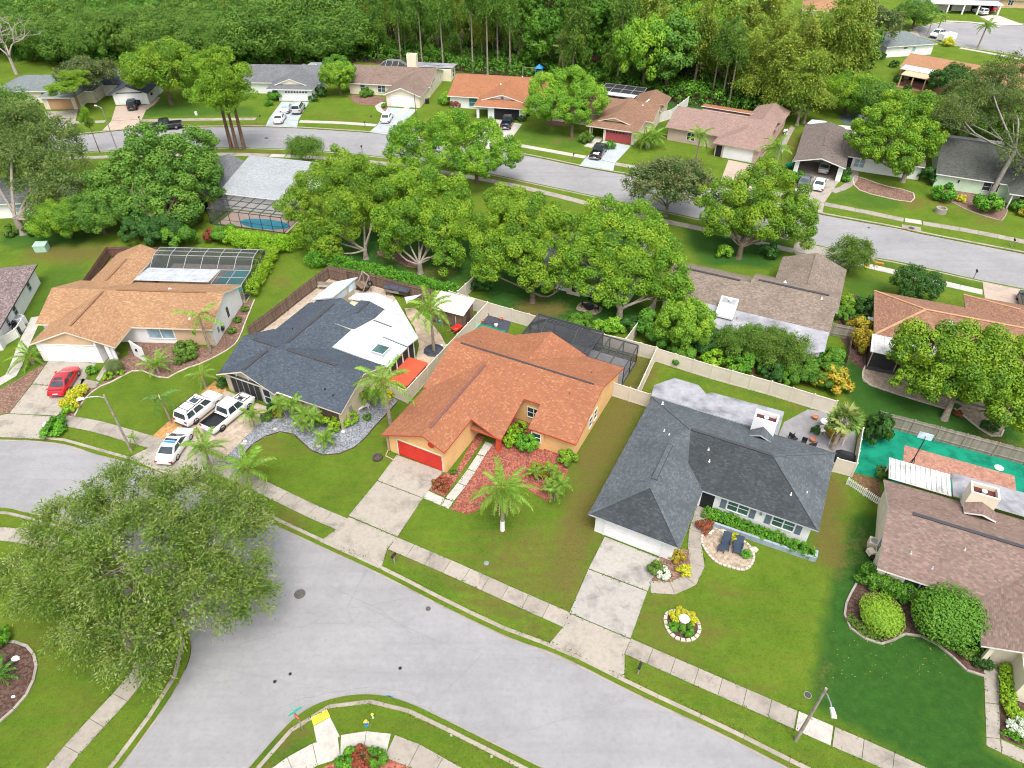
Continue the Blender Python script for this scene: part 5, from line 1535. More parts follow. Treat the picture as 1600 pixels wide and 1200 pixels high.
h.win('E', 7.1, 9., .7, .8, 2., 1); h.win('E', 7.1, 16.5, .7, .8, 2., 1)
h.flat([(-1., 18.8, 2.9), (9.6, 18.8, 2.9), (9.6, 23.2, 2.6), (-1., 23.2, 2.6)], 'membrane_grey', 'lanai_roof'); h.wallbox(-.5, 9.2, 18.6, 22.8, 2.5); h.win('E', 9.2, 20.6, 1.2, .5, 2., 1)
h.chimney(-.6, 1.6, 17.6, 19., 2., 5.6, 'cream', 'dark', .4)
h.wbox(MB(), 'E', 6.8, 3., -.3, .3, .05, .9, .4, 1.1).build('bin', M['black'], h.e)
h.done()
cage('pool_cage', 'small domed screen cage behind the brown roof with the chimney', (607, 166), -9, -7.6, -1.6, 18.6, 22.6, 2.6, 4, 4, 'alu', 'scr', .9, 'NEW')
h = House('house', 'white house with orange roof and dark screened garage', (745, 185), -11, 'white', 'sh_f5', 'trim')
h.gable(-7.3, 14., 4.9, 20., 'u', 12.8, 4.6, .27, wrect=(-6.9, 13.6, 5.5, 19.5)); h.hip(-.6, 10.2, -.3, 12.5, 'v', 2.5, .36, True, False, .5, True, (2.7, 9.4, .4, 8.))
h.plane([(.6, 1.8, 3.1), (4.8, 1.6, 4.35), (4.8, 9., 4.5), (.6, 6., 3.1)]); h.plane([(4.8, 1.6, 4.35), (9., 1.8, 3.1), (9., 6., 3.1), (4.8, 9., 4.5)])
g_ = MB().add([(1.0, 2.1, 3.0), (8.6, 2.1, 3.0), (4.8, 2.1, 4.18), (1.0, 4., 3.0), (8.6, 4., 3.0), (4.8, 4.4, 4.18)], [(0, 1, 2), (0, 2, 5, 3), (2, 1, 4, 5)]).build('gable_face', M['white'], h.e)
MB().tube([(4.8, 2.1, 3.5), (4.8, 2.0, 3.5)], .3, 14).build('gable_vent', M['shutter'], h.e)
h.wbox(MB(), 'S', 6.0, .4, -2.5, 2.5, .03, 2.15, 0, .03).build('garage_screen', M['scr_dense'], h.e); h.wbox(MB(), 'S', 6.0, .35, -2.4, 2.4, .03, 2.1, -.06, 0.02).build('garage_opening', M['dark'], h.e)
h.post(.2, .4, 2.4, .5, 'white', 'porch_post'); h.win('S', -2., 5.5, 1.7, .5, 2.1, 1, 'trim', 'tealdoor')
for u, v in ((3., 9.4), (6.5, 15.)): h.pipe(u, v, 4.0, .3, .1)
h.wallbox(2.2, 2.75, .4, 6., 2.4)
h.wbox(MB(), 'E', 9.4, 3.4, -.3, .3, .05, 1., .2, .8).build('bin', M['black'], h.e)
h.done()
h = House('house', 'house with brown roof and maroon garage door behind black pickup', (944, 220), -22.5, 'cream', 'sh_f6', 'trim_cream')
h.hip(-3.6, 6.1, -.4, 13., 'v', 2.5, .37, True, False, .5, True, (-.3, 5.6, .1, 11.)); h.gable(-13., 7.5, 6., 17., 'u', 11.2, 4.3, .34); h.gable(1., 7.6, 12., 21., 'v', 4.3, 3.9, .36)
h.plane([(-1.9, 1.2, 3.15), (1.25, 1., 4.1), (1.25, 6., 4.1), (-1.9, 4., 3.15)]); h.plane([(1.25, 1., 4.1), (4.4, 1.2, 3.15), (4.4, 4., 3.15), (1.25, 6., 4.1)])
MB().add([(-1.5, 1.6, 3.05), (4., 1.6, 3.05), (1.25, 1.6, 3.95), (-1.5, 3.6, 3.05), (4., 3.6, 3.05), (1.25, 4., 3.95)], [(0, 1, 2), (0, 2, 5, 3), (2, 1, 4, 5)]).build('gable_face', M['cream'], h.e)
h.garage('S', 2.6, .1, 4.88, 2.1, 'maroondoor', 'trim_cream', lights=True)
h.flat([(-7., 16.9, 3.), (.9, 16.9, 3.), (.9, 19.5, 2.8), (-7., 19.5, 2.8)], 'membrane', 'lanai_roof'); h.post(-2.9, .1, 2.4, .2, 'cream', 'porch_post'); h.post(-2.9, 1.6, 2.4, .2, 'cream', 'porch_post')
h.cap((4.3, 10., 3.95), (4.6, 14., 3.95), .3, .1, M['trim_cream'], 'roof_flashing')
h.done()
cage('pool_cage', 'dark flat screen cage behind the maroon door house', (944, 220), -22.5, -7.2, 1.6, 19.5, 25., 2.7, 4, 2, 'alu', 'scr_dense', 0, 'NEW')
h = House('house', 'pinkish house with dusty rose roof and orange rear roof panel', (1140, 250), -28.5, 'pink', 'sh_f7', 'trim_tan')
h.gable(-13.3, 5.2, 3.4, 16.5, 'u', 9.6, 4.5, .31, wrect=(-12.9, 4.8, 4., 16.)); h.hip(-3.5, 4.8, 0, 11., 'v', 2.5, .36, True, False, .5); h.gable(-1., 5.4, 10., 22., 'v', 2.2, 4., .34)
h.garage('S', 1.1, .5, 4.88, 2.1, 'whitedoor'); h.flat([(-10.4, 15.6, 3.3), (-.6, 15.6, 3.3), (-.6, 18.5, 2.9), (-10.4, 18.5, 2.9)], 'sh_f5', 'orange_rear_roof', .12, 'trim'); h.wallbox(-10., -1., 15.5, 18., 2.7)
h.wbox(MB(), 'S', -2.3, .5, -.5, .5, .03, 2., 0, .03).build('arched_opening', M['dark'], h.e); h.win('S', -8.5, 4., 1.4, .7, 2., 2)
h.done()
h = House('house', 'white house with grey brown roof and open carport full of cars', (1245, 275), -23.5, 'white', 'sh_f8', 'trim')
h.gable(-1.1, 7.1, -.2, 18.5, 'v', 3.0, 3.6, .26, wrect=(-.6, 6.6, 7.5, 18.)); h.gable(6., 19., 5.8, 16., 'u', 11., 4., .3)
for u0, u1 in ((-.8, -.1), (6., 6.8)): h.wallbox(u0, u1, .3, .9, 2.4)
h.wallbox(-.6, -.45, .9, 7.6, 2.4); h.wallbox(6.45, 6.6, .9, 7.6, 2.4)
struct("carport_floor", MB().prism([h.w(*q) for q in ((-.5, .2), (6.5, .2), (6.5, 7.5), (-.5, 7.5))], -.05, .045), M['concrete'])
h.cap((3., 5.8, 3.6), (3., 11.5, 3.6), .4, .07, M['sh_f8'])
h.flat([(-.8, 18.4, 2.9), (9.5, 17.9, 2.9), (9.4, 21., 2.7), (4., 20., 2.75), (2., 21.6, 2.7), (-.2, 21.4, 2.7)], 'membrane', 'lanai_roof', .14, 'trim'); h.wallbox(0, 9., 17.5, 20., 2.5)
h.win('S', 9.2, 6.3, 1.6, .7, 2., 2, 'trim', 'glass_blue'); h.wbox(MB(), 'S', 7.4, 6.3, -.6, .6, .03, 2.2, 0, .03).build('arched_opening', M['dark'], h.e)
h.done()
h = House('house', 'pale green house with mossy dark roof behind the leaning oak', (1460, 292), -24.5, 'green_w', 'sh_f9', 'trim')
h.gable(-.6, 11., -.7, 14., 'u', 9.2, 4.9, .25); h.hip(9.5, 20., -4.5, 9., 'v', 2.5, .3, True, False, .5, True, (10., 19., -2., 8.))
h.flat([(-.3, 13.6, 3.6), (10.8, 13.6, 3.6), (10.8, 17., 3.2), (-.3, 17., 3.2)], 'membrane_grey', 'rear_roof')
h.win('S', 7.6, -.2, 2.2, .8, 2.1, 2, 'trim', 'glass'); h.post(10.1, -4.1, 2.4, .2, 'trim', 'porch_post'); h.post(14., -4.1, 2.4, .2, 'trim', 'porch_post')
h.wbox(MB(), 'S', 12.2, -2., -.6, .6, .03, 2.1, 0, .03).build('door', M['brown_w'], h.e); h.wbox(MB(), 'S', 3., -.2, -.1, .1, 1.4, 1.8, 0, .15).build('wall_lamp', M['black'], h.e)
h.done()
# ---- beyond the wood, upper right
h = House('house', 'white house with orange roof at the top edge beyond the wood', (1253, 30), -18, 'white', 'sh_t3', 'trim')
h.hip(-.5, 16., -.5, 12., 'u', 2.6, .34); h.win('S', 1.2, 0, 1.2, .7, 2.1, 2); h.gable(9., 15., -3.5, 4., 'v', 12., 3.7, .36); h.done()
h = House('house', 'pale blue white house with grey hipped roof by the round street', (1383, 90), 13, 'white', 'sh_t2', 'trim')
h.hip(-.8, 13.5, -.5, 11., 'u', 2.6, .34); h.win('S', 7.5, 0, .9, 1.1, 2., 1, 'trim', 'glass_blue'); h.wbox(MB(), 'S', 5., 0, -.5, .5, 1.8, 2.1, 0, .05).build('gable_vent', M['dark'], h.e); h.done()
h = House('house', 'tan house with orange roof and pergola patio on the lawn', (1403, 132), -42, 'tan', 'sh_t3', 'trim')
h.gable(-2., 24., 4.6, 15., 'u', 9.8, 4.4, .33); h.gable(14., 22., 6., 20., 'v', 18., 4.1, .33)
h.flat([(-1., 1.6, 2.9), (9., 1.6, 2.9), (9., 4.7, 3.1), (-1., 4.7, 3.1)], 'membrane', 'patio_roof', .15, 'trim')
h.flat([(.3, -1.6, 2.55), (8.5, -1.6, 2.55), (8.5, 1.5, 2.75), (.3, 1.5, 2.75)], 'tan', 'pergola_roof', .12, 'trim_tan')
for u in (.5, 3., 5.6, 8.3): h.post(u, -1.4, 2.5, .25, 'tan')
h.wbox(MB(), 'S', 4.4, 5., -3.8, 3.8, .03, 2.2, 0, .05).build('dark_opening', M['dark'], h.e)
struct("patio", MB().prism([h.w(*q) for q in ((0, -2.), (9., -2.), (9., 5.), (0, 5.))], -.05, .05), M['pavers'])
h.done()
h = House('house', 'white portico house with two cars at top right', (1465, 20), -8, 'white', 'sh_f3', 'trim')
h.gable(-4., 18., 3., 14., 'u', 8.5, 4.3, .32); h.flat([(-3., -1.5, 2.9), (17., -1.5, 2.9), (17., 3.2, 3.), (-3., 3.2, 3.)], 'membrane', 'porch_roof', .3, 'trim')
for u in (-2.6, 2., 6.4, 10.6, 16.4): h.post(u, -1.2, 2.7, .4, 'white')
h.wbox(MB(), 'S', 13., 3.45, -2.5, 2.5, .03, 2.3, 0, .04).build('garage_opening', M['dark'], h.e); h.wbox(MB(), 'S', 4.2, 3.45, -.6, .6, .03, 2.1, 0, .04).build('door', M['brown_w'], h.e)
h.done()
h = House('house', 'tan stucco house cut by the top right corner', (1555, 12), -6, 'tan', 'sh_t3', 'trim')
h.gable(0., 24., -.4, 11., 'u', 5.5, 4.4, .34); h.win('S', 13., .1, 2., .7, 2.1, 2); h.win('S', 4., .1, 1.4, .7, 2.1, 2); h.done()
# ---- the orange house's pool cage
e_ = cage('pool_cage', 'black screened pool cage behind the orange roofed house', (626, 710), -27, 7.2, 15.4, 19.5, 24., 2.4, 5, 2, 'bronze', 'scr_l', 0, 'NE')
cage('', '', None, 0, 3.2, 11.2, 19.6, 24.2, 2.7, 3, 4, 'bronze', 'scr', 1.2, 'NW', 'v', e=e_)
tt = R(-27); o_ = G(626, 710)
wl = lambda u, v: (o_[0] + u * math.cos(tt) - v * math.sin(tt), o_[1] + u * math.sin(tt) + v * math.cos(tt))
struct("pool_deck", MB().prism([wl(*q) for q in ((3.2, 19.), (15.4, 19.), (15.4, 24.2), (3.2, 24.2))], -.05, .04), M['patio'])

# ================================================================== VEGETATION
LEAF = dict(
 camphor=leafmat('camphor_leaves', [(.022, .065, .008), (.052, .122, .010), (.096, .184, .012), (.146, .23, .015), (.205, .25, .022)]),
 bright=leafmat('bright_leaves', [(.045, .11, .010), (.085, .18, .014), (.13, .235, .018), (.19, .27, .02)]),
 oak=leafmat('oak_leaves', [(.028, .066, .011), (.052, .112, .015), (.082, .152, .019), (.118, .184, .026)]),
 greyoak=leafmat('grey_green_oak_leaves', [(.034, .060, .016), (.058, .095, .020), (.09, .13, .028), (.13, .165, .05)], trans=.35),
 elm=leafmat('elm_leaves', [(.036, .066, .010), (.062, .106, .013), (.092, .142, .017), (.125, .168, .03), (.19, .205, .11)], .2, .35, .38),
 magnolia=leafmat('magnolia_leaves', [(.022, .055, .014), (.042, .085, .018), (.075, .11, .026), (.13, .12, .045), (.04, .08, .016)], .2, .5),
 pine=leafmat('pine_needles', [(.075, .145, .012), (.115, .20, .016), (.155, .245, .02)], .2),
 cypress=leafmat('cypress_leaves', [(.055, .098, .012), (.10, .15, .018), (.15, .195, .024), (.20, .23, .03)], .5),
 vine=leafmat('vine_leaves', [(.028, .085, .010), (.055, .135, .012), (.085, .175, .016)], .3),
 hedge=leafmat('hedge_leaves', [(.030, .100, .010), (.060, .165, .012), (.11, .235, .016)], .3),
 lime=leafmat('lime_hedge_leaves', [(.085, .17, .010), (.14, .245, .012), (.20, .30, .016)], .3),
 dark=leafmat('dark_leaves', [(.016, .050, .010), (.028, .080, .013), (.046, .108, .017)], .3),
 olive=leafmat('olive_leaves', [(.040, .085, .012), (.068, .125, .016), (.10, .165, .022)], .3),
 red=leafmat('red_leaves', [(.13, .025, .02), (.24, .05, .03), (.05, .06, .012), (.30, .08, .03)], .3),
 orange=leafmat('orange_leaves', [(.40, .16, .02), (.10, .15, .015), (.32, .20, .02), (.06, .11, .012)], .3),
 yellow=leafmat('yellow_flowers', [(.12, .20, .015), (.45, .36, .02), (.16, .24, .02), (.5, .42, .03)], .3),
 white=leafmat('white_flowers', [(.10, .16, .05), (.6, .6, .55), (.14, .22, .12), (.7, .7, .66)], .2),
 palm=leafmat('palm_fronds', [(.065, .135, .014), (.105, .185, .02), (.16, .235, .03)], .5, .4, .35),
 palmdark=leafmat('dark_palm_fronds', [(.03, .085, .012), (.05, .115, .015), (.075, .145, .018)], .4, .4, .3),
 fan=leafmat('fan_fronds', [(.06, .12, .02), (.095, .16, .028), (.13, .19, .04), (.20, .21, .07)], .3, .4, .25),
 dead=leafmat('dead_fronds', [(.34, .25, .15), (.42, .32, .2)], .2, .1, .1))

def leaf_quads(name, P, Nn, a, b, tint, mat, rng, along=None):
 """a mesh of small rhombic leaves at P, facing Nn; along = leaf direction"""
 n = len(P)
 if along is None:
  t = rng.normal(size=(n, 3))
 else:
  t = along + rng.normal(size=(n, 3)) * .25
 t -= Nn * (t * Nn).sum(1)[:, None]
 t /= np.linalg.norm(t, axis=1)[:, None] + 1e-9
 s = np.cross(Nn, t)
 a = np.asarray(a) * rng.uniform(.7, 1.25, n)
 b = np.asarray(b) * rng.uniform(.75, 1.2, n)
 V = np.empty((n, 4, 3), np.float32)
 V[:, 0] = P - t * a[:, None]
 V[:, 1] = P - s * b[:, None] + Nn * (b * .25)[:, None]
 V[:, 2] = P + t * a[:, None]
 V[:, 3] = P + s * b[:, None] + Nn * (b * .25)[:, None]
 me = bpy.data.meshes.new(name)
 me.vertices.add(n * 4)
 me.vertices.foreach_set("co", V.ravel())
 me.loops.add(n * 4)
 me.loops.foreach_set("vertex_index", np.arange(n * 4, dtype=np.int32))
 me.polygons.add(n)
 me.polygons.foreach_set("loop_start", np.arange(0, n * 4, 4, dtype=np.int32))
 at_ = me.attributes.new('tint', 'FLOAT', 'FACE')
 at_.data.foreach_set('value', np.clip(tint, 0, 1).astype(np.float32))
 me.materials.append(mat)
 me.update(calc_edges=True)
 return me

def sph(rng, n):
 d = rng.normal(size=(n, 3))
 return d / np.linalg.norm(d, axis=1)[:, None]

def crown_mesh(name, lobes, n, a, b, mat, seed, puffs=16, pr=.42, zmin=-9, up=.35, low=-.55, flat=.85, tilt=.7, rr=(.62, .86)):
 """leaf clumps gathered in puffs over the lobes of a crown"""
 rng = np.random.RandomState(seed)
 L = np.array(lobes, float)
 C, Rr, T = [], [], []
 for l in L:
  m = max(4, int(puffs * rng.uniform(.85, 1.15)))
  i = np.arange(m) + .5
  ph = np.arccos(1 - 2 * i / m)
  th = PI * (1 + 5 ** .5) * i + rng.uniform(0, 6)
  d = np.stack([np.cos(th) * np.sin(ph), np.sin(th) * np.sin(ph), np.cos(ph)], 1)
  d = d[d[:, 2] > low]
  d += rng.normal(size=d.shape) * .16
  rad = l[3:6]
  c = l[:3] + d * rad * rng.uniform(rr[0], rr[1], (len(d), 1))
  C.append(c)
  Rr.append(rad.mean() * pr * rng.uniform(.7, 1.3, len(d)))
  T.append(rng.uniform(0, 1, len(d)) * .75 + .1)
 C, Rr, T = np.concatenate(C), np.concatenate(Rr), np.concatenate(T)
 w = Rr ** 2
 k = rng.choice(len(C), int(n * 1.6), p=w / w.sum())
 d = sph(rng, len(k))
 rad = 1 - .5 * rng.uniform(0, 1, len(k)) ** 2.2
 P = C[k] + d * (Rr[k] * rad)[:, None] * np.array([1, 1, flat])
 # drop leaves buried inside the crown
 ok = P[:, 2] > zmin
 for l in L:
  q = (P - l[:3]) / l[3:6]
  ok &= (q ** 2).sum(1) > .36
 idx = np.nonzero(ok)[0][:n]
 P, k, d = P[idx], k[idx], d[idx]
 Nn = d * tilt + sph(rng, len(P)) * .55 + np.array([0, 0, up])
 Nn /= np.linalg.norm(Nn, axis=1)[:, None]
 tint = T[k] * .55 + rng.uniform(0, 1, len(P)) * .45
 return leaf_quads(name, P, Nn, a, b, tint, mat, rng)

def spray_mesh(name, lobes, nsp, per, length, a, b, mat, seed, droop=.5, inner=.55, zmin=-9, out=.7, spread=.16):
 """leafy twigs: strands that start inside the crown, run outwards and hang over"""
 rng = np.random.RandomState(seed)
 L = np.array(lobes, float)
 w = (L[:, 3] * L[:, 4] + L[:, 3] * L[:, 5])
 nc = max(8, nsp // 13)          # twigs stand in clusters, with gaps between
 kc = rng.choice(len(L), nc, p=w / w.sum())
 dc = sph(rng, nc)
 dc[:, 2] = np.where(dc[:, 2] < -.5, -dc[:, 2], dc[:, 2])
 Sc = L[kc, :3] + dc * L[kc, 3:6] * (inner + (1 - inner) * rng.uniform(0, 1, (nc, 1)) ** .6)
 tc = rng.uniform(0, 1, nc)
 c_ = rng.choice(nc, nsp)
 d = dc[c_] + sph(rng, nsp) * .45
 d /= np.linalg.norm(d, axis=1)[:, None]
 S = Sc[c_] + rng.normal(size=(nsp, 3)) * length * .2
 D = d * out + sph(rng, nsp) * .6
 D[:, 2] = D[:, 2] * .6 + .1
 D /= np.linalg.norm(D, axis=1)[:, None]
 Ls = length * rng.uniform(.6, 1.3, nsp)
 t = np.tile(np.linspace(.05, 1, per), nsp)
 kk = np.repeat(np.arange(nsp), per)
 P = S[kk] + D[kk] * (t * Ls[kk])[:, None]
 P[:, 2] -= droop * Ls[kk] * t ** 2
 P += rng.normal(size=P.shape) * spread
 A = D[kk] - np.array([0, 0, 1.]) * (droop * 1.6 * t)[:, None]
 Nn = sph(rng, len(P)) * .8 + np.array([0, 0, .7])
 Nn /= np.linalg.norm(Nn, axis=1)[:, None]
 ok = P[:, 2] > zmin
 ts = tc[c_]
 tint = ts[kk] * .55 + rng.uniform(0, 1, len(P)) * .45
 return leaf_quads(name, P[ok], Nn[ok], a, b, tint[ok], mat, rng, A[ok])

def limb(mb, p, q, r0, r1, bend, rng, n=5):
 p, q = np.array(p, float), np.array(q, float)
 off = rng.normal(size=3) * bend * np.linalg.norm(q - p)
 pts = []
 for i in range(n):
  t = i / (n - 1)
  pts.append(tuple(p + (q - p) * t + off * math.sin(PI * t)))
 mb.tube(pts, [r0 + (r1 - r0) * i / (n - 1) for i in range(n)], 7, False)
 return pts

def trunk_mesh(name, lobes, h0, r, mat, seed, base_n=3, lean=(0, 0), flare=1.5, twigs=3):
 """tapered trunk that forks to limbs reaching into the lobes"""
 rng = np.random.RandomState(seed)
 mb = MB()
 top = (lean[0], lean[1], h0)
 mb.tube([(0, 0, -.1), (0, 0, .12), (lean[0] * .25, lean[1] * .25, h0 * .35), top], [r * flare, r * 1.15, r, r * .85], 9)
 for i, l in enumerate(lobes):
  q = np.array(l[:3]) - np.array([0, 0, l[5] * .25])
  pts = limb(mb, (top[0] + rng.uniform(-.3, .3) * r, top[1] + rng.uniform(-.3, .3) * r, top[2] - rng.uniform(0, .35) * h0 * .4), q, r * .42, r * .14, .1, rng, 6)
  for j in range(twigs):
   d = sph(rng, 1)[0]
   d[2] = abs(d[2]) * .7
   limb(mb, pts[3 + j % 3], q + d * np.array(l[3:6]) * .8, r * .12, r * .035, .1, rng, 4)
 return mb.mesh(name, mat, 50)

def rnd_lobes(rad, h, seed, n=6, zc=.62, core=True, spread=.6, lr=.52, lz=.42):
 """a round crown of one core and n side lobes: rad wide, topping out at h"""
 rng = np.random.RandomState(seed)
 L = []
 if core:
  L.append((0, 0, h * .70, rad * .62, rad * .62, h * .29))
 for i in range(n):
  t = 2 * PI * (i + rng.uniform(-.25, .25)) / n
  rr = rad * spread * rng.uniform(.8, 1.15)
  L.append((rr * math.cos(t), rr * math.sin(t), h * (zc + rng.uniform(-.09, .09)), rad * lr * rng.uniform(.8, 1.15), rad * lr * rng.uniform(.8, 1.15), h * lz * .62 * rng.uniform(.8, 1.15)))
 return L

PROTO = {}
def proto(key, lobes, crown, trunk):
 PROTO[key] = (crown, trunk)

def mk(key, rad, h, seed, n, a, b, leaf, bark='bark', nl=6, h0=.3, tr=.28, puffs=22, pr=.34, zc=.6, lr=.56, lz=.5, low=-.8, twigs=3, lean=(0, 0)):
 lb = rnd_lobes(rad, h, seed, nl, zc, True, .6, lr, lz)
 proto(key, lb, crown_mesh('crown', lb, n, a, b, LEAF[leaf], seed, puffs, pr, .6, low=low), trunk_mesh('trunk', lb, h * h0, tr, M[bark], seed, lean=lean, twigs=twigs))

mk('camphor1', 6.2, 9.0, 11, 34000, .15, .09, 'camphor', nl=7, tr=.34, h0=.24)
mk('camphor2', 6.0, 9.0, 12, 34000, .15, .09, 'camphor', nl=6, tr=.34, h0=.22, pr=.38, puffs=18)
mk('camphor3', 6.0, 9.0, 13, 28000, .17, .10, 'camphor', nl=8, tr=.32, h0=.26, pr=.46)
mk('bright1', 5.0, 8.0, 14, 22000, .19, .11, 'bright', nl=6, h0=.3)
mk('oak1', 7., 10., 21, 26000, .20, .11, 'oak', nl=7, h0=.28, tr=.4)
mk('oak2', 6.5, 11., 22, 24000, .22, .12, 'oak', nl=6, h0=.3, tr=.4, pr=.5)
mk('round1', 4., 6., 24, 15000, .15, .085, 'dark', nl=5, h0=.2, tr=.2)
mk('tallmix', 3.6, 12.0, 26, 9000, .30, .16, 'oak', nl=6, h0=.35, tr=.25, zc=.55, lz=.5)
mk('tallmix2', 4.2, 11.0, 27, 9000, .30, .16, 'vine', nl=6, h0=.35, tr=.25, zc=.5, lz=.55)
lb = rnd_lobes(6.5, 9.5, 31, 7)
proto('greyoak', lb, spray_mesh('crown', lb, 3600, 9, 1.3, .16, .075, LEAF['greyoak'], 31, .35, .5, 1.), trunk_mesh('trunk', lb, 2.6, .36, M['bark_lt'], 31, twigs=6))
lb = rnd_lobes(5., 8., 32, 6)
proto('magnolia', lb, spray_mesh('crown', lb, 3200, 7, .8, .17, .085, LEAF['magnolia'], 32, .1, .35, .6), trunk_mesh('trunk', lb, 1.6, .25, M['bark_lt'], 32, twigs=5))
lb = rnd_lobes(3.2, 5., 33, 5)
proto('willowy', lb, spray_mesh('crown', lb, 1500, 9, 1.0, .14, .05, LEAF['olive'], 33, .6, .3, .3), trunk_mesh('trunk', lb, .9, .12, M['bark'], 33, twigs=4))
# tall cypresses: tiers of drooping feathery sprays on a straight pale stem
def cyp(key, seed, h, rad, leaf='cypress', n=1100, z0=.38, bark='bark_lt', droop=.75):
 rng = np.random.RandomState(seed)
 lb = []
 for i in range(7):
  f = i / 6
  z = h * (z0 + (1 - z0) * f * .93)
  t = rng.uniform(0, 2 * PI)
  r = rad * (1.05 - .62 * f) * rng.uniform(.75, 1.15)
  lb.append((.35 * r * math.cos(t), .35 * r * math.sin(t), z, r, r, h * .075))
 cr = spray_mesh('crown', lb, n, 9, 1.7, .24, .10, LEAF[leaf], seed, droop, .35, h * .12, .8, .22)
 mb = MB().tube([(0, 0, -.1), (0, 0, .6), (.1, .05, h * .5), (.0, 0, h * .96)], [.55, .28, .2, .05], 8)
 for l in lb:
  for j in range(3):
   d = sph(rng, 1)[0]
   limb(mb, (0, 0, l[2] - .4), (l[0] + d[0] * l[3] * .8, l[1] + d[1] * l[3] * .8, l[2] + .2), .07, .02, .05, rng, 4)
 proto(key, lb, cr, mb.mesh('trunk', M[bark], 50))
cyp('cypress1', 41, 15., 2.5); cyp('cypress2', 42, 16., 2.3); cyp('cypress3', 43, 14., 2.8, n=1200, z0=.3)
cyp('stem', 45, 16., 1.9, 'oak', 520, .68, 'bark_lt')
cyp('cypressdark', 44, 15., 2.6, 'oak', 1100, .3, 'bark_lt', .6)
# vine-smothered columns
for key, seed, h in (('vinecol1', 51, 13.), ('vinecol2', 52, 12.)):
 rng = np.random.RandomState(seed)
 lb = [(rng.uniform(-.3, .3), rng.uniform(-.3, .3), z, 1.25 + .5 * math.sin(z * 1.1 + seed), 1.25 + .5 * math.sin(z * .9), 1.5) for z in np.arange(1.4, h, 1.5)]
 proto(key, lb, crown_mesh('crown', lb, 9000, .22, .14, LEAF['vine'], seed, 8, .5, .1), MB().tube([(0, 0, 0), (0, 0, h)], [.25, .1], 7).mesh('trunk', M['bark'], 50))
# pine: bare stem, light airy top
for key, seed in (('pine1', 61), ('pine2', 62)):
 rng = np.random.RandomState(seed)
 h = 12.5
 lb = []
 for i in range(9):
  t = rng.uniform(0, 2 * PI); f = rng.uniform(0, 1)
  lb.append((2.3 * (1 - .5 * f) * math.cos(t), 2.3 * (1 - .5 * f) * math.sin(t), h * (.60 + .36 * f), 1.5, 1.5, .85))
 lb.append((0, 0, h * .97, 1.3, 1.3, .8))
 cr = crown_mesh('crown', lb, 13000, .20, .045, LEAF['pine'], seed, 9, .55, 2, .2, -.8, .8, .25)
 mb = MB().tube([(0, 0, -.1), (.05, 0, h * .4), (0, .1, h * .95)], [.26, .19, .06], 8)
 for l in lb: limb(mb, (0, 0, l[2] - .9), l[:3], .08, .02, .08, rng, 4)
 proto(key, lb, cr, mb.mesh('trunk', M['bark_pine'], 50))
# bushes, balls, ground plants (no visible stem beyond a short one)
def bush(key, lobes, n, a, b, leaf, seed, puffs=9, pr=.5, low=-.3, flat=.9, up=.3, rr=(.62, .86)):
 st = MB()
 rng = np.random.RandomState(seed)
 for l in lobes[:5]:
  st.tube([(l[0] * .3, l[1] * .3, -.05), (l[0] * .8, l[1] * .8, max(.1, l[2]))], [.05, .02], 5)
 proto(key, lobes, crown_mesh('foliage', lobes, n, a, b, LEAF[leaf], seed, puffs, pr, .02, up, low, flat, .9, rr), st.mesh('stem', M['bark']))
BL = [(0, 0, .65, .75, .75, .65), (.5, .25, .5, .5, .5, .5), (-.45, .3, .5, .5, .5, .5), (.05, -.5, .48, .55, .5, .48)]
for k_ in ('hedge', 'dark', 'olive', 'red', 'orange', 'yellow', 'white', 'lime', 'bright', 'vine', 'magnolia'):
 bush('bush_' + k_, BL, 1500, .10, .06, k_, 70 + len(k_))
bush('ball', [(0, 0, .95, 1., 1., .95)], 16000, .042, .026, 'bright', 81, 14, .82, -.9, 1., .3, (.02, .2))
bush('balldark', [(0, 0, .95, 1., 1., .95)], 18000, .045, .028, 'vine', 82, 16, .8, -.9, 1., .3, (.05, .26))
bush('ballred', [(0, 0, .95, 1., 1., .95)], 5000, .06, .035, 'magnolia', 84, 14, .8, -.9, 1., .3, (.02, .2))
bush('bigbush', [(0, 0, 1.7, 1.9, 1.9, 1.6), (1.3, .5, 1.3, 1.3, 1.2, 1.2), (-1.2, .6, 1.4, 1.3, 1.2, 1.3), (.2, -1.2, 1.2, 1.3, 1.2, 1.1)], 9000, .15, .09, 'vine', 83, 12, .42)
bush('bigdark', [(0, 0, 1.7, 1.9, 1.9, 1.6), (1.3, .5, 1.3, 1.3, 1.2, 1.2), (-1.2, .6, 1.4, 1.3, 1.2, 1.3), (.2, -1.2, 1.2, 1.3, 1.2, 1.1)], 9000, .15, .09, 'dark', 84, 12, .42)
bush('bigolive', [(0, 0, 1.5, 1.9, 1.9, 1.4), (1.3, .5, 1.1, 1.3, 1.2, 1.0), (-1.2, .6, 1.2, 1.3, 1.2, 1.1), (.2, -1.2, 1.0, 1.3, 1.2, .9)], 8000, .16, .05, 'olive', 85, 12, .42)

def plant(key, name, label, cat, px, size=1., sz=None, rot=None, group=None, z=0., seed=[0], tilt=(0, 0)):
 """one tree or shrub: crown and trunk under an Empty at its foot"""
 cr, tr = PROTO[key]
 seed[0] += 1
 rg = random.Random(seed[0])
 rz = rg.uniform(0, 2 * PI) if rot is None else rot
 p = at(*px) if len(px) == 2 else Vector(px)
 e = thing(name, label, cat, (p[0], p[1], z), rz, group)
 if tilt != (0, 0): e.rotation_euler = (tilt[0], tilt[1], rz)
 s = size if hasattr(size, '__len__') else (size, size, size if sz is None else sz)
 e.scale = s
 inst(cr, cr.name.split('.')[0], e)
 inst(tr, tr.name.split('.')[0], e)
 return e

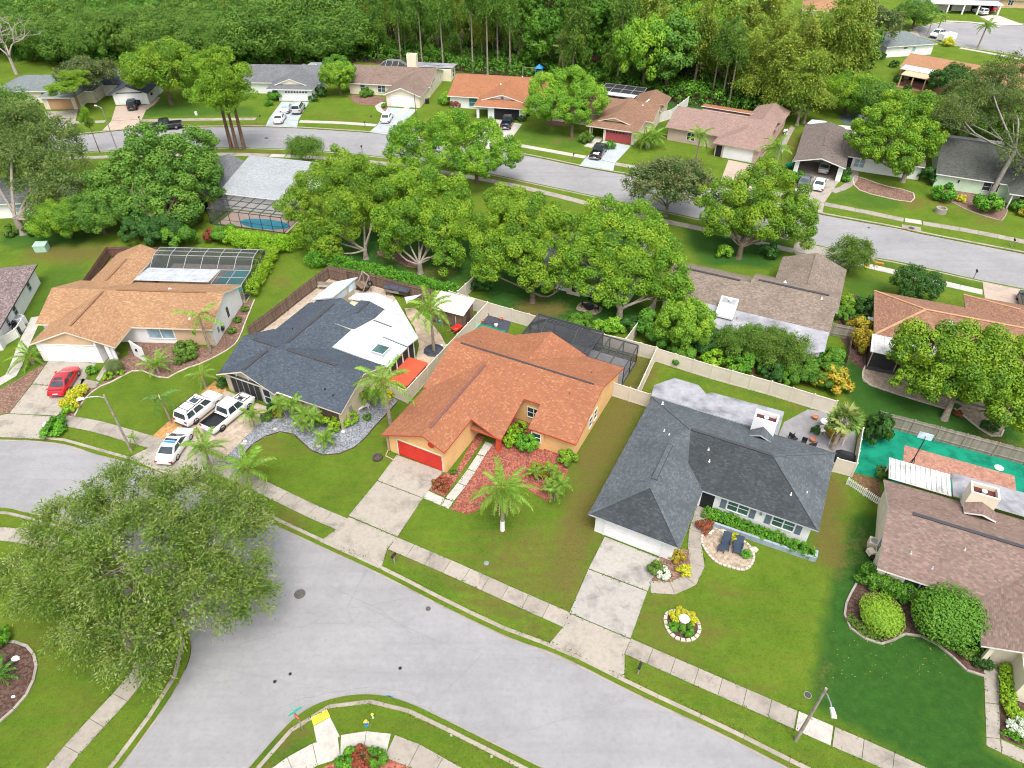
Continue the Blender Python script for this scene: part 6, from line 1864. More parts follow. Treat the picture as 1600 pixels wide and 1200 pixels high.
def uniq(key, lobes, n, a, b, leaf, bark, px, label, seed, h0, r, lean=(0, 0), puffs=26, pr=.32, kind='crown', z0=.6, name='tree', cat='tree', twigs=3, low=-.8, **kw):
 """a tree whose crown is shaped lobe by lobe after the photograph"""
 p = at(*px)
 e = thing(name, label, cat, (p[0], p[1], 0))
 if kind == 'crown': cr = crown_mesh('crown', lobes, int(n * 1.75), a, b, LEAF[leaf], seed, puffs, pr, z0, low=low)
 else: cr = spray_mesh('crown', lobes, n, kw.get('per', 12), kw.get('length', 1.6), a, b, LEAF[leaf], seed, kw.get('droop', .4), kw.get('inner', .4), z0, kw.get('out', .7), kw.get('spread', .16))
 inst(cr, 'crown', e)
 inst(trunk_mesh('trunk', lobes, h0, r, M[bark], seed, lean=lean, twigs=twigs), 'trunk', e)
 return e

def lobes_px(base, L, k=1.14):
 """lobes given as photograph point, height of centre, radius, half height"""
 b = at(*base)
 out = []
 for px, py, z, r, rz in L:
  q = at(px, py, z)
  out.append((q.x - b.x, q.y - b.y, z, r * k, r * k, rz * k))
 return out

# ---- the big loose tree at the lower left
base = (205, 1000)
LB = lobes_px(base, [(215, 870, 7.2, 4.6, 2.6), (120, 830, 6.0, 3.4, 2.2), (200, 780, 6.6, 3.2, 2.0), (300, 790, 6.6, 3.4, 2.1), (345, 860, 6.0, 3.3, 2.2), (110, 910, 5.4, 3.0, 2.1), (50, 900, 4.6, 2.3, 1.8), (300, 930, 5.4, 3.3, 2.2), (220, 980, 4.6, 2.8, 2.0), (385, 800, 5.2, 1.9, 1.7), (130, 990, 4.2, 2.2, 1.7), (240, 1040, 3.2, 1.6, 1.4), (370, 930, 4.6, 1.9, 1.7)], .97)
uniq('elm', LB, 8600, .125, .045, 'elm', 'bark_lt', base, 'huge loose crowned tree over the near street corner at lower left', 101, 2.4, .38, kind='spray', per=11, length=1.15, droop=.3, inner=.5, z0=.8, twigs=9, spread=.13)

# ---- camphor trees along the back yards
uniq('c', lobes_px((572, 404), [(500, 300, 6.5, 3.6, 3.), (560, 285, 7.5, 3.6, 2.8), (470, 320, 5.5, 2.8, 2.4), (540, 335, 5.8, 3., 2.4), (600, 310, 6.4, 3., 2.6), (490, 365, 3.4, 2.1, 2.), (530, 260, 7.5, 3., 2.2), (515, 385, 2.6, 1.5, 1.6)]), 34000, .135, .08, 'camphor', 'bark_lt', (572, 404), 'multi stemmed camphor tree above the hedge, left of its twin, beside the blue pool', 111, 1.4, .36, twigs=4)
uniq('c', lobes_px((657, 427), [(650, 300, 7.8, 3.6, 2.8), (700, 315, 7., 3.3, 2.7), (630, 345, 6., 3., 2.4), (690, 355, 5.2, 3., 2.4), (720, 350, 5.2, 2.6, 2.4), (650, 275, 7.8, 2.8, 2.2), (610, 290, 7., 2.6, 2.2), (615, 375, 3.6, 1.8, 1.8), (700, 400, 2.8, 1.8, 1.7)]), 34000, .135, .08, 'camphor', 'bark_lt', (657, 427), 'forked camphor tree above the green hedge, left of the white fence corner', 112, 1.6, .36, twigs=4)
uniq('c', lobes_px((832, 472), [(800, 350, 7.2, 3.1, 2.6), (845, 340, 7.4, 2.9, 2.4), (770, 395, 5.6, 2.5, 2.2), (815, 400, 5.4, 2.6, 2.2), (860, 400, 5.4, 2.4, 2.2), (790, 320, 7.4, 2.6, 2.1), (840, 435, 3.6, 1.9, 1.7), (760, 420, 4.4, 1.6, 1.6), (880, 430, 4., 1.6, 1.6)]), 34000, .13, .08, 'camphor', 'bark', (832, 472), 'camphor tree with short trunk on the shaded lawn behind the orange roof', 113, 1.5, .36, twigs=4)
uniq('c', lobes_px((967, 500), [(960, 370, 7.4, 3.6, 2.8), (1010, 380, 7., 3.2, 2.6), (920, 400, 6., 2.8, 2.4), (985, 420, 5.2, 3., 2.3), (1040, 425, 5.6, 2.6, 2.3), (930, 440, 4., 2.1, 2.), (950, 335, 7.6, 2.8, 2.1), (1050, 450, 4.4, 2.0, 1.9), (905, 360, 6.8, 2.3, 2.), (990, 345, 7.4, 2.8, 2.), (960, 455, 3.6, 1.8, 1.6)]), 38000, .13, .08, 'camphor', 'bark_lt', (967, 500), 'widest camphor tree on three trunks above the leaning fence panel', 114, 1.6, .42, twigs=4)
uniq('c', lobes_px((1154, 403), [(1170, 300, 7., 3.3, 2.6), (1210, 310, 7., 3.1, 2.5), (1130, 310, 6.4, 2.9, 2.4), (1190, 345, 5., 3.0, 2.2), (1245, 330, 6., 2.7, 2.3), (1130, 345, 4.8, 2.3, 2.), (1250, 355, 4.4, 2.2, 2.), (1200, 275, 7., 2.6, 2.)]), 32000, .135, .08, 'camphor', 'bark', (1154, 403), 'camphor tree with yellowing tips by the second street, right of the magnolia', 115, 2.0, .4, twigs=4)
uniq('c', lobes_px((745, 287), [(640, 215, 6.4, 3.2, 2.4), (700, 205, 7.2, 3.4, 2.6), (760, 215, 6.6, 3.2, 2.5), (690, 240, 5., 3., 2.1), (790, 240, 5.2, 2.6, 2.2), (740, 255, 4.6, 2.6, 2.), (625, 235, 5., 2.3, 1.9)]), 26000, .155, .09, 'camphor', 'bark', (745, 287), 'spreading tree on the near verge in front of the dark screened garage', 116, 2.2, .32)
uniq('c', lobes_px((893, 214), [(850, 140, 6.8, 3.0, 2.5), (900, 130, 7.4, 3.2, 2.5), (870, 165, 5.2, 3.0, 2.2), (925, 155, 6., 2.7, 2.3), (840, 165, 5., 2.3, 2.), (900, 175, 4.4, 2.6, 1.9), (880, 125, 7.4, 2.6, 2.)]), 26000, .155, .09, 'bright', 'bark', (893, 214), 'single dense round tree on the lawn between orange and maroon door houses', 117, 2.4, .34)
uniq('c', lobes_px((1410, 284), [(1370, 190, 7.8, 3.0, 2.4), (1420, 180, 8.2, 3.4, 2.6), (1400, 220, 6.2, 3.2, 2.4), (1350, 215, 6., 2.3, 2.), (1445, 215, 6.2, 2.7, 2.3), (1410, 250, 4.4, 2.4, 1.9), (1450, 165, 8., 2.4, 2.), (1370, 235, 4.6, 2.0, 1.8), (1395, 165, 8.2, 2.3, 2.)]), 30000, .155, .09, 'camphor', 'bark_lt', (1410, 284), 'yellow green tree in the mulch bed before the carport house', 118, 2.0, .38)
uniq('c', lobes_px((1475, 655), [(1450, 545, 5.8, 2.8, 2.), (1510, 540, 6.2, 3.0, 2.2), (1560, 560, 6.2, 3., 2.2), (1480, 580, 4.6, 2.6, 1.9), (1540, 590, 5., 3.0, 2.), (1420, 550, 5., 1.8, 1.4), (1590, 610, 4.6, 2.4, 1.9), (1460, 600, 3.6, 1.8, 1.5), (1575, 640, 3.6, 2.0, 1.6), (1420, 590, 3.4, 1.3, 1.2)]), 30000, .14, .085, 'camphor', 'bark_lt', (1475, 655), 'spreading tree over the white patio roof of the red brown house', 119, 2.0, .32, (.4, .7))
uniq('c', lobes_px((1558, 308), [(1520, 150, 10., 3.2, 2.2), (1570, 130, 11., 3.6, 2.4), (1600, 170, 10., 3.2, 2.3), (1500, 190, 8., 2.6, 2.), (1610, 230, 7.4, 2.6, 2.), (1590, 110, 11., 3., 2.1), (1545, 170, 9., 2.8, 2.), (1480, 170, 9., 2.2, 1.6), (1625, 250, 6., 2.2, 1.8)], 1.2), 3600, .16, .07, 'greyoak', 'bark_pale', (1545, 310), 'large grey barked oak leaning over the pale green house', 120, 7.6, .36, (1.6, 1.3), kind='spray', per=10, length=1.4, droop=.3, inner=.3, z0=3., twigs=7)
uniq('c', lobes_px((37, 365), [(30, 200, 8.6, 4., 3.), (80, 215, 7.6, 3.8, 2.8), (100, 260, 6., 3.4, 2.6), (40, 250, 6.8, 3.8, 2.6), (-30, 240, 7.2, 3.8, 2.8), (110, 300, 4.4, 2.6, 2.3), (60, 290, 5., 2.6, 2.), (70, 320, 3.6, 2.2, 1.6)]), 5200, .17, .08, 'greyoak', 'bark_lt', (37, 365), 'big grey green oak at the left edge before the white house', 121, 2.6, .55, kind='spray', per=10, length=1.4, droop=.35, inner=.35, z0=1., twigs=6)
uniq('c', lobes_px((270, 380), [(270, 250, 8., 3.6, 2.8), (310, 240, 7.6, 3.2, 2.6), (220, 260, 7., 3.2, 2.6), (300, 285, 5.6, 3., 2.4), (190, 290, 5.6, 3., 2.4), (250, 300, 5.0, 3., 2.4), (320, 270, 5.6, 2.6, 2.2), (240, 225, 8., 2.6, 2.), (280, 330, 3.4, 3., 2.4), (230, 335, 3.2, 2.8, 2.2), (330, 300, 3.6, 2.2, 2.), (190, 320, 4., 2.6, 2.2)], 1.2), 34000, .19, .11, 'oak', 'bark', (262, 372), 'dark dense tree left of the tan walled house, tallest of its clump', 122, 2., .4)
plant('oak1', 'tree', 'dark green tree in the clump behind the red brown fence', 'tree', (165, 365), .62)
plant('bigdark', 'shrub', 'big glossy dark shrub right of the dark tree clump', 'shrub', (262, 378), 1.25); plant('bigdark', 'shrub', 'tall dark shrub at the foot of the dark tree clump', 'shrub', (225, 372), 1.2)
plant('bigbush', 'shrub', 'dense green shrub against the fence end beside the tan walled house', 'shrub', (285, 383), 1.0); plant('bush_dark', 'shrub', 'tall conical shrub next to the tan walled house', 'shrub', (306, 350), (1.2, 1.2, 2.0))
plant('oak2', 'tree', 'dark oak by the left edge below the bare tree', 'tree', (20, 215), .78); plant('oak1', 'tree', 'rounded dark oak left of the far street end', 'tree', (-25, 240), .8)
plant('camphor2', 'tree', 'yellowish olive tree before the left oak crown', 'tree', (110, 372), .62)
plant('magnolia', 'tree', 'brownish magnolia between the grey roofed and black roofed houses', 'tree', (152, 158), 1.0, 1.05)
plant('camphor1', 'tree', 'full round camphor tree right of the black roofed house', 'tree', (268, 163), 1.15, 1.35); plant('camphor3', 'tree', 'smaller camphor behind the light green pine trio', 'tree', (320, 150), .7)
plant('magnolia', 'tree', 'dark glossy magnolia with brown leaves beside the second street', 'tree', (1040, 338), 1.15, 1.05); plant('willowy', 'tree', 'small crape myrtle at the near verge of the second street', 'tree', (482, 262), (.9, .9, 1.05))
plant('bright1', 'tree', 'light round tree between two driveways of the far row', 'tree', (532, 148), .72, .82); plant('bigbush', 'shrub', 'leafy green shrub behind the light round tree', 'shrub', (528, 118), 1.4)
plant('round1', 'tree', 'compact round dark green tree on the right verge lawn', 'tree', (1420, 472), .68, .7); plant('willowy', 'tree', 'weeping bottlebrush beside the brown garage wing', 'tree', (1325, 425), .85, .9)
plant('bright1', 'tree', 'loose light green tree at the leaning fence line', 'tree', (1065, 545), .62, .72); plant('bigbush', 'shrub', 'deep green shrub left of the loose light green tree', 'shrub', (1025, 530), 1.05)
# trio of pines on the near verge
for px, s, lab in (((362, 232), (1., 1., 1.0), 'left stem of the three tall light green pines'), ((371, 234), (.9, .9, .92), 'middle stem of the three tall light green pines'), ((382, 233), (1., 1., 1.06), 'right stem of the three tall light green pines')):
 plant('pine1' if s[0] == 1. else 'pine2', 'pine_tree', lab, 'pine tree', px, (s[0] * 1.38, s[1] * 1.38, s[2] * 1.25), group='pines on the near verge')
plant('pine2', 'pine_tree', 'short light green pine in front of the grey roofed far left house', 'pine tree', (128, 178), (1.25, 1.25, .62))
plant('pine2', 'pine_tree', 'slim nearly bare pine by the thin lamp post', 'pine tree', (156, 238), (.36, .36, .62))
# bare dead tree top left
def bare_tree(px, label, h, seed):
 rng = np.random.RandomState(seed)
 p = at(*px)
 e = thing('bare_tree', label, 'tree', (p[0], p[1], 0))
 mb = MB()
 def grow(a, d, L, r, depth):
  b = a + d * L
  limb(mb, a, b, r, r * .6, .06, rng, 4)
  if depth == 0: return
  for _ in range(3):
   nd = d + sph(rng, 1)[0] * .75
   nd[2] = max(nd[2], .05)
   nd /= np.linalg.norm(nd)
   grow(b, nd, L * rng.uniform(.6, .85), r * .58, depth - 1)
 mb.tube([(0, 0, 0), (0, 0, h * .25)], [.4, .3], 8)
 for k in range(4):
  d = np.array([math.cos(k * 1.6 + .4) * .7, math.sin(k * 1.6 + .4) * .5, 1.]); d /= np.linalg.norm(d)
  grow(np.array([0, 0, h * .24]), d, h * .24, .2, 4)
 mb.build('branches', M['bark_dead'], e, smooth_angle=50)
bare_tree((26, 116), 'leafless grey tree at the upper left against the wood', 15., 5)

# ---- the wood behind the far row
rng = np.random.RandomState(77)
front = [(-80, 62), (0, 78), (60, 92), (150, 100), (240, 97), (330, 96), (420, 99), (500, 97), (560, 92), (640, 97), (700, 104), (760, 112), (830, 119), (900, 127), (960, 137), (1010, 146), (1060, 156), (1110, 163), (1160, 170), (1210, 174), (1250, 168), (1290, 150)]
fx = np.array([p[0] for p in front], float); fy = np.array([p[1] for p in front], float)
STEMS = [(693, 110, 17, 1), (739, 113, 18, 2), (762, 117, 19, 3), (797, 117, 17, 4), (778, 110, 18, 5), (627, 100, 15, 6), (660, 103, 16, 7), (1128, 158, 14, 8), (1138, 167, 13, 9), (1112, 152, 13, 10)]
placed = [(lambda q: (q[0], q[1] + dy))(G(p_[0], p_[1])) for p_ in STEMS + [(880, 122, 0, 0), (470, 101, 0, 0), (455, 101, 0, 0), (842, 124, 0, 0)] for dy in (0, 1.5)]
KINDS = {'cypress1': 'feathery yellow green cypress', 'cypress2': 'tall narrow cypress', 'cypress3': 'broad drooping cypress', 'cypressdark': 'dark feathery swamp tree', 'vinecol1': 'vine covered trunk', 'vinecol2': 'trunk wrapped in bright vines', 'oak1': 'rounded dark oak', 'oak2': 'tall dark oak', 'tallmix': 'dark slender tree', 'tallmix2': 'mid green slender tree', 'bright1': 'light green rounded tree'}
def region(px):
 return 'at the far left' if px < 40 else 'behind the far left house' if px < 150 else 'behind the black roofed house' if px < 260 else 'behind the light green pines' if px < 380 else 'behind the three car driveway house' if px < 540 else 'behind the brown roof with chimney' if px < 700 else 'behind the orange roofed far house' if px < 860 else 'behind the maroon door house' if px < 1040 else 'behind the pinkish house' if px < 1190 else 'behind the carport house'
cnt = 0
for row in range(14):
 dpt = row * 4.6
 px = -60.
 while px < 1300 and cnt < 292:
  px += rng.uniform(22, 42) * (1 if row < 3 else 1.25)
  py = np.interp(px, fx, fy)
  q = at(px, py)
  x, y = q.x + rng.uniform(-1.5, 1.5) + (q.x * dpt / 190), q.y + dpt + rng.uniform(-1.4, 1.4)
  if px > 1190 and row > 2: continue
  if px > 1120 and row > 6: continue
  if px < 20 and row > 4: continue
  if any((x - a) ** 2 + (y - b) ** 2 < 3.4 ** 2 for a, b in placed): continue
  u = rng.uniform()
  if row == 0 and px > 560 and u < .3: continue
  placed.append((x, y)); cnt += 1
  u = rng.uniform()
  if px < 380: k = 'oak1' if u < .34 else 'oak2' if u < .66 else 'tallmix2' if u < .8 else 'tallmix' if u < .92 else 'cypress3'
  elif px < 560: k = 'oak2' if u < .3 else 'tallmix' if u < .55 else 'cypressdark' if u < .75 else 'tallmix2' if u < .9 else 'cypress2'
  elif px < 820: k = 'tallmix' if u < .16 else 'cypress2' if u < .42 else 'cypressdark' if u < .68 else 'cypress1' if u < .86 else 'vinecol1'
  elif px < 960: k = 'vinecol1' if u < .25 else 'vinecol2' if u < .5 else 'cypressdark' if u < .62 else 'cypress1' if u < .8 else 'tallmix2'
  else: k = 'cypress1' if u < .34 else 'cypress3' if u < .66 else 'cypress2' if u < .82 else 'tallmix' if u < .92 else 'bright1'
  base_h = {'oak1': 10, 'oak2': 11, 'tallmix': 12, 'tallmix2': 11, 'bright1': 8, 'vinecol1': 13, 'vinecol2': 12, 'cypress1': 15, 'cypress2': 16, 'cypress3': 14, 'cypressdark': 15}[k]
  want = (rng.uniform(8, 11) if px < 380 else rng.uniform(11, 15) if px < 560 else rng.uniform(13, 19)) + (1.5 if row > 2 else 0)
  sz = want / base_h
  sx = min(1.25, max(.7, sz)) * rng.uniform(.85, 1.15) * (.78 if 560 < px < 960 else 1)
  plant(k, 'woodland_tree', KINDS[k] + ' ' + ('at the edge of' if row == 0 else 'just inside' if row < 3 else 'deep in') + ' the wood ' + region(px), 'tree', (x, y, 0), (sx, sx, sz), group=KINDS[k] + ' kind in the wood')
for i, (px, py, hh, sd) in enumerate(STEMS):
 plant('stem', 'woodland_tree', ('pale straight stemmed pine standing clear before the wood, ' + ['first beside the orange roof corner', 'behind the first clear stem', 'tallest pinkish stem', 'right of the tallest stem', 'thin one behind the tallest stem', 'left of the green shrub', 'set back by the shadows', 'behind the pinkish house', 'with flared foot by the lawn', 'set back behind the pinkish house'][i]), 'tree', (px, py), (.8, .8, hh / 15.), z=0)
# shrubs and palms at the wood's edge: an unbroken understorey
def understorey():
 rng = np.random.RandomState(5)
 lb = []
 for px in np.arange(-60, 1290, 7.):
  py = np.interp(px, fx, fy)
  for r in range(5):
   q = at(px + rng.uniform(-4, 4), py)
   s = rng.uniform(.8, 2.0)
   lb.append((q.x, q.y + r * 3.2 - 1.2 + rng.uniform(-1, 1), s * .75, s * 1.1, s * 1.1, s))
 me = crown_mesh('undergrowth', lb, 70000, .26, .16, LEAF['vine'], 6, 6, .55, .05)
 o = inst(me, 'undergrowth')
 tag(o, kind='stuff')
understorey()

# ---- trees of the upper right
plant('magnolia', 'tree', 'brown tinged broad tree above the pale blue white house', 'tree', (1330, 88), 1.55, 1.5); plant('oak1', 'tree', 'dense green tree at the top left of the round street', 'tree', (1425, 45), .72)
plant('cypress3', 'tree', 'bright drooping tree left of the brown tinged tree', 'tree', (1225, 165), 1.25, .95); plant('cypress1', 'tree', 'bright yellow green tree clump beside the carport lane', 'tree', (1262, 150), 1.3, 1.0)
plant('cypress3', 'tree', 'tall pale stemmed yellow green tree behind the side yard', 'tree', (1205, 178), 1.1, 1.0); plant('cypress1', 'tree', 'slim yellow green tree nearest the carport roof', 'tree', (1245, 195), 1.0, .85); plant('cypress2', 'tree', 'pale stemmed tree leaning over the carport rear roof', 'tree', (1256, 192), 1.0, .8)
plant('camphor1', 'tree', 'dark round canopy above the carport house', 'tree', (1318, 178), .85); plant('oak2', 'tree', 'dark tree by the pond behind the carport house', 'tree', (1360, 188), .65)
plant('oak1', 'tree', 'dark shade tree behind the pale green house', 'tree', (1490, 222), .85); plant('oak2', 'tree', 'dark tree right behind the pale green house roof', 'tree', (1555, 225), .8); plant('round1', 'tree', 'dark round tree beside the pergola patio', 'tree', (1475, 150), 1.0)
plant('greyoak', 'tree', 'grey green tree above the yellow green street tree', 'tree', (1520, 190), .8); plant('bright1', 'tree', 'light green bush tree behind the pergola house', 'tree', (1500, 140), .45); plant('greyoak', 'tree', 'grey green tree cut by the right edge', 'tree', (1625, 215), .85); plant('oak2', 'tree', 'olive green tree at the right edge below the grey oak', 'tree', (1640, 300), .6)
for px, s, lab in (((1375, 92), .9, 'low dark shrub left of the pale blue white house'), ((1360, 88), 1., 'clipped green shrub by the pale blue wall'), ((1395, 105), .8, 'small shrub on the pergola lawn edge'), ((1480, 72), 1.1, 'yellow green shrub by the round street corner'), ((1418, 140), .6, 'tiny bush in front of the pergola patio'), ((1402, 128), .8, 'bush left of the pergola patio')):
 plant('bush_yellow' if 'yellow' in lab else 'bush_dark', 'shrub', lab, 'shrub', px, s * 1.4)

# ---- hedges: clipped rows of leaves, one thing each
def hedge(label, px, w, h, leaf, dens=260, a=.085, b=.055, seed=1, box=False):
 P = resample(smooth(GL(px), 5), .45)
 o = P[0]
 e = thing('hedge', label, 'hedge', (o[0], o[1], 0))
 rng = np.random.RandomState(seed)
 lb = [(p[0] - o[0] + rng.uniform(-.1, .1), p[1] - o[1] + rng.uniform(-.1, .1), h * .52, w * .52 * rng.uniform(.85, 1.15), w * .52 * rng.uniform(.85, 1.15), h * .5 * rng.uniform(.86, 1.12)) for p in P]
 cr = crown_mesh('foliage', lb, int(len(P) * dens), a, b, LEAF[leaf], seed, 24, .30, .02, .35, -.6, 1.)
 inst(cr, 'foliage', e)
 st = MB()
 for p in P[::2]: st.tube([(p[0] - o[0], p[1] - o[1], -.05), (p[0] - o[0], p[1] - o[1], h * .5)], [.04, .02], 5)
 st.build('stem', M['bark'], e)
 return e
hedge('long bright green hedge behind the wooden fence, under the camphor trees', [(548, 428), (580, 433), (610, 441), (650, 451), (690, 462), (712, 465)], 1.7, 2.0, 'hedge', 420, .10, .065, 3)
hedge('bushy bright hedge end left of the wooden fence corner', [(492, 415), (505, 414), (520, 417), (538, 421)], 2.3, 2.0, 'hedge', 520, .10, .065, 4)
hedge('yellow green hedge below the blue pool cage', [(364, 380), (395, 388), (430, 392), (462, 390)], 2.6, 2.2, 'lime', 620, .11, .07, 5); plant('bigbush', 'shrub', 'bright green rounded shrub at the left end of the yellow green hedge', 'shrub', (352, 377), .75)
plant('bush_red', 'shrub', 'red leaved shrub left of the yellow green hedge', 'shrub', (333, 376), (1.2, 1.2, 1.6))
hedge('clipped lime hedge right of the large pool cage', [(425, 402), (418, 418), (410, 432), (400, 448), (393, 462)], 1.9, 1.9, 'lime', 560, .10, .06, 6)
hedge('clipped hedge in the planter under the shuttered windows', [(1107, 806), (1140, 818), (1180, 834), (1220, 850), (1262, 868)], 1.25, .85, 'hedge', 420, .075, .05, 7)
hedge('low lime hedge beside the path at the right edge', [(1571, 1052), (1571, 1080), (1574, 1108), (1590, 1122), (1620, 1130)], .95, .8, 'lime', 420, .07, .045, 8)
hedge('low green hedge in the far bottom right bed', [(1572, 1148), (1600, 1160), (1640, 1178)], .6, .5, 'hedge', 260, .06, .04, 9)
hedge('wide hedge under the front window of the brown roofed house', [(1352, 908), (1375, 918), (1400, 930), (1425, 940)], 1.9, 1.5, 'hedge', 620, .085, .055, 10)
hedge('low mixed ground cover behind the round clipped shrub', [(1330, 968), (1345, 985), (1370, 998), (1395, 985)], .8, .4, 'olive', 240, .06, .04, 11)
plant('ball', 'shrub', 'round clipped light green shrub in the curved bed', 'shrub', (1371, 972), (1.75, 1.6, 1.0)); plant('balldark', 'shrub', 'largest round clipped dark green shrub by the brown roof', 'shrub', (1472, 985), (2.35, 2.3, 1.85)); plant('bush_dark', 'shrub', 'small dark shrub at the porch post of the brown roofed house', 'shrub', (1533, 1038), .75)
plant('bush_olive', 'shrub', 'olive ground shrub behind the porch post', 'shrub', (1508, 1020), .9); plant('bush_dark', 'shrub', 'dark low shrub between big round shrub and porch', 'shrub', (1520, 990), 1.2)
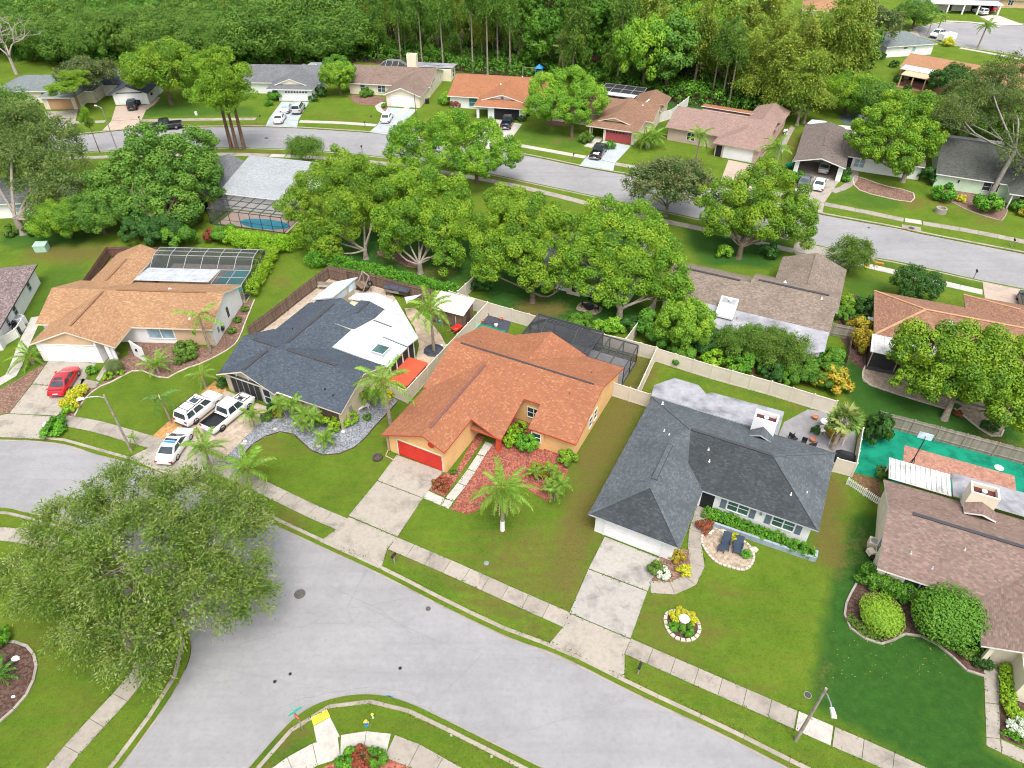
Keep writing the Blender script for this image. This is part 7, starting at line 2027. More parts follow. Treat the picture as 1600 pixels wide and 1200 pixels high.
# shrubs round the houses
SHR = [
 ('bush_hedge', (824, 702), (1.2, 1.2, 1.45), 'leafy rounded shrub at the entry court of the orange house'), ('bush_lime', (805, 692), 1.2, 'lime shrub beside the red porch column'), ('bush_lime', (812, 672), .8, 'small lime shrub under the court window'),
 ('bush_red', (690, 762), .85, 'small red orange croton in the narrow red bed'), ('bush_olive', (709, 739), .4, 'tiny plant at the peach garage corner'), ('bush_bright', (885, 720), 1.0, 'green shrub at the right corner of the red mulch bed'), ('bush_orange', (860, 742), .9, 'orange green shrub in the middle of the red mulch bed'), ('bush_orange', (838, 738), .8, 'croton left of the orange green shrub'),
 ('bush_olive', (1024, 892), .75, 'olive shrub beside the white garage wall'), ('bush_red', (1101, 826), .75, 'bright red flowering shrub at the planter end'), ('bush_white', (1035, 900), .65, 'white flowers in the curved path bed'), ('bush_yellow', (1068, 895), .6, 'yellow flowers on the outer curve of the path bed'), ('bush_orange', (1056, 872), .7, 'orange tipped shrub in the path bed'), ('bush_hedge', (1165, 869), .5, 'small shrub on the chair patio edge'), ('bush_yellow', (1146, 845), .55, 'yellow shrub between the two navy chairs'),
 ('bush_yellow', (1055, 968), .55, 'yellow flowers left in the round bed'), ('bush_yellow', (1078, 970), .55, 'yellow flowers right in the round bed'), ('bush_hedge', (1072, 988), .6, 'green plant at the front of the round bed'), ('bush_hedge', (1052, 982), .45, 'green plant at the left of the round bed'), ('bush_yellow', (1063, 961), .5, 'yellow flowers at the back of the round bed'),
 ('bush_olive', (292, 552), (1.5, 1.3, 1.2), 'wide olive bush in front of the cream left house'), ('bush_olive', (284, 566), .85, 'low olive shrub in front of the wide olive bush'), ('bush_olive', (301, 560), .7, 'small olive shrub right of the low one'), ('ballred', (182, 580), (.95, .95, .75), 'dark red clipped ball shrub at the garage corner'), ('bush_lime', (170, 592), .6, 'lime plant below the clipped ball shrub'), ('bush_lime', (190, 585), .45, 'tiny lime plant right of the clipped ball shrub'),
 ('bush_yellow', (122, 622), .95, 'yellow flowering plants upper in the drive side bed'), ('bush_yellow', (113, 634), .95, 'yellow flowering plants lower in the drive side bed'), ('bush_lime', (108, 645), .7, 'lime plants at the street end of the drive side bed'), ('bush_yellow', (131, 610), .6, 'yellow flowers at the top of the drive side bed'), ('bush_hedge', (145, 583), .7, 'low plants in the narrow bed by the white garage'), ('bush_olive', (372, 503), .55, 'small shrub along the cream side wall'), ('bush_olive', (364, 520), .6, 'second small shrub along the cream side wall'), ('bush_olive', (384, 486), .55, 'shrub by the rear corner of the cream side wall'),
 ('bush_hedge', (86, 676), (1.3, 1.3, .8), 'bushy green plant around the mailbox by the street'), ('bush_hedge', (93, 668), 1.0, 'green plant behind the mailbox bush'), ('bush_lime', (502, 657), .95, 'left one of three lime shrubs on grey gravel'), ('bush_lime', (523, 667), 1.15, 'largest lime shrub on grey gravel'), ('bush_lime', (546, 662), .95, 'lime shrub at the foot of the tall palm'), ('bush_yellow', (606, 623), .8, 'yellow green shrub at the cream fence corner'), ('bush_olive', (574, 655), .5, 'small olive plant alone on the grey gravel'), ('bush_olive', (418, 655), .7, 'grey olive shrub by the screened garage'), ('bush_dark', (427, 641), .7, 'dark shrub beside the screen door'), ('bush_orange', (434, 650), .5, 'small bronze plant beside the gravel edge'), ('bush_dark', (350, 602), .8, 'dark shrub at the left garage post of the navy roof'),
 ('bush_red', (565, 1195), (.9, .9, 1.0), 'flowering plant with pink tips in the red corner bed'), ('bush_hedge', (548, 1192), .9, 'green plant left in the red corner bed'), ('bush_hedge', (588, 1190), .8, 'green plant right in the red corner bed'), ('bush_hedge', (2, 1003), .9, 'rounded green shrub at the left edge bed'), ('bush_white', (1585, 1140), .7, 'white and teal flowers in the lower right bed'), ('bush_white', (1600, 1148), .6, 'pink white flowers near the right edge bed'),
 ('bush_bright', (697, 163), (1.5, 1.5, 1.7), 'yellow green shrub at the corner of the orange far house'), ('bush_red', (713, 167), 1.2, 'dark red shrub in front of the orange far house'), ('bush_dark', (726, 166), 1.1, 'small green cone shrub in front of the orange far house'), ('bush_dark', (816, 189), .9, 'potted shrub by the dark garage corner'), ('bush_hedge', (573, 150), (1.9, 1.6, 1.2), 'wide spiky shrub under the green windows'), ('bush_hedge', (600, 168), .6, 'small shrub by the curved path'), ('bush_dark', (490, 158), 1.1, 'red green shrub by the three car garage'), ('bush_dark', (502, 150), 1.5, 'dark shrub along the side of the three car house'), ('bush_hedge', (432, 156), 1.6, 'broad green shrub left of the three car drive'), ('bush_hedge', (420, 165), 1.0, 'low shrub at the drive edge of the three car house'),
 ('bush_hedge', (1243, 284), 1.4, 'round shrub left of the carport'), ('bush_dark', (1318, 276), 1.3, 'dark shrub right of the carport pillar'), ('bush_hedge', (1322, 284), .8, 'small shrub by the curved carport path'), ('bush_hedge', (1470, 312), 2.0, 'round shrub at the left corner of the pale green house'), ('bush_hedge', (1540, 330), 2.2, 'round shrub under the leaning oak'), ('bush_yellow', (1500, 315), .8, 'yellow shrub in the mulch bed of the pale green house'), ('bush_dark', (1455, 285), 2., 'dark palm like shrub beside the pale green house'), ('bush_hedge', (1590, 330), 1.4, 'leafy shrub near the porch at the right edge'), ('bush_orange', (1600, 338), 1.0, 'orange plant at the right edge porch'), ('bush_hedge', (953, 232), 1.1, 'shrub by the maroon door porch'), ('bush_olive', (915, 222), 1.5, 'loose shrub at the maroon door walk'),
 ('bigbush', (1312, 498), .55, 'glossy shrub beside the lanai end wall'), ('bush_bright', (1322, 480), 1.2, 'light shrub along the brown end wall'), ('bush_orange', (1345, 545), (1.4, 1.4, 1.9), 'tall orange and green croton by the red brown house'), ('bush_orange', (1340, 520), (1.3, 1.3, 1.6), 'upper orange croton beside the red brown house'), ('bush_dark', (1350, 488), 1.6, 'dark shrub on the left of the red brown house'), ('bush_olive', (1342, 510), 1.1, 'olive shrub above the orange crotons'), ('bush_red', (1496, 650), .5, 'little red plant by the tree trunk bed'), ('bush_dark', (1545, 672), .9, 'dark spiky plant in the pebble bed'),
 ('bigbush', (905, 512), .62, 'bright leafy shrub behind the pool cage'), ('bush_bright', (958, 518), 1.3, 'light green shrub along the cream fence'), ('bush_bright', (935, 516), 1.0, 'small light shrub along the cream fence'), ('bush_dark', (985, 515), 1.4, 'dark shrub at the end of the leaning fence'), ('bush_dark', (752, 450), (1.8, 1.8, 1.5), 'dark cycad like shrub behind the cream fence'), ('bush_bright', (1130, 400), 1.2, 'light shrub on the lawn before the brown roof'), ('bush_dark', (1200, 400), 1.5, 'dark shrub by the brown garage wing'), ('bush_dark', (55, 365), (1.5, 1.5, 1.2), 'dark clipped shrub right of the big oak trunk'), ('bush_olive', (20, 368), 1.2, 'weedy shrubs left of the big oak trunk'),
 ('bush_dark', (1362, 690), (1.4, 1.4, 2.6), 'tall dark evergreen between patio fence and green turf'), ('bush_dark', (1366, 680), (1.2, 1.2, 2.0), 'second evergreen behind the patio fence'), ('bush_dark', (1272, 678), (.45, .45, .9), 'narrow potted conifer on the grey patio'), ('bush_orange', (1302, 682), .9, 'orange potted plant under the fan palm'), ('bush_olive', (1378, 745), .8, 'spiky shrub at the corrugated roof corner')]
for key, px, s, lab in SHR:
 plant(key, 'shrub', lab, 'shrub', px, s)
# overgrown border behind the cream fence
OV = [('bigdark', (1090, 548), .9), ('bigolive', (1130, 552), .75), ('willowy', (1155, 558), .75), ('bigbush', (1180, 572), .75), ('willowy', (1215, 578), .85), ('bigbush', (1245, 590), .85), ('bigdark', (1205, 590), .7), ('bigbush', (1280, 600), .8), ('bush_orange', (1297, 606), 1.9), ('bush_lime', (1110, 572), 1.4), ('willowy', (1190, 555), .7), ('bigbush', (1290, 572), .75), ('bigbush', (1062, 562), .7), ('bigdark', (1310, 590), .5), ('bush_hedge', (1150, 584), 1.6), ('bigbush', (1225, 600), .55)]
OVL = ['dark leafy mass at the left of the overgrown border', 'feathery olive bush under the lanai posts', 'wispy tree above the feathery olive bush', 'broad green bush in the middle border', 'wispy tree before the lanai corner', 'bright vine mound near the lanai corner', 'dark glossy mound against the cream fence', 'rounded bright mound by the grey side fence', 'rust orange shrub at the right end of the overgrown border', 'low lime growth at the fence foot', 'thin wispy tree right of the skylight hood', 'bright shrub right of the lanai end', 'green shrub where the fences meet', 'dark shrub at the brown board fence', 'green shrub leaning on the cream fence', 'small bright shrub hanging over the cream fence']
for (k, px, s), lab in zip(OV, OVL):
 plant(k, 'shrub', lab, 'shrub', px, s)

# ================================================================== PALMS: trunk and every frond its own part
def frond_mesh(name, L, droop, mat, seed, nl=34, ll=.55, lw=.035, lift=.35, hang=.5, width=1.):
 """pinnate frond along +x: arching rachis with two rows of hanging leaflets"""
 rng = np.random.RandomState(seed)
 P, A, Nn = [], [], []
 mb_pts = []
 for i in range(14):
  t = i / 13
  mb_pts.append((L * (t - .18 * droop * t * t), 0, L * (lift * t - droop * t * t)))
 for i in range(nl):
  t = .12 + .88 * i / (nl - 1)
  x = L * (t - .18 * droop * t * t); z = L * (lift * t - droop * t * t)
  l = ll * (.55 + .45 * math.sin(PI * min(1, t * 1.05 + .05))) * (1 - .35 * max(0, t - .7))
  for sd in (-1, 1):
   d = np.array([.55, sd * width, -hang + rng.uniform(-.2, .2)])
   d /= np.linalg.norm(d)
   P.append(np.array([x, 0, z]) + d * l * .5); A.append(d)
   n = np.cross(d, [1, 0, 0]) * sd
   n = n + rng.normal(size=3) * .15
   Nn.append(n / np.linalg.norm(n))
 P, A, Nn = np.array(P), np.array(A), np.array(Nn)
 lens = np.array([np.linalg.norm(ll) * .5] * len(P))
 rng2 = np.random.RandomState(seed + 1)
 me = leaf_quads(name, P, Nn, lens, lw, rng2.uniform(0, 1, len(P)), mat, rng2, A * 4)
 # rachis joined on
 import bmesh
 bm = bmesh.new(); bm.from_mesh(me)
 r = MB().tube(mb_pts, [.035 - .0022 * i for i in range(14)], 4, False)
 tl = bm.faces.layers.float.get('tint')
 vs = [bm.verts.new(v) for v in r.V]
 for f in r.F:
  fc = bm.faces.new([vs[i] for i in f])
  if tl: fc[tl] = .8
 bm.to_mesh(me); bm.free()
 return me

def fan_mesh(name, L, mat, seed, n=22):
 rng = np.random.RandomState(seed)
 P, A, Nn = [], [], []
 c = np.array([L * .55, 0, L * .10])
 for i in range(n):
  t = -1.9 + 3.8 * i / (n - 1)
  d = np.array([math.cos(t), math.sin(t), -.12 - .28 * abs(t) / 1.9])
  d /= np.linalg.norm(d)
  P.append(c + d * L * .3); A.append(d)
  v = np.array([0, 0, 1.]) + rng.normal(size=3) * .25
  Nn.append(v / np.linalg.norm(v))
 me = leaf_quads(name, np.array(P), np.array(Nn), L * .32, L * .055, rng.uniform(0, 1, n), mat, rng, np.array(A) * 5)
 return me

FR = {}
for k_, mat_, L_, dr in (('queen', 'palm', 3.0, .62), ('small', 'palm', 1.08, .6), ('royal', 'palmdark', 2.6, .7), ('cycad', 'palmdark', 1.3, .35), ('far', 'palm', 2.6, .6)):
 FR[k_] = [frond_mesh('frond', L_ * s_, dr + j * .12, LEAF[mat_], 200 + j, 38 if L_ > 2 else 20, .62 if L_ > 2 else .34, .038 if L_ > 2 else .035, .45 - .1 * j, .75) for j, s_ in enumerate((1., .92, 1.05))]
FR['fan'] = [fan_mesh('frond', 1.7 * s_, LEAF['fan'], 210 + j) for j, s_ in enumerate((1., .9, 1.1))]
FR['dead'] = [frond_mesh('dead_frond', 1.9, 1.3, LEAF['dead'], 220 + j, 16, .3, .03, -.2, .8) for j in range(3)]

def palm(label, px, h, kind, n, seed, r=.16, lean=(0, 0), elev=(-.35, 1.1), dead=0, boots=False, stems=1, scale=1., name='palm_tree', white=False, swell=1.25, paint_=False):
 p = at(*px)
 e = thing(name, label, 'palm tree', (p[0], p[1], 0))
 rng = random.Random(seed)
 for s in range(stems):
  off = (0, 0) if stems == 1 else (.25 * math.cos(2 * PI * s / stems), .25 * math.sin(2 * PI * s / stems))
  ln = lean if stems == 1 else (lean[0] + .5 * off[0] / .25 * rng.uniform(.5, 1.2), lean[1] + .5 * off[1] / .25 * rng.uniform(.5, 1.2))
  hh = h * (1 if s == 0 else rng.uniform(.7, .95))
  tp = Vector((off[0] + ln[0], off[1] + ln[1], hh))
  pts = [(off[0], off[1], -.1), (off[0] + ln[0] * .15, off[1] + ln[1] * .15, hh * .25), (off[0] + ln[0] * .5, off[1] + ln[1] * .5, hh * .62), tuple(tp)]
  t = MB().tube(pts, [r * swell, r * 1.05, r * .9, r * .75], 9)
  t.build('trunk', M['whitestone'] if white else M['bark_palm'], e, smooth_angle=60)
  if paint_: MB().tube([(off[0], off[1], 0), (off[0] + ln[0] * .15, off[1] + ln[1] * .15, hh * .25)], [r * swell + .012, r * 1.05 + .012], 9).build('painted_base', M['whitestone'], e, smooth_angle=60)
  if boots:
   MB().lathe([(r * .8, -.7), (r * 1.9, -.2), (r * 1.6, .15), (.02, .25)], 9).build('boots', M['boot'], e, tuple(tp))
  else:
   MB().lathe([(r * .8, -.35), (r * .95, -.1), (r * .6, .25), (.02, .5)], 8).build('crownshaft', M['trim_cream'] if kind == 'royal' else M['boot'] if kind == 'queen' else M['bark_palm'], e, tuple(tp))
  for i in range(n):
   az = 2 * PI * (i * .381966) + rng.uniform(-.2, .2)
   f = i / max(1, n - 1)
   el = elev[0] + (elev[1] - elev[0]) * f
   o = inst(rng.choice(FR[kind]), 'frond', e, tuple(tp + Vector((0, 0, .1))), (0, -el, az), scale * rng.uniform(.85, 1.1))
  for i in range(dead):
   o = inst(rng.choice(FR['dead']), 'dead_frond', e, tuple(tp), (0, .25, 2 * PI * i / dead + rng.uniform(-.3, .3)), scale)
 return e

palm('large feather palm with dead lower fronds on the lawn by the red mulch bed', (785, 828), 4.9, 'queen', 30, 1, .17, (.1, .2), (-.8, 1.1), 6, scale=.82, paint_=True)
palm('tall queen palm over the gravel corner of the navy roofed house', (612, 672), 6.2, 'queen', 13, 2, .19, (-.2, .1), (-.3, 1.0), 0, True)
palm('slim queen palm in the ring of grey stones behind the hot tub', (678, 548), 5.6, 'queen', 16, 3, .16, (0, .1), (-.5, 1.1))
palm('queen palm with few fronds rising over the tan shingle roof', (329, 548), 4.4, 'queen', 6, 4, .15, (-.1, .2), (-.1, .7), scale=.95)
palm('young palm on the lawn between red car drive and white cars', (268, 661), 3.1, 'royal', 6, 5, .10, (-.25, .25), (-.25, .5), scale=.75)
palm('leafy palm right of the young lawn palm at the orange mulch strip', (322, 606), 1.7, 'queen', 9, 6, .12, (0, 0), (-.2, 1.0), scale=.6)
palm('feather palm by the street in front of the white pickup', (332, 738), 2.8, 'queen', 16, 7, .15, (0, .2), (-.4, 1.2), scale=.82)
palm('bushy palm at the sidewalk left of the lawn', (392, 762), 2.2, 'queen', 18, 8, .16, (.1, .2), (-.4, 1.2), scale=.86)
palm('short palm on gravel nearest the white pickup', (398, 668), 1.6, 'small', 14, 9, .08, (0, .1), (-.4, 1.2), scale=1.15)
palm('two stemmed palm on gravel by the beige wall', (453, 654), 2.0, 'small', 13, 10, .07, (0, 0), (-.4, 1.2), stems=2, scale=1.15)
palm('twin palm in the middle of the grey gravel bed', (483, 674), 2.0, 'small', 13, 11, .07, (0, 0), (-.4, 1.2), stems=3, scale=1.1)
palm('low spreading palm on the gravel tongue', (511, 697), 1.0, 'small', 14, 12, .08, (0, 0), (-.3, 1.2), scale=1.2)
palm('palm at the cream fence left of the hot tub', (583, 637), 1.9, 'small', 14, 13, .08, (0, .1), (-.4, 1.2), stems=2, scale=1.25)
palm('clump of thin palms at the right end of the red mulch bed', (866, 778), 1.6, 'small', 9, 14, .07, (.1, .1), (-.2, 1.2), stems=4, scale=1.0)
palm('thin palms behind the red bed clump', (846, 752), 1.3, 'small', 9, 15, .06, (0, .1), (-.2, 1.2), stems=2, scale=.9)
palm('fan palm with leaning trunk on the grey patio', (1300, 702), 3.2, 'fan', 26, 16, .2, (.4, .5), (-.6, 1.3), 2, scale=.92)
palm('bushy fan palm with dead skirt at the edge of the wood', (880, 122), 6.8, 'fan', 30, 17, .3, (0, .0), (-.8, 1.3), 8, scale=1.6)
palm('wide palm bush left of the white garage door by the red car', (52, 567), .7, 'queen', 16, 18, .2, (0, 0), (-.1, 1.1), scale=.75)
palm('spreading palm in the mulch before the cream left house', (248, 583), .9, 'queen', 14, 19, .14, (0, .1), (0, 1.2), scale=.7)
palm('queen palm in front of the pinkish house', (1086, 262), 5.2, 'far', 16, 20, .16, (0, .2), (-.4, 1.1))
palm('queen palm at the right corner of the pinkish house', (1201, 278), 5.0, 'far', 18, 21, .16, (.2, .2), (-.5, 1.1))
palm('bushy palm right of the maroon garage door', (1012, 232), 2.0, 'far', 20, 22, .16, (0, .1), (-.3, 1.2), stems=2, scale=.95)
palm('lone palm on the verge of the round street', (1527, 76), 5.2, 'far', 18, 23, .2, (.3, .2), (-.4, 1.1), scale=1.0)
palm('drooping palm at the left of the wood edge', (470, 97), 4.6, 'far', 16, 24, .2, (0, 0), (-.8, .9), 3, scale=1.15)
palm('second drooping palm of the pair at the wood edge', (455, 98), 4.8, 'far', 14, 25, .18, (0, 0), (-.8, .9), 2, scale=1.1)
palm('slim palm behind the three car house', (408, 98), 3.4, 'far', 10, 26, .14, (0, 0), (-.6, .9), 2)
palm('orange cycad in the mulch at the left edge', (0, 1060), .35, 'cycad', 14, 27, .2, (0, 0), (.1, 1.0), scale=1.1)
palm('left palm of the pair by the pale blue white house', (1448, 56), 4.6, 'far', 12, 28, .14, (.2, 0), (-.5, 1.0), scale=.8); palm('right palm of the pair by the pale blue white house', (1462, 54), 4.6, 'far', 12, 29, .14, (.3, 0), (-.5, 1.0), scale=.8)
palm('tiny palm sprout beside the street lamp', (214, 697), 1.0, 'small', 8, 30, .05, (-.1, .1), (-.1, 1.0), scale=.6)

# grass creeping over the edges of slabs and kerbs, and leaves dropped on the lawn
def edge_grass():
 rng = np.random.RandomState(12)
 P = []
 for q, off in EDGES:
  Q = resample(q, .25)
  Q = Q + normals(Q) * off
  Q = Q[(Q[:, 1] < 75)]
  if len(Q) < 2: continue
  for _ in range(4):
   k = Q[rng.uniform(0, 1, len(Q)) < .55]
   P.append(k + rng.normal(0, .06, k.shape) + rng.uniform(-.12, .12, k.shape))
 P = np.concatenate(P)
 keep = np.zeros(len(P), bool)
 keep |= (np.sin(P[:, 0] * 1.7) + np.sin(P[:, 1] * 2.3 + 1) + rng.normal(0, .8, len(P))) > -.2
 P = P[keep]
 P = np.column_stack([P, rng.uniform(.03, .07, len(P))])
 Nn = sph(rng, len(P)) * .5 + np.array([0, 0, 1.])
 Nn /= np.linalg.norm(Nn, axis=1)[:, None]
 o = inst(leaf_quads('edge_grass', P, Nn, .085, .028, rng.uniform(0, 1, len(P)), LEAF['turf'], rng), 'edge_grass')
 tag(o, kind='stuff')
 q = np.array([G(*p) for p in [(rng.uniform(1300, 1480), rng.uniform(985, 1060)) for _ in range(60)]])
 P = np.column_stack([q, np.full(len(q), .03)])
 o = inst(leaf_quads('fallen_leaves', P, np.tile([0, 0, 1.], (len(P), 1)), .06, .035, rng.uniform(0, 1, len(P)), LEAF['fallen'], rng), 'fallen_leaves')
 tag(o, kind='stuff')
LEAF['fallen'] = leafmat('fallen_leaf_litter', [(.25, .22, .04), (.32, .28, .07), (.22, .16, .05)], 0, .1, .1, 1.)
LEAF['turf'] = leafmat('turf_blades', [(.03, .065, .008), (.05, .09, .010), (.075, .10, .016)], 0, .1, .2, 1.2)
edge_grass()

# ================================================================== FENCES
def fence(label, px, h, mat, style='vinyl', plen=2.3, post=.13, cap=True, gates=(), name='fence', world=None, zpx=0):
 """posts and panels, each its own object; equal panels share one mesh"""
 if not isinstance(style, str): plen, style = style, 'vinyl'
 pts = world or GL(px, zpx)
 o = pts[0]
 e = thing(name, label, 'fence', (o[0], o[1], 0))
 cache = {}
 pm = MB().box(-post / 2, post / 2, -post / 2, post / 2, -.05, h + .06)
 if cap: pm.add([(-post * .65, -post * .65, h + .06), (post * .65, -post * .65, h + .06), (post * .65, post * .65, h + .06), (-post * .65, post * .65, h + .06), (0, 0, h + .16)], [(3, 2, 1, 0), (0, 1, 4), (1, 2, 4), (2, 3, 4), (3, 0, 4)])
 pme = pm.mesh('post', M[mat])
 rg = random.Random(len(label))
 for si in range(len(pts) - 1):
  a, b = Vector(pts[si]), Vector(pts[si + 1])
  L = (b - a).length
  n = max(1, round(L / plen))
  ang = math.atan2(b.y - a.y, b.x - a.x)
  l = L / n
  key = round(l, 2)
  if key not in cache:
   m = MB()
   w = l - post
   if style == 'vinyl':
    m.box(post / 2, l - post / 2, -.02, .02, .08, h - .06)
    m.box(post / 2, l - post / 2, -.04, .04, .03, .17); m.box(post / 2, l - post / 2, -.04, .04, h - .14, h)
    k = int(w / .3)
    for i in range(1, k): m.box(post / 2 + w * i / k - .012, post / 2 + w * i / k + .012, -.026, .026, .17, h - .14)
   elif style == 'board':
    k = max(2, int(w / .15))
    for i in range(k):
     x0 = post / 2 + w * i / k
     d = rg.uniform(-.05, .05)
     m.box(x0 + .006, x0 + w / k - .006, .02 + rg.uniform(0, .012), .045, .03, h + d)
    for z in (.35, h - .35): m.box(post / 2, l - post / 2, -.03, .02, z, z + .09)
   elif style == 'picket':
    k = max(2, int(w / .16))
    for i in range(k):
     x0 = post / 2 + w * (i + .2) / k
     m.box(x0, x0 + w / k * .55, -.01, .015, .05, h)
    for z in (.2, h - .2): m.box(post / 2, l - post / 2, -.03, -.01, z, z + .06)
   cache[key] = m.mesh('panel', M[mat])
  for i in range(n + (1 if si == len(pts) - 2 else 0)):
   p = a + (b - a) * (i / n)
   inst(pme, 'post', e, (p.x - o[0], p.y - o[1], 0), ang)
   if i < n:
    inst(cache[key], 'panel', e, (p.x - o[0], p.y - o[1], 0), ang)
 return e
fence('cream vinyl fence behind the orange roof, running right to the overgrown border', [(703, 474), (762, 492), (800, 503), (908, 535), (975, 550), (1022, 563)], 1.85, 'vinyl')
fence('long cream vinyl fence below the overgrown border', [(1024, 565), (1110, 592), (1200, 617), (1300, 648)], 1.85, 'vinyl')
fence('cream vinyl fence between hot tub and orange house', [(762, 493), (700, 560), (637, 630)], 1.85, 'vinyl')
fence('short cream vinyl fence at the gravel end', [(637, 630), (587, 609)], 1.75, 'vinyl')
fence('cream vinyl gate fence between the orange and grey roofed houses', [(957, 619), (982, 627), (1013, 637)], 1.85, 'vinyl', 2.4)
fence('cream vinyl side fence along the bare dirt strip', [(1022, 566), (994, 628)], 1.85, 'vinyl')
fence('cream vinyl fence going up between two shaded camphor lawns', [(716, 474), (740, 452), (760, 434)], 1.8, 'vinyl')
fence('leaning cream vinyl fence panels right of the widest camphor tree', [(976, 548), (998, 518), (1022, 486)], 1.8, 'vinyl')
fence('cream vinyl fence on the right of the grey patio', [(1340, 690), (1330, 745), (1300, 737)], 1.8, 'vinyl', 2.)
fence('white picket fence between patio gate and brown roofed house', [(1322, 757), (1377, 793)], .9, 'vinyl_w', 'picket', 1.6, .09, False)
fence('weathered grey board fence behind the green turf', [(1366, 664), (1420, 678), (1500, 700), (1600, 727), (1660, 744)], 1.85, 'wood_grey', 'board', 2.4, .1, False)
fence('brown board fence left of the navy roofed house', [(392, 530), (430, 502), (470, 470), (517, 434)], 1.8, 'wood_brown', 'board', 2.3, .1, False)
fence('brown board fence along the long hedge', [(517, 434), (580, 446), (640, 463), (703, 478)], 1.8, 'wood_brown', 'board', 2.3, .1, False)
fence('short brown board screen standing inside the fence corner', [(517, 437), (543, 444)], 1.9, 'wood_brown', 'board', 2.4, .1, False)
fence('red brown board fence behind the tan shingle roof', [(138, 455), (173, 403), (252, 404)], 1.7, 'wood_red', 'board', 2.4, .1, False)
fence('white fence between the maroon door and pinkish houses', [(1028, 192), (1048, 186), (1074, 166)], 1.9, 'vinyl_w', 'vinyl', 2.6)
fence('grey board fence between brown lanai and red brown house', [(1296, 524), (1328, 530)], 1.7, 'wood_grey', 'board', 2.4, .1, False)
fence('thin brown fence line beside the orange crotons', [(1327, 532), (1320, 575)], 1.5, 'wood_brown', 'board', 2.4, .08, False)
fence('low white wall fence beside the carport', [(1236, 262), (1243, 248)], 1.2, 'vinyl_w', 'vinyl', 2.4)

# ================================================================== VEHICLES
M['tyre'] = plain('tyre_rubber', (.018, .018, .019), .85, 0, .1)
M['rim'] = plain('wheel_rim', (.40, .41, .42), .35, .7, .05)
M['rim_d'] = plain('dark_wheel_rim', (.085, .075, .07), .4, .4, .05)
M['lamp_w'] = plain('clear_lamp', (.72, .73, .74), .2, 0, .03)
M['lamp_r'] = plain('red_lamp', (.35, .012, .012), .25, 0, .03)
M['plate'] = plain('number_plate', (.65, .66, .62), .5, 0, .03)
for k_, c_ in dict(red=(.52, .012, .025), white=(.72, .72, .72), black=(.014, .015, .018), silver=(.42, .44, .46), jeep=(.022, .03, .045), grey=(.10, .11, .12), pale=(.50, .56, .58)).items():
 M['p_' + k_] = paint('car_paint_' + k_, c_)
SPEC = dict(
 sedan=dict(L=4.7, W=1.82, hood=.92, roof=1.43, clear=.2, st=[(-2.35, .70, .62), (-2.2, .84, .9), (-1.55, .90, .98), (.9, .91, .95), (1.9, .88, .80), (2.25, .78, .70), (2.35, .60, .58)], cab=(-1.75, -1.0, .35, 1.15), wb=1.38, wr=.33),
 suv=dict(L=5.0, W=1.98, hood=1.08, roof=1.82, clear=.26, st=[(-2.5, .86, 1.0), (-2.42, .95, 1.12), (-1.5, .98, 1.12), (1.0, .99, 1.12), (2.1, .96, 1.04), (2.42, .86, .92), (2.5, .72, .74)], cab=(-2.42, -2.2, .65, 1.3), wb=1.48, wr=.39),
 jeep=dict(L=4.3, W=1.85, hood=1.12, roof=1.84, clear=.34, st=[(-2.05, .76, 1.0), (-2.0, .80, 1.12), (-1.2, .82, 1.14), (.7, .82, 1.14), (1.95, .70, 1.1), (2.1, .66, 1.0)], cab=(-2.0, -1.92, .42, .72), wb=1.32, wr=.42),
 pickup=dict(L=5.8, W=2.0, hood=1.12, roof=1.88, clear=.30, st=[(-2.9, .94, 1.02), (-2.84, .98, 1.1), (-1., .99, 1.1), (1.3, 1.0, 1.14), (2.5, .96, 1.08), (2.8, .88, .96), (2.9, .78, .8)], cab=(-.75, -.55, 1.0, 1.55), wb=1.82, wr=.41, bed=(-2.78, -.85)))
WHEEL = {}
def wheel_meshes(r, dark):
 k = (r, dark)
 if k not in WHEEL:
  t = MB().lathe([(r * .62, -.11), (r * .9, -.12), (r, -.07), (r, .07), (r * .9, .12), (r * .62, .11), (r * .62, -.11)], 18)
  d = MB().lathe([(0, .09), (r * .2, .1), (r * .3, .07), (r * .62, .08), (r * .62, -.08), (0, -.08)], 14)
  for s in range(5):
   a = 2 * PI * s / 5
   d.bar((r * .15 * math.cos(a), r * .15 * math.sin(a), .1), (r * .6 * math.cos(a), r * .6 * math.sin(a), .1), .08, .03, (0, 0, 1))
  WHEEL[k] = (t.mesh('tyre', M['tyre'], 40), d.mesh('rim', M['rim_d' if dark else 'rim'], 40))
 return WHEEL[k]

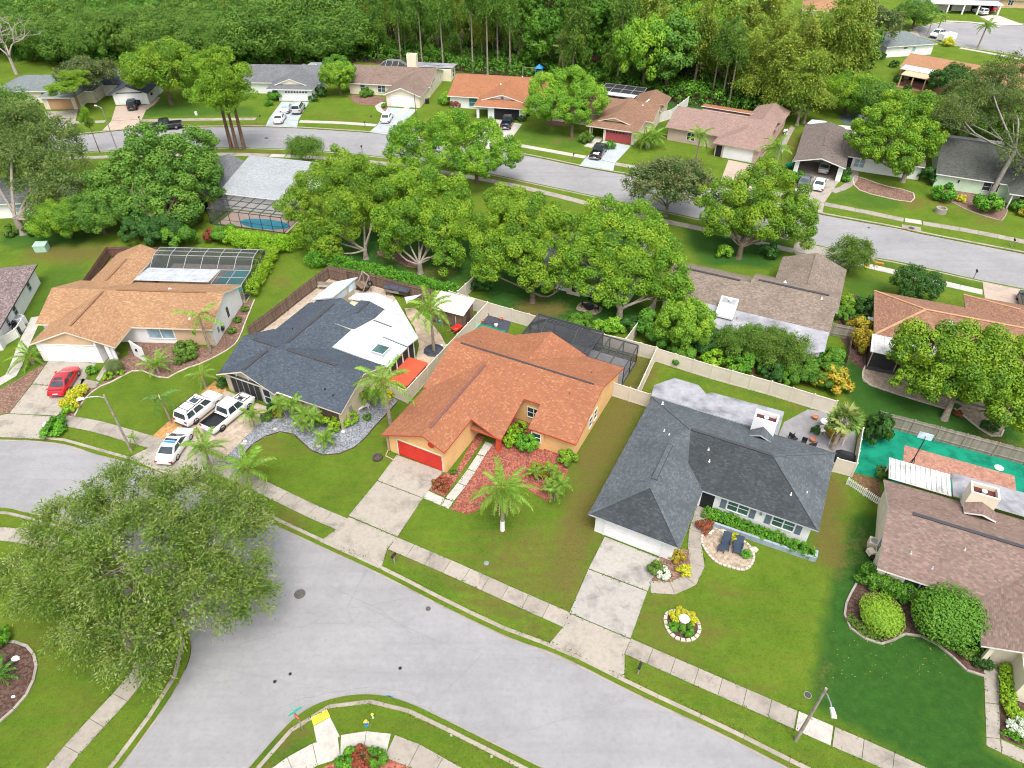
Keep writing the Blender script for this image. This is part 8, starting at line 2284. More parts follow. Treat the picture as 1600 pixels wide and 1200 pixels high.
def car(label, px, pxf, kind, col, cat, name='parked_car', roofmat=None, extras=(), dark=False, pos=None, ang=None, glassmat='glass'):
 S = SPEC[kind]
 p = pos or G(*px)
 if ang is None:
  f = G(*pxf)
  ang = math.atan2(f[1] - p[1], f[0] - p[0])
 e = thing(name, label, cat, (p[0], p[1], .045), ang)
 bm_ = M['p_' + col]
 # body lofted along its length
 mb = MB()
 n = 0
 rings = []
 for x, w, z in S['st']:
  lo = S['clear'] + (.12 if abs(x) > S['L'] * .46 else 0)
  ring = [(x, -w * .93, lo), (x, -w, lo + .16), (x, -w, z - .16), (x, -w * .93, z - .04), (x, -w * .6, z + .015), (x, 0, z + .03), (x, w * .6, z + .015), (x, w * .93, z - .04), (x, w, z - .16), (x, w, lo + .16), (x, w * .93, lo)]
  rings.append(ring)
 k = len(rings[0])
 vs = [v for r_ in rings for v in r_]
 fs = []
 bed = S.get('bed')
 for i in range(len(rings) - 1):
  for j in range(k):
   if bed and 3 <= j <= 6 and S['st'][i][0] < bed[1] - .3 and S['st'][i + 1][0] <= bed[1] + .6 and S['st'][i][0] >= -2.85:
    continue
   fs.append((i * k + j, (i + 1) * k + j, (i + 1) * k + (j + 1) % k, i * k + (j + 1) % k))
 fs.append(tuple(range(k)))
 fs.append(tuple((len(rings) - 1) * k + j for j in range(k - 1, -1, -1)))
 mb.add(vs, fs)
 mb.build('body', bm_, e, smooth_angle=38)
 zb = S['st'][2][2] - .02
 W = S['W'] / 2
 if bed:
  b = MB()
  b.box(bed[0], bed[1], -W + .14, W - .14, .62, .68)
  b.box(bed[0], bed[1], -W + .08, -W + .15, .66, 1.12); b.box(bed[0], bed[1], W - .15, W - .08, .66, 1.12); b.box(bed[0] - .06, bed[0], -W + .1, W - .1, .66, 1.1); b.box(bed[1], bed[1] + .05, -W + .1, W - .1, .66, 1.12)
  b.build('load_bed', M['blacksoft'], e)
 # cabin: glasshouse with roof and window panes
 x0, x1, x2, x3 = S['cab']
 yb, yt = W * .92, W * .76
 zt = S['roof']
 B = [(x0, -yb, zb), (x3, -yb, zb), (x3, yb, zb), (x0, yb, zb)]
 T = [(x1, -yt, zt - .06), (x2, -yt, zt - .06), (x2, yt, zt - .06), (x1, yt, zt - .06)]
 TT = [(x1 + .12, -yt + .12, zt), (x2 - .15, -yt + .12, zt), (x2 - .15, yt - .12, zt), (x1 + .12, yt - .12, zt)]
 cb = MB().add(B + T, [(i, (i + 1) % 4, 4 + (i + 1) % 4, 4 + i) for i in range(4)])
 cb.build('pillars', bm_, e)
 MB().add(T + TT, [(i, (i + 1) % 4, 4 + (i + 1) % 4, 4 + i) for i in range(4)] + [(4, 5, 6, 7)]).build('roof', roofmat or bm_, e, smooth_angle=50)
 def pane(name, q, ins=.07, out=.012, a0=0., a1=1., v0=.06, v1=.93):
  q = [Vector(v) for v in q]
  nn = (q[1] - q[0]).cross(q[3] - q[0]).normalized()
  def P(u, v):
   return (q[0] * (1 - u) + q[1] * u) * (1 - v) + (q[3] * (1 - u) + q[2] * u) * v + nn * out
  u0, u1 = a0 + ins * (a0 == 0), a1 - ins * (a1 == 1)
  MB().add([P(u0, v0), P(u1, v0), P(u1, v1), P(u0, v1)], [(0, 1, 2, 3)]).build(name, M[glassmat], e)
 pane('windshield', (B[1], B[2], T[2], T[1]))
 pane('rear_window', (B[3], B[0], T[0], T[3]), v0=.12)
 for (q0, q1, q2, q3) in ((B[0], B[1], T[1], T[0]), (B[2], B[3], T[3], T[2])):
  sp = [0., .5, 1.] if kind in ('sedan', 'pickup', 'jeep') else [0., .34, .66, 1.]
  for a, b in zip(sp[:-1], sp[1:]):
   pane('side_window', (q0, q1, q2, q3), .08, .012, a + (.02 if a else 0), b - (.02 if b < 1 else 0))
 # lamps, bumpers, mirrors, plate
 xf, xr = S['L'] / 2, -S['L'] / 2
 fz = S['st'][-2][2] - .14
 rz = S['st'][0][2] - .06
 for sd in (-1, 1):
  MB().box(xf - .22, xf - .03, sd * W * .72 - .17, sd * W * .72 + .17, fz - .08, fz + .06).build('headlight', M['lamp_w'], e)
  MB().box(xr - .005, xr + .16, sd * W * .76 - .15, sd * W * .76 + .15, rz - .16, rz + .08).build('tail_light', M['lamp_r'], e)
  MB().box(x3 - .35, x3 - .2, sd * (W + .1) - .1, sd * (W + .1) + .1, zb + .02, zb + .17).build('mirror', bm_, e)
 MB().box(xf - .03, xf + .02, -W * .72, W * .72, .32, .5).build('bumper', M['trim_dark'] if kind != 'jeep' else M['black'], e)
 MB().box(xr - .03, xr + .03, -W * .8, W * .8, .34, .5).build('bumper', M['trim_dark'] if kind in ('jeep', 'suv') else M['metal'] if kind == 'pickup' else bm_, e)
 MB().box(xr - .045, xr - .02, -.26, .26, .55, .68).build('number_plate', M['plate'], e)
 # wheels
 ty, rm = wheel_meshes(S['wr'], dark)
 for sx in (-1, 1):
  for sd in (-1, 1):
   w = inst(ty, 'wheel', e, (sx * S['wb'] + (.04 if kind != 'pickup' else 0), sd * (W - .12), S['wr']), (-sd * PI / 2, 0, 0))
   inst(rm, 'rim', w)
 for f in extras: f(e, S)
 return e
def x_spoiler(e, S):
 MB().box(-2.3, -2.05, -.75, .75, 1.16, 1.2).box(-2.2, -2.1, -.6, -.52, .95, 1.17).box(-2.2, -2.1, .52, .6, .95, 1.17).build('spoiler', M['p_red'], e)
 MB().box(-1.0, -.55, -.45, .45, 1.432, 1.44).build('sunroof', M['glass'], e)
def x_rack(e, S):
 for y in (-.68, .68): MB().bar((-2.0, y, 1.87), (.4, y, 1.87), .05).build('roof_rail', M['black'], e)
 for x in (-1.7, -.75, .2): MB().bar((x, -.68, 1.88), (x, .68, 1.88), .05, .03).build('roof_bar', M['black'], e)
 MB().box(-.55, .1, -.42, .42, 1.822, 1.832).build('sunroof', M['glass'], e)
def x_decal(e, S):
 m = MB()
 for y in (-.62, .62): m.box(1.5, 2.5, y - .05, y + .05, 1.125, 1.14)
 m.box(1.5, 1.58, -.57, .57, 1.15, 1.163); m.box(2.05, 2.12, -.57, .57, 1.13, 1.148); m.box(1.62, 2.0, -.3, .3, 1.155, 1.165)
 m.build('bonnet_decal', M['black'], e)
def x_stripe(e, S):
 MB().box(-.62, -.35, -.6, .6, 1.432, 1.44).build('roof_stripe', M['blue'] , e); MB().box(-.3, .0, -.6, .6, 1.432, 1.44).build('roof_glass', M['glass'], e)
def x_cargo(e, S):
 MB().box(-2.4, -1.6, -.5, -.1, .7, .95).box(-2.0, -1.2, .1, .55, .7, .85).build('load', M['whitestone'], e)
 m = MB(); m.bar((-2.6, .0, 1.0), (-1.5, -.5, 1.05), .3, .06); m.build('load', M['trim'], e)
def x_bluebits(e, S):
 MB().box(-2.6, -2.0, -.5, .1, .7, 1.0).build('load', M['blue'], e)
def x_spare(e, S):
 t, r = wheel_meshes(.4, True)
 w = inst(t, 'spare_wheel', e, (-2.17, 0, 1.0), (0, -PI / 2, 0)); inst(r, 'rim', w)
def x_opendoor(e, S):
 m = MB(); m.bar((.55, -.85, .95), (.35, -1.6, .95), .06, .9); m.build('open_door', M['p_jeep'], e)
car('bright red sedan with sunroof parked on the left driveway', (104, 601), (122, 572), 'sedan', 'red', 'car', extras=(x_spoiler,))
car('big white roof racked utility vehicle left of the white pickup', (314, 645), (352, 614), 'suv', 'white', 'car', extras=(x_rack,), dark=True)
car('white pickup truck with dark open bed beside the bigger white car', (360, 652), (395, 624), 'pickup', 'white', 'truck', 'parked_truck', extras=(x_decal,), dark=True)
car('white sedan with blue roof stripe parked nearest the street under palms', (276, 702), (296, 672), 'sedan', 'white', 'car', extras=(x_stripe,))
car('dark blue boxy off roader with a spare wheel on the back', (209, 169), (214, 155), 'jeep', 'jeep', 'car', extras=(x_spare, x_opendoor), dark=True)
car('black pickup truck parked along the second street', (261, 201), (240, 203), 'pickup', 'black', 'truck', 'parked_truck')
car('white sedan on the pale drive, lowest of the three parked there', (438, 189), (446, 175), 'sedan', 'white', 'car')
car('silver wagon on the right of the pale three car drive', (467, 174), (476, 160), 'suv', 'silver', 'car')
car('pale grey sedan on the left of the pale three car drive', (449, 173), (457, 161), 'sedan', 'pale', 'car', glassmat='glass_blue')
car('white sedan alone on the drive of the chimney house', (605, 188), (612, 176), 'sedan', 'white', 'car')
car('black pickup with blue load before the dark screened garage', (793, 196), (800, 182), 'pickup', 'black', 'truck', 'parked_truck', extras=(x_bluebits,))
car('black pickup carrying white scraps before the maroon garage door', (935, 242), (946, 227), 'pickup', 'black', 'truck', 'parked_truck', extras=(x_cargo,))
car('white sedan parked outside the open carport', (1279, 292), (1285, 276), 'sedan', 'white', 'car')
car('silver car parked deep inside the open carport', (1287, 266), (1292, 252), 'sedan', 'silver', 'car')
car('dark grey car at the left of the carport drive', (1256, 288), (1262, 272), 'sedan', 'grey', 'car')
car('white wagon on the upper right drive in front of the red car', (1530, 22), (1518, 18), 'suv', 'white', 'car'); car('red car behind the white wagon at upper right', (1543, 17), (1528, 13), 'suv', 'red', 'car'); car('white car in the shade of the white portico', (1478, 11), (1470, 10), 'sedan', 'white', 'car')
car('white pickup standing by the pale blue white house', (1464, 57), (1452, 61), 'pickup', 'white', 'truck', 'parked_truck')
car('dark car on the pinkish drive at the right edge', (1603, 480), (1600, 466), 'suv', 'jeep', 'car')
# white box trailer behind the pickup
tr = thing('trailer', 'white box trailer behind the white pickup by the round street', 'trailer', at(1477, 64), R(20))
MB().box(-2.2, 2.2, -1.1, 1.1, .5, 1.9).build('box', M['white'], tr)
ty_, rm_ = wheel_meshes(.34, False)
for sd in (-1, 1):
 w = inst(ty_, 'wheel', tr, (-.3, sd * 1.2, .34), (-sd * PI / 2, 0, 0)); inst(rm_, 'rim', w)
MB().bar((2.2, 0, .5), (3.2, 0, .45), .1).build('drawbar', M['metal'], tr)

# ================================================================== STREET FURNITURE AND SMALL THINGS
def lamp(label, px, h, armdir, mat, r=.13, armlen=1.7):
 p = at(*px)
 e = thing('street_lamp', label, 'street lamp', p)
 MB().tube([(0, 0, -.1), (0, 0, h)], [r, r * .65], 10).build('pole', M[mat], e, smooth_angle=50)
 d = Vector((math.cos(armdir), math.sin(armdir), 0)) * armlen
 MB().tube([(0, 0, h - .35), tuple(d * .3 + Vector((0, 0, h - .05))), tuple(d * .7 + Vector((0, 0, h + .08))), tuple(d + Vector((0, 0, h + .05)))], .045, 7).build('arm', M['metal'], e)
 hd = MB().add([(-.12, -.12, .02), (.5, -.16, .0), (.5, .16, .0), (-.12, .12, .02), (-.1, -.1, .14), (.45, -.12, .16), (.45, .12, .16), (-.1, .1, .14)], [(3, 2, 1, 0), (4, 5, 6, 7), (0, 1, 5, 4), (1, 2, 6, 5), (2, 3, 7, 6), (3, 0, 4, 7)])
 hd.build('lamp_head', M['trim'], e, tuple(d + Vector((0, 0, h))), armdir)
 return e
lamp('wooden street lamp pole with white arm beside the red car lawn', (206, 706), 7.25, R(200), 'wood_pole')
lamp('wooden street lamp pole by the white sidewalk slab at lower right', (1243, 1157), 7.1, R(-95), 'wood_pole', armlen=1.3)
lamp('thin grey street lamp beside the leaning pine', (182, 231), 7.2, R(150), 'metal', .1, 1.4)
lamp('thin grey street lamp near the carport', (1206, 286), 8.2, R(60), 'metal', .1, 1.4)
pp = thing('utility_pole', 'thin dark pole beside the garage of the chimney house', 'pole', at(651, 190))
MB().tube([(0, 0, 0), (0, 0, 5.2)], [.09, .07], 8).build('pole', M['bark'], pp)

def mailbox(label, px, ang, col='black', h=1.05):
 e = thing('mailbox', label, 'mailbox', at(*px), R(ang))
 MB().box(-.05, .05, -.05, .05, -.05, h).build('post', M['wood_pole'] if col != 'white' else M['trim'], e)
 b = MB()
 ring = [(-.1, 0), (.1, 0), (.1, .14), (.06, .21), (-.06, .21), (-.1, .14)]
 b.add([(a, -.26, h + z) for a, z in ring] + [(a, .26, h + z) for a, z in ring], [(0, 1, 2, 3, 4, 5)[::-1], (6, 7, 8, 9, 10, 11)] + [(i, (i + 1) % 6, 6 + (i + 1) % 6, 6 + i) for i in range(6)])
 b.build('box', M['black'] if col != 'white' else M['trim'], e)
 MB().box(.1, .12, -.1, -.06, h + .05, h + .2).build('flag', M['trim_red'], e)
 return e
for px, a, c, lab in (((617, 881), -27, 'black', 'mailbox on the verge right of the long front driveway'), ((997, 1053), -27, 'black', 'black mailbox on the verge right of the grey roofed house drive'), ((77, 676), 5, 'white', 'mailbox in the bushy plant by the left driveway'), ((220, 192), 5, 'black', 'black mailbox beside the jeep driveway'), ((408, 190), 0, 'black', 'black mailbox left of the three car drive'), ((571, 200), -8, 'black', 'black mailbox left of the chimney house drive'), ((566, 238), -8, 'black', 'black mailbox on the near side of the second street'), ((896, 250), -22, 'black', 'mailbox left of the black pickup drive'), ((1580, 386), -20, 'black', 'black mailbox on the right far verge'), ((1521, 435), -20, 'black', 'mailbox at the pinkish drive of the red brown house'), ((581, 191), -8, 'black', 'small mailbox post on the far lawn edge')):
 mailbox(lab, px, a, c)

def disc(name, label, cat, px, r, z, mat, ring=None):
 e = thing(name, label, cat, at(*px))
 m = MB().lathe([(0, z), (r * .86, z), (r * .86, z - .03)], 20)
 for k in range(5):
  m.box(-r * .6, r * .6, -r * .6 + k * r * .3 - .02, -r * .6 + k * r * .3 + .02, z - .01, z + .012)
 m.build('cover', M[mat], e)
 MB().lathe([(r * .86, z - .03), (r * .88, z + .008), (r, z + .006), (r, z - .06)], 20).build('rim', M[ring or 'metal'], e)
disc('manhole_cover', 'large round manhole cover in the near street', 'manhole', (468, 927), .45, -.085, 'iron', 'iron'); disc('manhole_cover', 'small valve cover near the kerb of the near street', 'manhole', (669, 950), .2, -.085, 'iron', 'iron')
disc('manhole_cover', 'small dark cover on the street left of the corner', 'manhole', (429, 1064), .13, -.085, 'blacksoft', 'rim_d'); disc('manhole_cover', 'small dark cover on the street above the blue one', 'manhole', (453, 1052), .12, -.085, 'blacksoft', 'rim_d'); disc('manhole_cover', 'small dark cover in the middle of the near street', 'manhole', (625, 1043), .13, -.085, 'blacksoft', 'rim_d')
disc('manhole_cover', 'round cover in the far street left part', 'manhole', (416, 215), .38, -.085, 'iron', 'iron'); disc('manhole_cover', 'small round cover on the right far street', 'manhole', (1358, 355), .2, -.085, 'iron', 'iron'); disc('manhole_cover', 'small round cover near the verge of the right far street', 'manhole', (1364, 389), .2, -.085, 'iron', 'iron')
disc('meter_cover', 'dark meter cover in the lawn by the lamp pole', 'meter cover', (1262, 1086), .26, .02, 'rim_d'); disc('meter_cover', 'square meter lid on the orange house lawn', 'meter cover', (760, 880), .22, .02, 'metal'); disc('meter_cover', 'meter lid on the narrow verge by the front driveway', 'meter cover', (411, 792), .2, .02, 'metal')
for px, lab in (((1424, 357), 'street drain inlet on the far kerb with round lid'), ((1352, 404), 'street drain inlet by the brown garage drive')):
 e = thing('drain_inlet', lab, 'drain', at(*px), R(-20))
 MB().box(-1.3, 1.3, -.5, .8, -.08, .07).build('slab', M['kerb'], e); MB().lathe([(0, .075), (.42, .075), (.42, .05)], 18).build('lid', M['rim_d'], e); MB().box(-1.0, 1.0, -.54, -.5, -.09, .02).build('throat', M['dark'], e)

# tyre planter, hydrant, signs
e = thing('tyre_planter', 'old tyre planter on the lawn beside the orange house garage', 'planter', at(590, 716))
MB().lathe([(.28, .05), (.3, .0), (.48, .0), (.52, .12), (.48, .24), (.32, .26), (.28, .22), (.28, .05)], 20).build('tyre', M['rim_d'], e, smooth_angle=50); MB().lathe([(0, .12), (.28, .12)], 16).build('soil', M['darkmulch'], e)
e = thing('fire_hydrant', 'blue and yellow fire hydrant on the corner verge', 'fire hydrant', at(573, 1132)); e.scale = (.8, .8, .8)
MB().lathe([(.0, 0), (.2, 0), (.2, .06), (.13, .08), (.13, .5), (.17, .52), (.17, .56), (.12, .58)], 14).build('barrel', M['blue'], e, smooth_angle=40)
MB().lathe([(.16, .57), (.15, .66), (.09, .73), (.04, .76), (.04, .8), (0, .8)], 14).build('bonnet', M['yellow'], e, smooth_angle=40)
for a in (0, PI / 2, PI):
 MB().tube([(.12 * math.cos(a), .12 * math.sin(a), .4), (.23 * math.cos(a), .23 * math.sin(a), .4)], .07, 10).build('nozzle', M['yellow'] if a != PI / 2 else M['blue'], e)
e = thing('marker_post', 'short yellow capped marker post beside the fire hydrant', 'marker post', at(583, 1122))
MB().tube([(0, 0, 0), (0, 0, .5)], .06, 8).build('post', M['trim'], e); MB().lathe([(.1, .48), (.1, .56), (0, .6)], 10).build('cap', M['yellow'], e)
def text_part(body, size, mat, parent, loc, rot, name='lettering', ext=.004):
 cu = bpy.data.curves.new(name, 'FONT')
 cu.body = body; cu.size = size; cu.align_x = 'CENTER'; cu.align_y = 'CENTER'; cu.extrude = ext
 cu.materials.append(mat)
 o = bpy.data.objects.new(name, cu)
 COL.objects.link(o)
 me = bpy.data.meshes.new_from_object(o)
 bpy.data.objects.remove(o)
 return inst(me, name, parent, loc, rot)
e = thing('street_sign', 'green street name sign on a post with red stop sign edge on', 'sign', at(474, 1142), R(40))
MB().tube([(0, 0, -.1), (0, 0, 2.75)], .035, 8).build('post', M['metal'], e)
bl = MB().box(-.45, .45, -.012, .012, 2.72, 2.95).build('name_blade', M['greenp'], e)
bl2 = MB().box(-.012, .012, -.45, .45, 2.97, 3.2).build('name_blade', M['greenp'], e)
st = MB()
oc = [(.38 * math.cos(PI / 8 + k * PI / 4), .38 * math.sin(PI / 8 + k * PI / 4)) for k in range(8)]
st.add([(a, -.05, 2.2 + b) for a, b in oc] + [(a, -.065, 2.2 + b) for a, b in oc], [tuple(range(7, -1, -1)), tuple(range(8, 16))] + [(i, (i + 1) % 8, 8 + (i + 1) % 8, 8 + i) for i in range(8)])
so = st.build('stop_plate', M['reddoor'], e, (0, 0, 0), R(-75))
text_part('STOP', .24, M['trim'], so, (0, -.068, 2.2), (PI / 2, 0, 0))
# blue utility paint mark on the kerb gutter
bm2 = MB()
rg = random.Random(4)
q0 = G(592, 1089)
for k in range(9):
 x, y = q0[0] + rg.uniform(-.7, .7), q0[1] + rg.uniform(-.16, .16)
 bm2.add([(x, y, -.06), (x + .45, y - .12, -.06), (x + .42, y - .05, -.06), (x + .02, y + .07, -.06)], [(0, 1, 2, 3)])
bmk = tag(bm2.build('paint_mark', M['blue'], None), 'blue utility paint marks on the corner gutter', 'paint mark')
# small pebbly ground lights along the corner verge
for px, lab in (((443, 1157), 'round sprinkler head on the bare verge left of the sign'), ((651, 1121), 'round sprinkler head on the corner verge, left of three'), ((705, 1149), 'round sprinkler head on the corner verge, middle of three'), ((768, 1182), 'round sprinkler head on the corner verge, right of three')):
 e = thing('sprinkler_head', lab, 'sprinkler', at(*px)); MB().lathe([(0, .05), (.05, .05), (.08, .06), (.1, .03), (.1, 0)], 12).build('collar', M['concrete'], e)

# bird bath in the round bed
e = thing('bird_bath', 'white stone bird bath in the round flower bed', 'bird bath', at(1067, 975)); e.scale = (.82, .82, .82)
MB().lathe([(0, 0), (.28, 0), (.26, .08), (.12, .16), (.1, .65), (.2, .74)], 16).build('pedestal', M['whitestone'], e, smooth_angle=40); MB().lathe([(.18, .72), (.42, .8), (.5, .9), (.46, .92), (.3, .84), (0, .82)], 18).build('bowl', M['whitestone'], e, smooth_angle=40)
# planter wall under the shuttered windows: blocks
r = thing('planter_wall', 'blue grey block planter wall in front of the shuttered windows', 'planter', at(1110, 822))
pts = GL([(1109, 821), (1272, 877), (1274, 866)])
o0 = G(1110, 822)
for a, b in zip(pts[:-1], pts[1:]):
 L = math.dist(a, b); n = max(1, round(L / .9))
 an = math.atan2(b[1] - a[1], b[0] - a[0])
 for i in range(n):
  p = (a[0] + (b[0] - a[0]) * i / n, a[1] + (b[1] - a[1]) * i / n)
  MB().box(.008, L / n - .008, -.11, .11, -.05, .55).build('block', M['bluewall'], r, (p[0] - o0[0], p[1] - o0[1], 0), an)
# lounge chairs
def lounge(label, px, ang):
 e = thing('lounge_chair', label, 'chair', at(*px), R(ang))
 fr = MB()
 for y in (-.32, .32):
  fr.bar((-.1, y, .36), (.75, y, .32), .05); fr.bar((-.1, y, .36), (-.62, y, .95), .05)
 fr.build('frame', M['navy'], e)
 MB().box(-.1, .75, -.3, .3, .36, .40).build('seat', M['navy'], e)
 b = MB(); b.bar((-.12, 0, .38), (-.64, 0, .97), .6, .05); b.build('backrest', M['navy'], e)
 for x in (-.05, .65):
  for y in (-.32, .32): MB().box(x - .03, x + .03, y - .03, y + .03, .0, .35).build('leg', M['navy'], e)
 for y in (-.36, .36): MB().box(-.3, .35, y - .05, y + .05, .58, .62).build('armrest', M['navy'], e)
lounge('navy reclining garden chair, left of the pair on the stone patio', (1133, 851), -110); lounge('navy reclining garden chair, right of the pair on the stone patio', (1152, 857), -112)
e = thing('side_table', 'small dark side table left of the navy chairs', 'table', at(1126, 860), R(-20))
MB().box(-.28, .28, -.28, .28, .38, .43).build('table_top', M['navy'], e)
for x in (-.24, .24):
 for y in (-.24, .24): MB().box(x - .03, x + .03, y - .03, y + .03, 0, .38).build('leg', M['navy'], e)
def rock(label, px, r, mat='stone', seed=1):
 return tag(MB().ico((0, 0, r * .3), r, 2, (1, .75, .55), .12, seed).build('garden_rock', M[mat], None, at(*px)), label, 'rock')
for px, r_, mt, lab in (((1177, 860), .38, 'stone', 'pale boulder at the right end of the chair patio'), ((1108, 832), .25, 'whitestone', 'white stone by the red flowering shrub'), ((1130, 830), .3, 'stone', 'tan stone between planter wall and chairs'), ((430, 671), .22, 'stone', 'tan rock on the gravel by the lawn edge'), ((499, 698), .25, 'stone', 'tan rock below the low spreading palm'), ((381, 694), .28, 'stone', 'tan rock near the street end of the gravel'), ((536, 675), .2, 'whitestone', 'white lamp stone by the lime shrubs'), ((383, 690), .2, 'whitestone', 'small white rock next to the street end rock'), ((25, 1030), .3, 'whitestone', 'white rock in the left edge bed'), ((21, 1089), .14, 'whitestone', 'small white stone low in the left edge bed'), ((1113, 830), .16, 'whitestone', 'tiny white stone by the planter end'), ((690, 540), .2, 'whitestone', 'white bowl stone on the grass island by the tall palm'), ((1447, 739), .0, 'stone', '')):
 if lab: rock(lab, px, r_, mt, int(px[0]))
e = thing('bench', 'white garden bench on the gravel beside the tall palm', 'bench', at(567, 640), R(35))
MB().box(-.75, .75, -.24, .24, .40, .46).build('seat', M['whitestone'], e)
for x in (-.55, .55): MB().box(x - .06, x + .06, -.2, .2, 0, .4).build('leg', M['whitestone'], e)
# hot tub
e = thing('hot_tub', 'orange wood hot tub with red folding cover', 'hot tub', G(637, 581, 1.0), R(-25))
w_, d_ = 1.2, 2.15
MB().box(-w_, w_, -d_, d_, .02, .95).build('core', M['brown_w'], e)
for i in range(12):
 x0 = -w_ + 2 * w_ * i / 12
 for y in (-d_ - .03, d_): MB().box(x0 + .01, x0 + 2 * w_ / 12 - .01, y, y + .03, .05, .95).build('cabinet_board', M['orangewood'], e)
for i in range(18):
 y0 = -d_ + 2 * d_ * i / 18
 for x in (-w_ - .03, w_): MB().box(x, x + .03, y0 + .01, y0 + 2 * d_ / 18 - .01, .05, .95).build('cabinet_board', M['orangewood'], e)
for k in (-1, 1):
 MB().prism([(-w_ - .08, k * .01), (w_ + .08, k * .01), (w_ + .08, k * (d_ - .1)), (w_ - .1, k * (d_ + .1)), (-w_ + .1, k * (d_ + .1)), (-w_ - .08, k * (d_ - .1))], .96, 1.08).build('cover', M['redcover'], e)
# shed
e = thing('garden_shed', 'brown board shed with cream ribbed roof by the fence corner', 'shed', G(708, 500), R(-24))
MB().box(-2.1, 2.1, -1.3, 1.3, 0, 2.1).build('wall', M['wood_brown'], e)
for i in range(26): MB().box(-2.1 + 4.2 * i / 26 + .01, -2.1 + 4.2 * (i + 1) / 26 - .01, -1.33, -1.3, .02, 2.1).build('board', M['wood_brown'], e)
for i in range(9):
 x0 = -2.35 + 4.7 * i / 9
 MB().add([(x0, -1.6, 2.15), (x0 + 4.7 / 9 - .03, -1.6, 2.15), (x0 + 4.7 / 9 - .03, 1.55, 2.65), (x0, 1.55, 2.65), (x0 + .04, -1.6, 2.22), (x0 + 4.7 / 9 - .07, -1.6, 2.22), (x0 + 4.7 / 9 - .07, 1.55, 2.72), (x0 + .04, 1.55, 2.72)], [(3, 2, 1, 0), (4, 5, 6, 7), (0, 1, 5, 4), (1, 2, 6, 5), (2, 3, 7, 6), (3, 0, 4, 7)]).build('roof_panel', M['trim_cream'], e)
MB().box(2.1, 2.13, -.6, .5, .05, 1.9).build('door', M['brown_w'], e)
# outdoor bar, decks and benches behind the navy roof
e = thing('covered_bench', 'dark brown covered storage bench along the board fence', 'storage bench', G(622, 462), R(-20))
MB().box(-1.6, 1.6, -.45, .45, .55, 1.05).build('chest', M['brown_w'], e); MB().box(-1.7, 1.7, -.55, .55, 1.06, 1.14).build('lid', M['soil_dark'], e); MB().box(-1.5, .4, -.5, -.45, .6, .95).build('front_panel', M['wood_pole'], e)
for x in (-1.4, 1.4):
 for y in (-.4, .4): MB().box(x - .05, x + .05, y - .05, y + .05, 0, .55).build('leg', M['brown_w'], e)
e = thing('pergola_frame', 'leaning wooden frame in the yard behind the navy roof', 'garden frame', G(575, 452), R(40))
for y in (-.8, .8): MB().tube([(0, y, 0), (0, y, 2.3)], .06, 7).build('post', M['wood_pole'], e)
b = MB(); b.bar((0, -.9, 2.3), (0, .9, 2.3), .12); b.bar((-1.4, .8, 0.1), (0, .8, 2.3), .1); b.bar((-1.4, -.8, 0.1), (0, -.8, 2.3), .1); b.build('beam', M['wood_pole'], e); MB().box(-1.3, -.2, -.8, .8, .9, 1.).build('board_top', M['wood_brown'], e)
e = thing('tyre_swing', 'black ring hanging on the leaning wooden frame', 'swing', G(580, 456)); MB().lathe([(.22, -.07), (.36, -.07), (.36, .07), (.22, .07), (.22, -.07)], 16).build('ring', M['black'], e, (0, 0, 1.3), (PI / 2, 0, .6)); MB().tube([(0, 0, 1.6), (0, 0, 2.3)], .015, 5).build('rope', M['wood_pole'], e)
e = thing('wooden_bench', 'low grey wooden bench in the fenced corner', 'bench', G(510, 452), R(-5)); MB().box(-1.1, 1.1, -.2, .2, .42, .48).build('seat', M['wood_pole'], e); MB().box(-1.1, 1.1, .2, .25, .5, .95).build('backrest', M['wood_pole'], e)
for x in (-.9, .9): MB().box(x - .05, x + .05, -.18, .22, 0, .42).build('leg', M['wood_pole'], e)
e = thing('deck_platform', 'weathered wooden platform in the yard corner', 'deck', G(563, 447), R(-20))
for i in range(14): MB().box(-1.5, 1.5, -1.05 + i * .15, -1.05 + i * .15 + .135, .35, .4).build('board', M['wood_brown'], e)
MB().box(-1.4, 1.4, -1., 1., .0, .345).build('base', M['brown_w'], e)
e = thing('shade_sail', 'grey triangular shade sail at the corner of the white roof', 'shade sail', at(622, 492))
MB().add([(.9, .6, 2.2), (3.0, .9, 2.4), (1.4, -1.0, 2.3), (.9, .6, 2.17), (3.0, .9, 2.37), (1.4, -1.0, 2.27)], [(0, 2, 1), (3, 4, 5), (0, 1, 4, 3), (1, 2, 5, 4), (2, 0, 3, 5)]).build('cloth', M['trim_grey'], e)
MB().tube([(3.05, .93, 0), (3.05, .93, 2.5)], .06, 8).build('post', M['metal'], e)
e = thing('wheelbarrow', 'red wheelbarrow by the shed and cream fence', 'wheelbarrow', G(714, 519), R(50))
MB().add([(-.5, -.35, .35), (.45, -.3, .3), (.45, .3, .3), (-.5, .35, .35), (-.65, -.5, .75), (.7, -.42, .7), (.7, .42, .7), (-.65, .5, .75)], [(3, 2, 1, 0), (0, 1, 5, 4), (1, 2, 6, 5), (2, 3, 7, 6), (3, 0, 4, 7)]).build('tray', M['reddoor'], e)
for y in (-.3, .3):
 b = MB(); b.bar((.6, y * .5, .2), (-1.3, y * 1.2, .75), .05); b.build('handle', M['wood_pole'], e)
t_, r_ = wheel_meshes(.2, True); inst(t_, 'wheel', e, (.75, 0, .2), (PI / 2, 0, 0))
e = thing('white_post', 'short white post by the red wheelbarrow', 'post', at(713, 512)); MB().tube([(0, 0, 0), (0, 0, 1.7)], .06, 8).build('post', M['trim'], e)
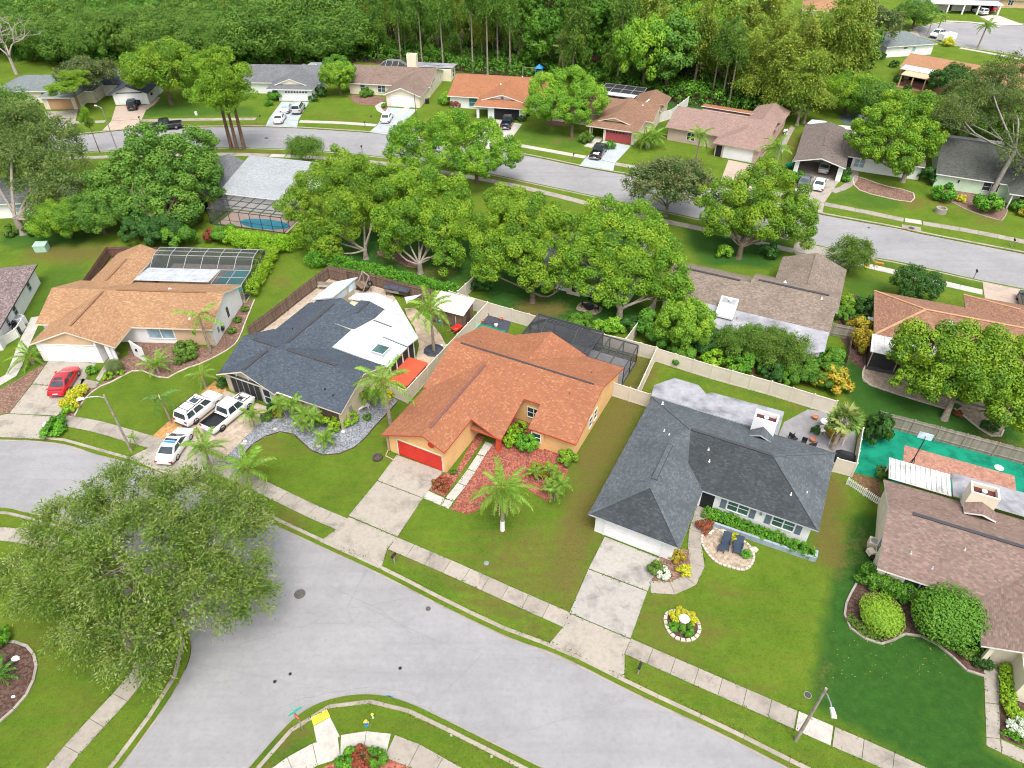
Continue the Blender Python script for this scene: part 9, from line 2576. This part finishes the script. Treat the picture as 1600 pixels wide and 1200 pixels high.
e = thing('garden_ornament', 'hanging green garden ornament on a hook beside the tall palm', 'ornament', at(684, 522)); MB().tube([(0, 0, 0), (0, 0, 2.2), (.2, 0, 2.5), (.35, 0, 2.3)], .025, 6).build('hook', M['metal'], e); MB().ico((.35, 0, 1.9), .16, 1).build('ornament', M['greenp'], e); MB().ico((.35, 0, 1.5), .12, 1).build('ornament', M['blue'], e)
e = thing('tree_ring', 'ring of dark mulch and stone around the tall palm', 'tree ring', at(678, 548)); MB().lathe([(0, .05), (.95, .05), (1.0, .12), (1.15, .12), (1.2, .0)], 22).build('ring', M['soil_dark'], e)
# items on the mats behind the orange house
for px, lab in (((762, 492), 'terracotta pot on the dark ground sheet, nearest the fence corner'), ((783, 500), 'terracotta pot on the dark ground sheet, right one'), ((754, 503), 'terracotta pot at the left edge of the dark sheet'), ((775, 510), 'white stone pot on the green turf strip')):
 e = thing('plant_pot', lab, 'pot', at(*px)); MB().lathe([(0, 0), (.17, 0), (.24, .3), (.2, .3), (.18, .24), (0, .24)], 14).build('pot', M['terracotta'] if 'terra' in lab else M['whitestone'], e)
# patio of the grey roofed house
e = thing('patio_table', 'round white table on the grey patio', 'table', at(1287, 667)); MB().lathe([(0, .74), (.5, .74), (.5, .70), (0, .70)], 20).build('table_top', M['whitestone'], e); MB().tube([(0, 0, 0), (0, 0, .7)], .05, 8).build('leg', M['whitestone'], e)
def pchair(label, px, ang, mat):
 e = thing('patio_chair', label, 'chair', at(*px), R(ang))
 MB().box(-.24, .24, -.24, .24, .42, .46).build('seat', M[mat], e); MB().box(-.24, .24, .2, .24, .47, .9).build('backrest', M[mat], e)
 for x in (-.2, .2):
  for y in (-.2, .2): MB().box(x - .02, x + .02, y - .02, y + .02, 0, .42).build('leg', M[mat], e)
pchair('white patio chair below the round white table', (1283, 677), 10, 'whitestone')
for px, a, lab in (((1240, 690), 40, 'dark patio chair at the left of the grey patio'), ((1254, 696), -30, 'dark patio chair in the middle row by the roof edge'), ((1268, 700), 200, 'dark patio chair at the right of the roof edge row'), ((1236, 686), 120, 'dark metal patio chair nearest the chimney')): pchair(lab, px, a, 'black')
e = thing('covered_grill', 'black covered grill in the patio corner by the gate', 'grill', at(1317, 722), R(-25)); MB().add([(-.9, -.4, 0), (.9, -.4, 0), (.9, .4, 0), (-.9, .4, 0), (-.9, -.4, .85), (.9, -.4, .85), (.9, .4, .85), (-.9, .4, .85), (-.5, -.25, 1.25), (.5, -.25, 1.25), (.5, .25, 1.25), (-.5, .25, 1.25)], [(0, 1, 5, 4), (1, 2, 6, 5), (2, 3, 7, 6), (3, 0, 4, 7), (4, 5, 9, 8), (5, 6, 10, 9), (6, 7, 11, 10), (7, 4, 8, 11), (8, 9, 10, 11)]).build('cover', M['blacksoft'], e)
for px, lab in (((1306, 690), 'terracotta pot at the fan palm foot'), ((1273, 655), 'brown pot by the patio rear edge'), ((1269, 690), 'dark pot under the narrow conifer')):
 e = thing('plant_pot', lab, 'pot', at(*px)); MB().lathe([(0, 0), (.22, 0), (.32, .4), (.27, .4), (.24, .32), (0, .32)], 14).build('pot', M['terracotta'], e)
# basketball hoop behind the brown roofed house
e = thing('basketball_hoop', 'portable basketball hoop leaning over the brick patio', 'basketball hoop', at(1420, 731), R(-25))
MB().box(-.6, .6, -.4, .4, 0, .2).build('base', M['black'], e)
b = MB(); b.bar((0, 0, .15), (.3, .9, 3.0), .09); b.bar((-.3, -.2, .2), (.12, .35, 1.2), .05); b.bar((.3, -.2, .2), (.12, .35, 1.2), .05); b.build('pole', M['black'], e)
bb = MB(); bb.box(-.6, .6, 0, .03, 2.75, 3.5); bb.build('backboard', M['glass_sky'], e, (.35, 1.3, 0))
b = MB(); b.bar((.3, .9, 3.0), (.35, 1.3, 3.1), .06); b.build('arm', M['black'], e)
MB().lathe([(.21, -.015), (.24, -.015), (.24, .015), (.21, .015), (.21, -.015)], 18).build('rim', M['orangewood'], e, (.35, 1.6, 2.85)); MB().lathe([(.22, 0), (.16, -.2), (.12, -.42)], 14).build('net', M['scr_l'], e, (.35, 1.6, 2.84))
e = thing('paper_scrap', 'white curved scrap lying on the green turf', 'scrap', at(1561, 731)); MB().lathe([(0, .05), (.25, .06), (.4, .04), (.42, .02)], 10).build('scrap', M['whitestone'], e)
for k, (px, lab) in enumerate([((1377, 640 + 155), 'dark lawn trimmer leaning beside the cream wall')]): pass
e = thing('utility_cart', 'cream and black yard cart beside the cream left wall', 'cart', at(1358, 868), R(10)); MB().box(-.25, .25, -.3, .3, .25, .7).build('bin', M['trim_cream'], e)
t_, r_ = wheel_meshes(.26, True)
for sd in (-1, 1):
 w = inst(t_, 'wheel', e, (.0, sd * .38, .26), (-sd * PI / 2, 0, 0)); inst(r_, 'rim', w)
# left edge things
e = thing('transformer_box', 'pale green transformer box on the bare lawn', 'utility box', at(67, 391), R(5)); MB().box(-.8, .8, -.6, .6, 0, .9).build('cabinet', M['greenbox'], e); MB().add([(-.85, -.65, .9), (.85, -.65, .9), (.85, .65, 1.05), (-.85, .65, 1.05), (-.85, -.65, .95), (.85, -.65, .95), (.85, .65, 1.1), (-.85, .65, 1.1)], [(3, 2, 1, 0), (4, 5, 6, 7), (0, 1, 5, 4), (1, 2, 6, 5), (2, 3, 7, 6), (3, 0, 4, 7)]).build('lid', M['greenbox'], e)
e = thing('air_conditioner', 'grey outdoor unit by the white wall at the left edge', 'air conditioner', at(34, 506), R(60)); MB().box(-.55, .55, -.5, .5, .05, 1.0).build('casing', M['trim_grey'], e); MB().lathe([(0, 1.01), (.38, 1.02), (.42, 1.0)], 14).build('fan_grille', M['metal'], e)
for px, mt, lab in (((24, 515), 'black', 'black wheeled bin beside the white left wall'), ((30, 523), 'blacksoft', 'dark recycling bin nearest the white path')):
 e = thing('wheeled_bin', lab, 'bin', at(*px), R(60)); MB().box(-.3, .3, -.32, .32, .1, 1.0).build('body', M[mt], e); MB().box(-.33, .33, -.36, .36, 1.0, 1.07).build('lid', M[mt], e)
e = thing('yellow_tub', 'yellow tub among bins at the left edge', 'tub', at(16, 522), R(60)); MB().add([(-.5, -.35, 0), (.5, -.35, 0), (.5, .35, 0), (-.5, .35, 0), (-.6, -.45, .5), (.6, -.45, .5), (.6, .45, .5), (-.6, .45, .5)], [(3, 2, 1, 0), (0, 1, 5, 4), (1, 2, 6, 5), (2, 3, 7, 6), (3, 0, 4, 7), (4, 5, 6, 7)]).build('tub', M['yellow'], e)
fence('white vinyl screen around the bins at the left edge', [(8, 540), (30, 527), (40, 512)], 1.2, 'vinyl_w', 'vinyl', 2.)
# shaded lawn furniture under the widest camphor
e = thing('fire_pit', 'dark round fire pit on the pebble ring', 'fire pit', at(921, 482)); MB().lathe([(.3, 0), (.5, .05), (.6, .45), (.55, .45), (.42, .2), (0, .18)], 16).build('bowl', M['black'], e)
e = thing('deck_chair', 'striped white and black deck chair by the glass door', 'chair', at(924, 468), R(-30))
for i in range(8):
 MB().box(-.28, .28, -.3 + i * .075, -.3 + i * .075 + .07, .4 + max(0, i - 3) * .11, .45 + max(0, i - 3) * .11).build('slat', M['whitestone'] if i % 2 else M['black'], e)
for x in (-.27, .27): MB().box(x - .03, x + .03, -.3, .3, 0, .4).build('side_frame', M['black'], e)
for px, a, lab in (((912, 480), 60, 'dark chair left of the fire pit'), ((932, 486), -80, 'dark chair right of the fire pit')): pchair(lab, px, a, 'black')
# far garden things
e = thing('playset', 'blue playset with swing behind the orange far house', 'playset', at(842, 124), R(-15))
MB().box(-.7, .7, -.7, .7, 1.3, 1.4).build('platform', M['wood_brown'], e)
for x in (-.65, .65):
 for y in (-.65, .65): MB().box(x - .06, x + .06, y - .06, y + .06, 0, 2.6).build('post', M['blue'], e)
MB().add([(-.85, -.85, 2.5), (.85, -.85, 2.5), (.85, .85, 2.5), (-.85, .85, 2.5), (0, 0, 3.3)], [(0, 1, 4), (1, 2, 4), (2, 3, 4), (3, 0, 4)]).build('roof', M['blue'], e)
b = MB(); b.bar((.2, -.7, 1.35), (.6, -2.6, .1), .5, .06); b.build('slide', M['blue'], e)
b = MB(); b.bar((-.65, 0, 2.4), (-3.8, 0, 2.4), .1); b.bar((-3.8, -.9, 0), (-3.8, 0, 2.4), .08); b.bar((-3.8, .9, 0), (-3.8, 0, 2.4), .08); b.build('swing_frame', M['wood_pole'], e)
for x in (-1.7, -2.8): MB().box(x - .2, x + .2, -.1, .1, .5, .54).build('swing_seat', M['yellow'], e);
e = thing('stone_ring', 'round grey stone ring planter on the right far lawn', 'planter', at(1469, 332)); MB().lathe([(0, .35), (.5, .35), (.55, .75), (.8, .75), (.85, .0)], 18).build('ring', M['concrete'], e)
e = thing('toy_star', 'orange yellow toy on the right verge sidewalk', 'toy', at(1353, 417)); MB().lathe([(0, .35), (.2, .3), (.5, .12), (.3, .02)], 5).build('toy', M['yellow'], e)
e = thing('toy_plank', 'orange plank lying on the right verge', 'plank', at(1372, 412), R(-25)); MB().box(-.7, .7, -.18, .18, .02, .2).build('plank', M['orangewood'], e)
e = thing('utility_box', 'small light box on the far left lawn', 'utility box', at(307, 180)); MB().box(-.2, .2, -.15, .15, 0, .7).build('box', M['trim'], e)
for px, lab in (((1098, 318), 'white car shape parked under the magnolia tree'),): pass
e = thing('scooter', 'white and black scooter behind the pinkish house', 'scooter', at(1226, 208), R(60))
t_, r_ = wheel_meshes(.28, True)
for x in (-.6, .6): inst(t_, 'wheel', e, (x, 0, .28), (PI / 2, 0, 0))
MB().add([(-.8, -.15, .4), (.3, -.15, .3), (.3, .15, .3), (-.8, .15, .4), (-.8, -.18, .8), (.0, -.18, .75), (.0, .18, .75), (-.8, .18, .8)], [(3, 2, 1, 0), (4, 5, 6, 7), (0, 1, 5, 4), (1, 2, 6, 5), (2, 3, 7, 6), (3, 0, 4, 7)]).build('body', M['whitestone'], e); b = MB(); b.bar((.6, 0, .3), (.45, 0, 1.05), .08); b.bar((.45, -.3, 1.05), (.45, .3, 1.05), .05); b.build('handlebar', M['black'], e)
e = thing('covered_grill', 'teal covered grill beside the carport house', 'grill', at(1232, 263)); MB().ico((0, 0, .55), .6, 2, (1.1, .8, .9)).build('cover', M['teal'], e); MB().box(-.4, .4, -.3, .3, 0, .2).build('base', M['black'], e)
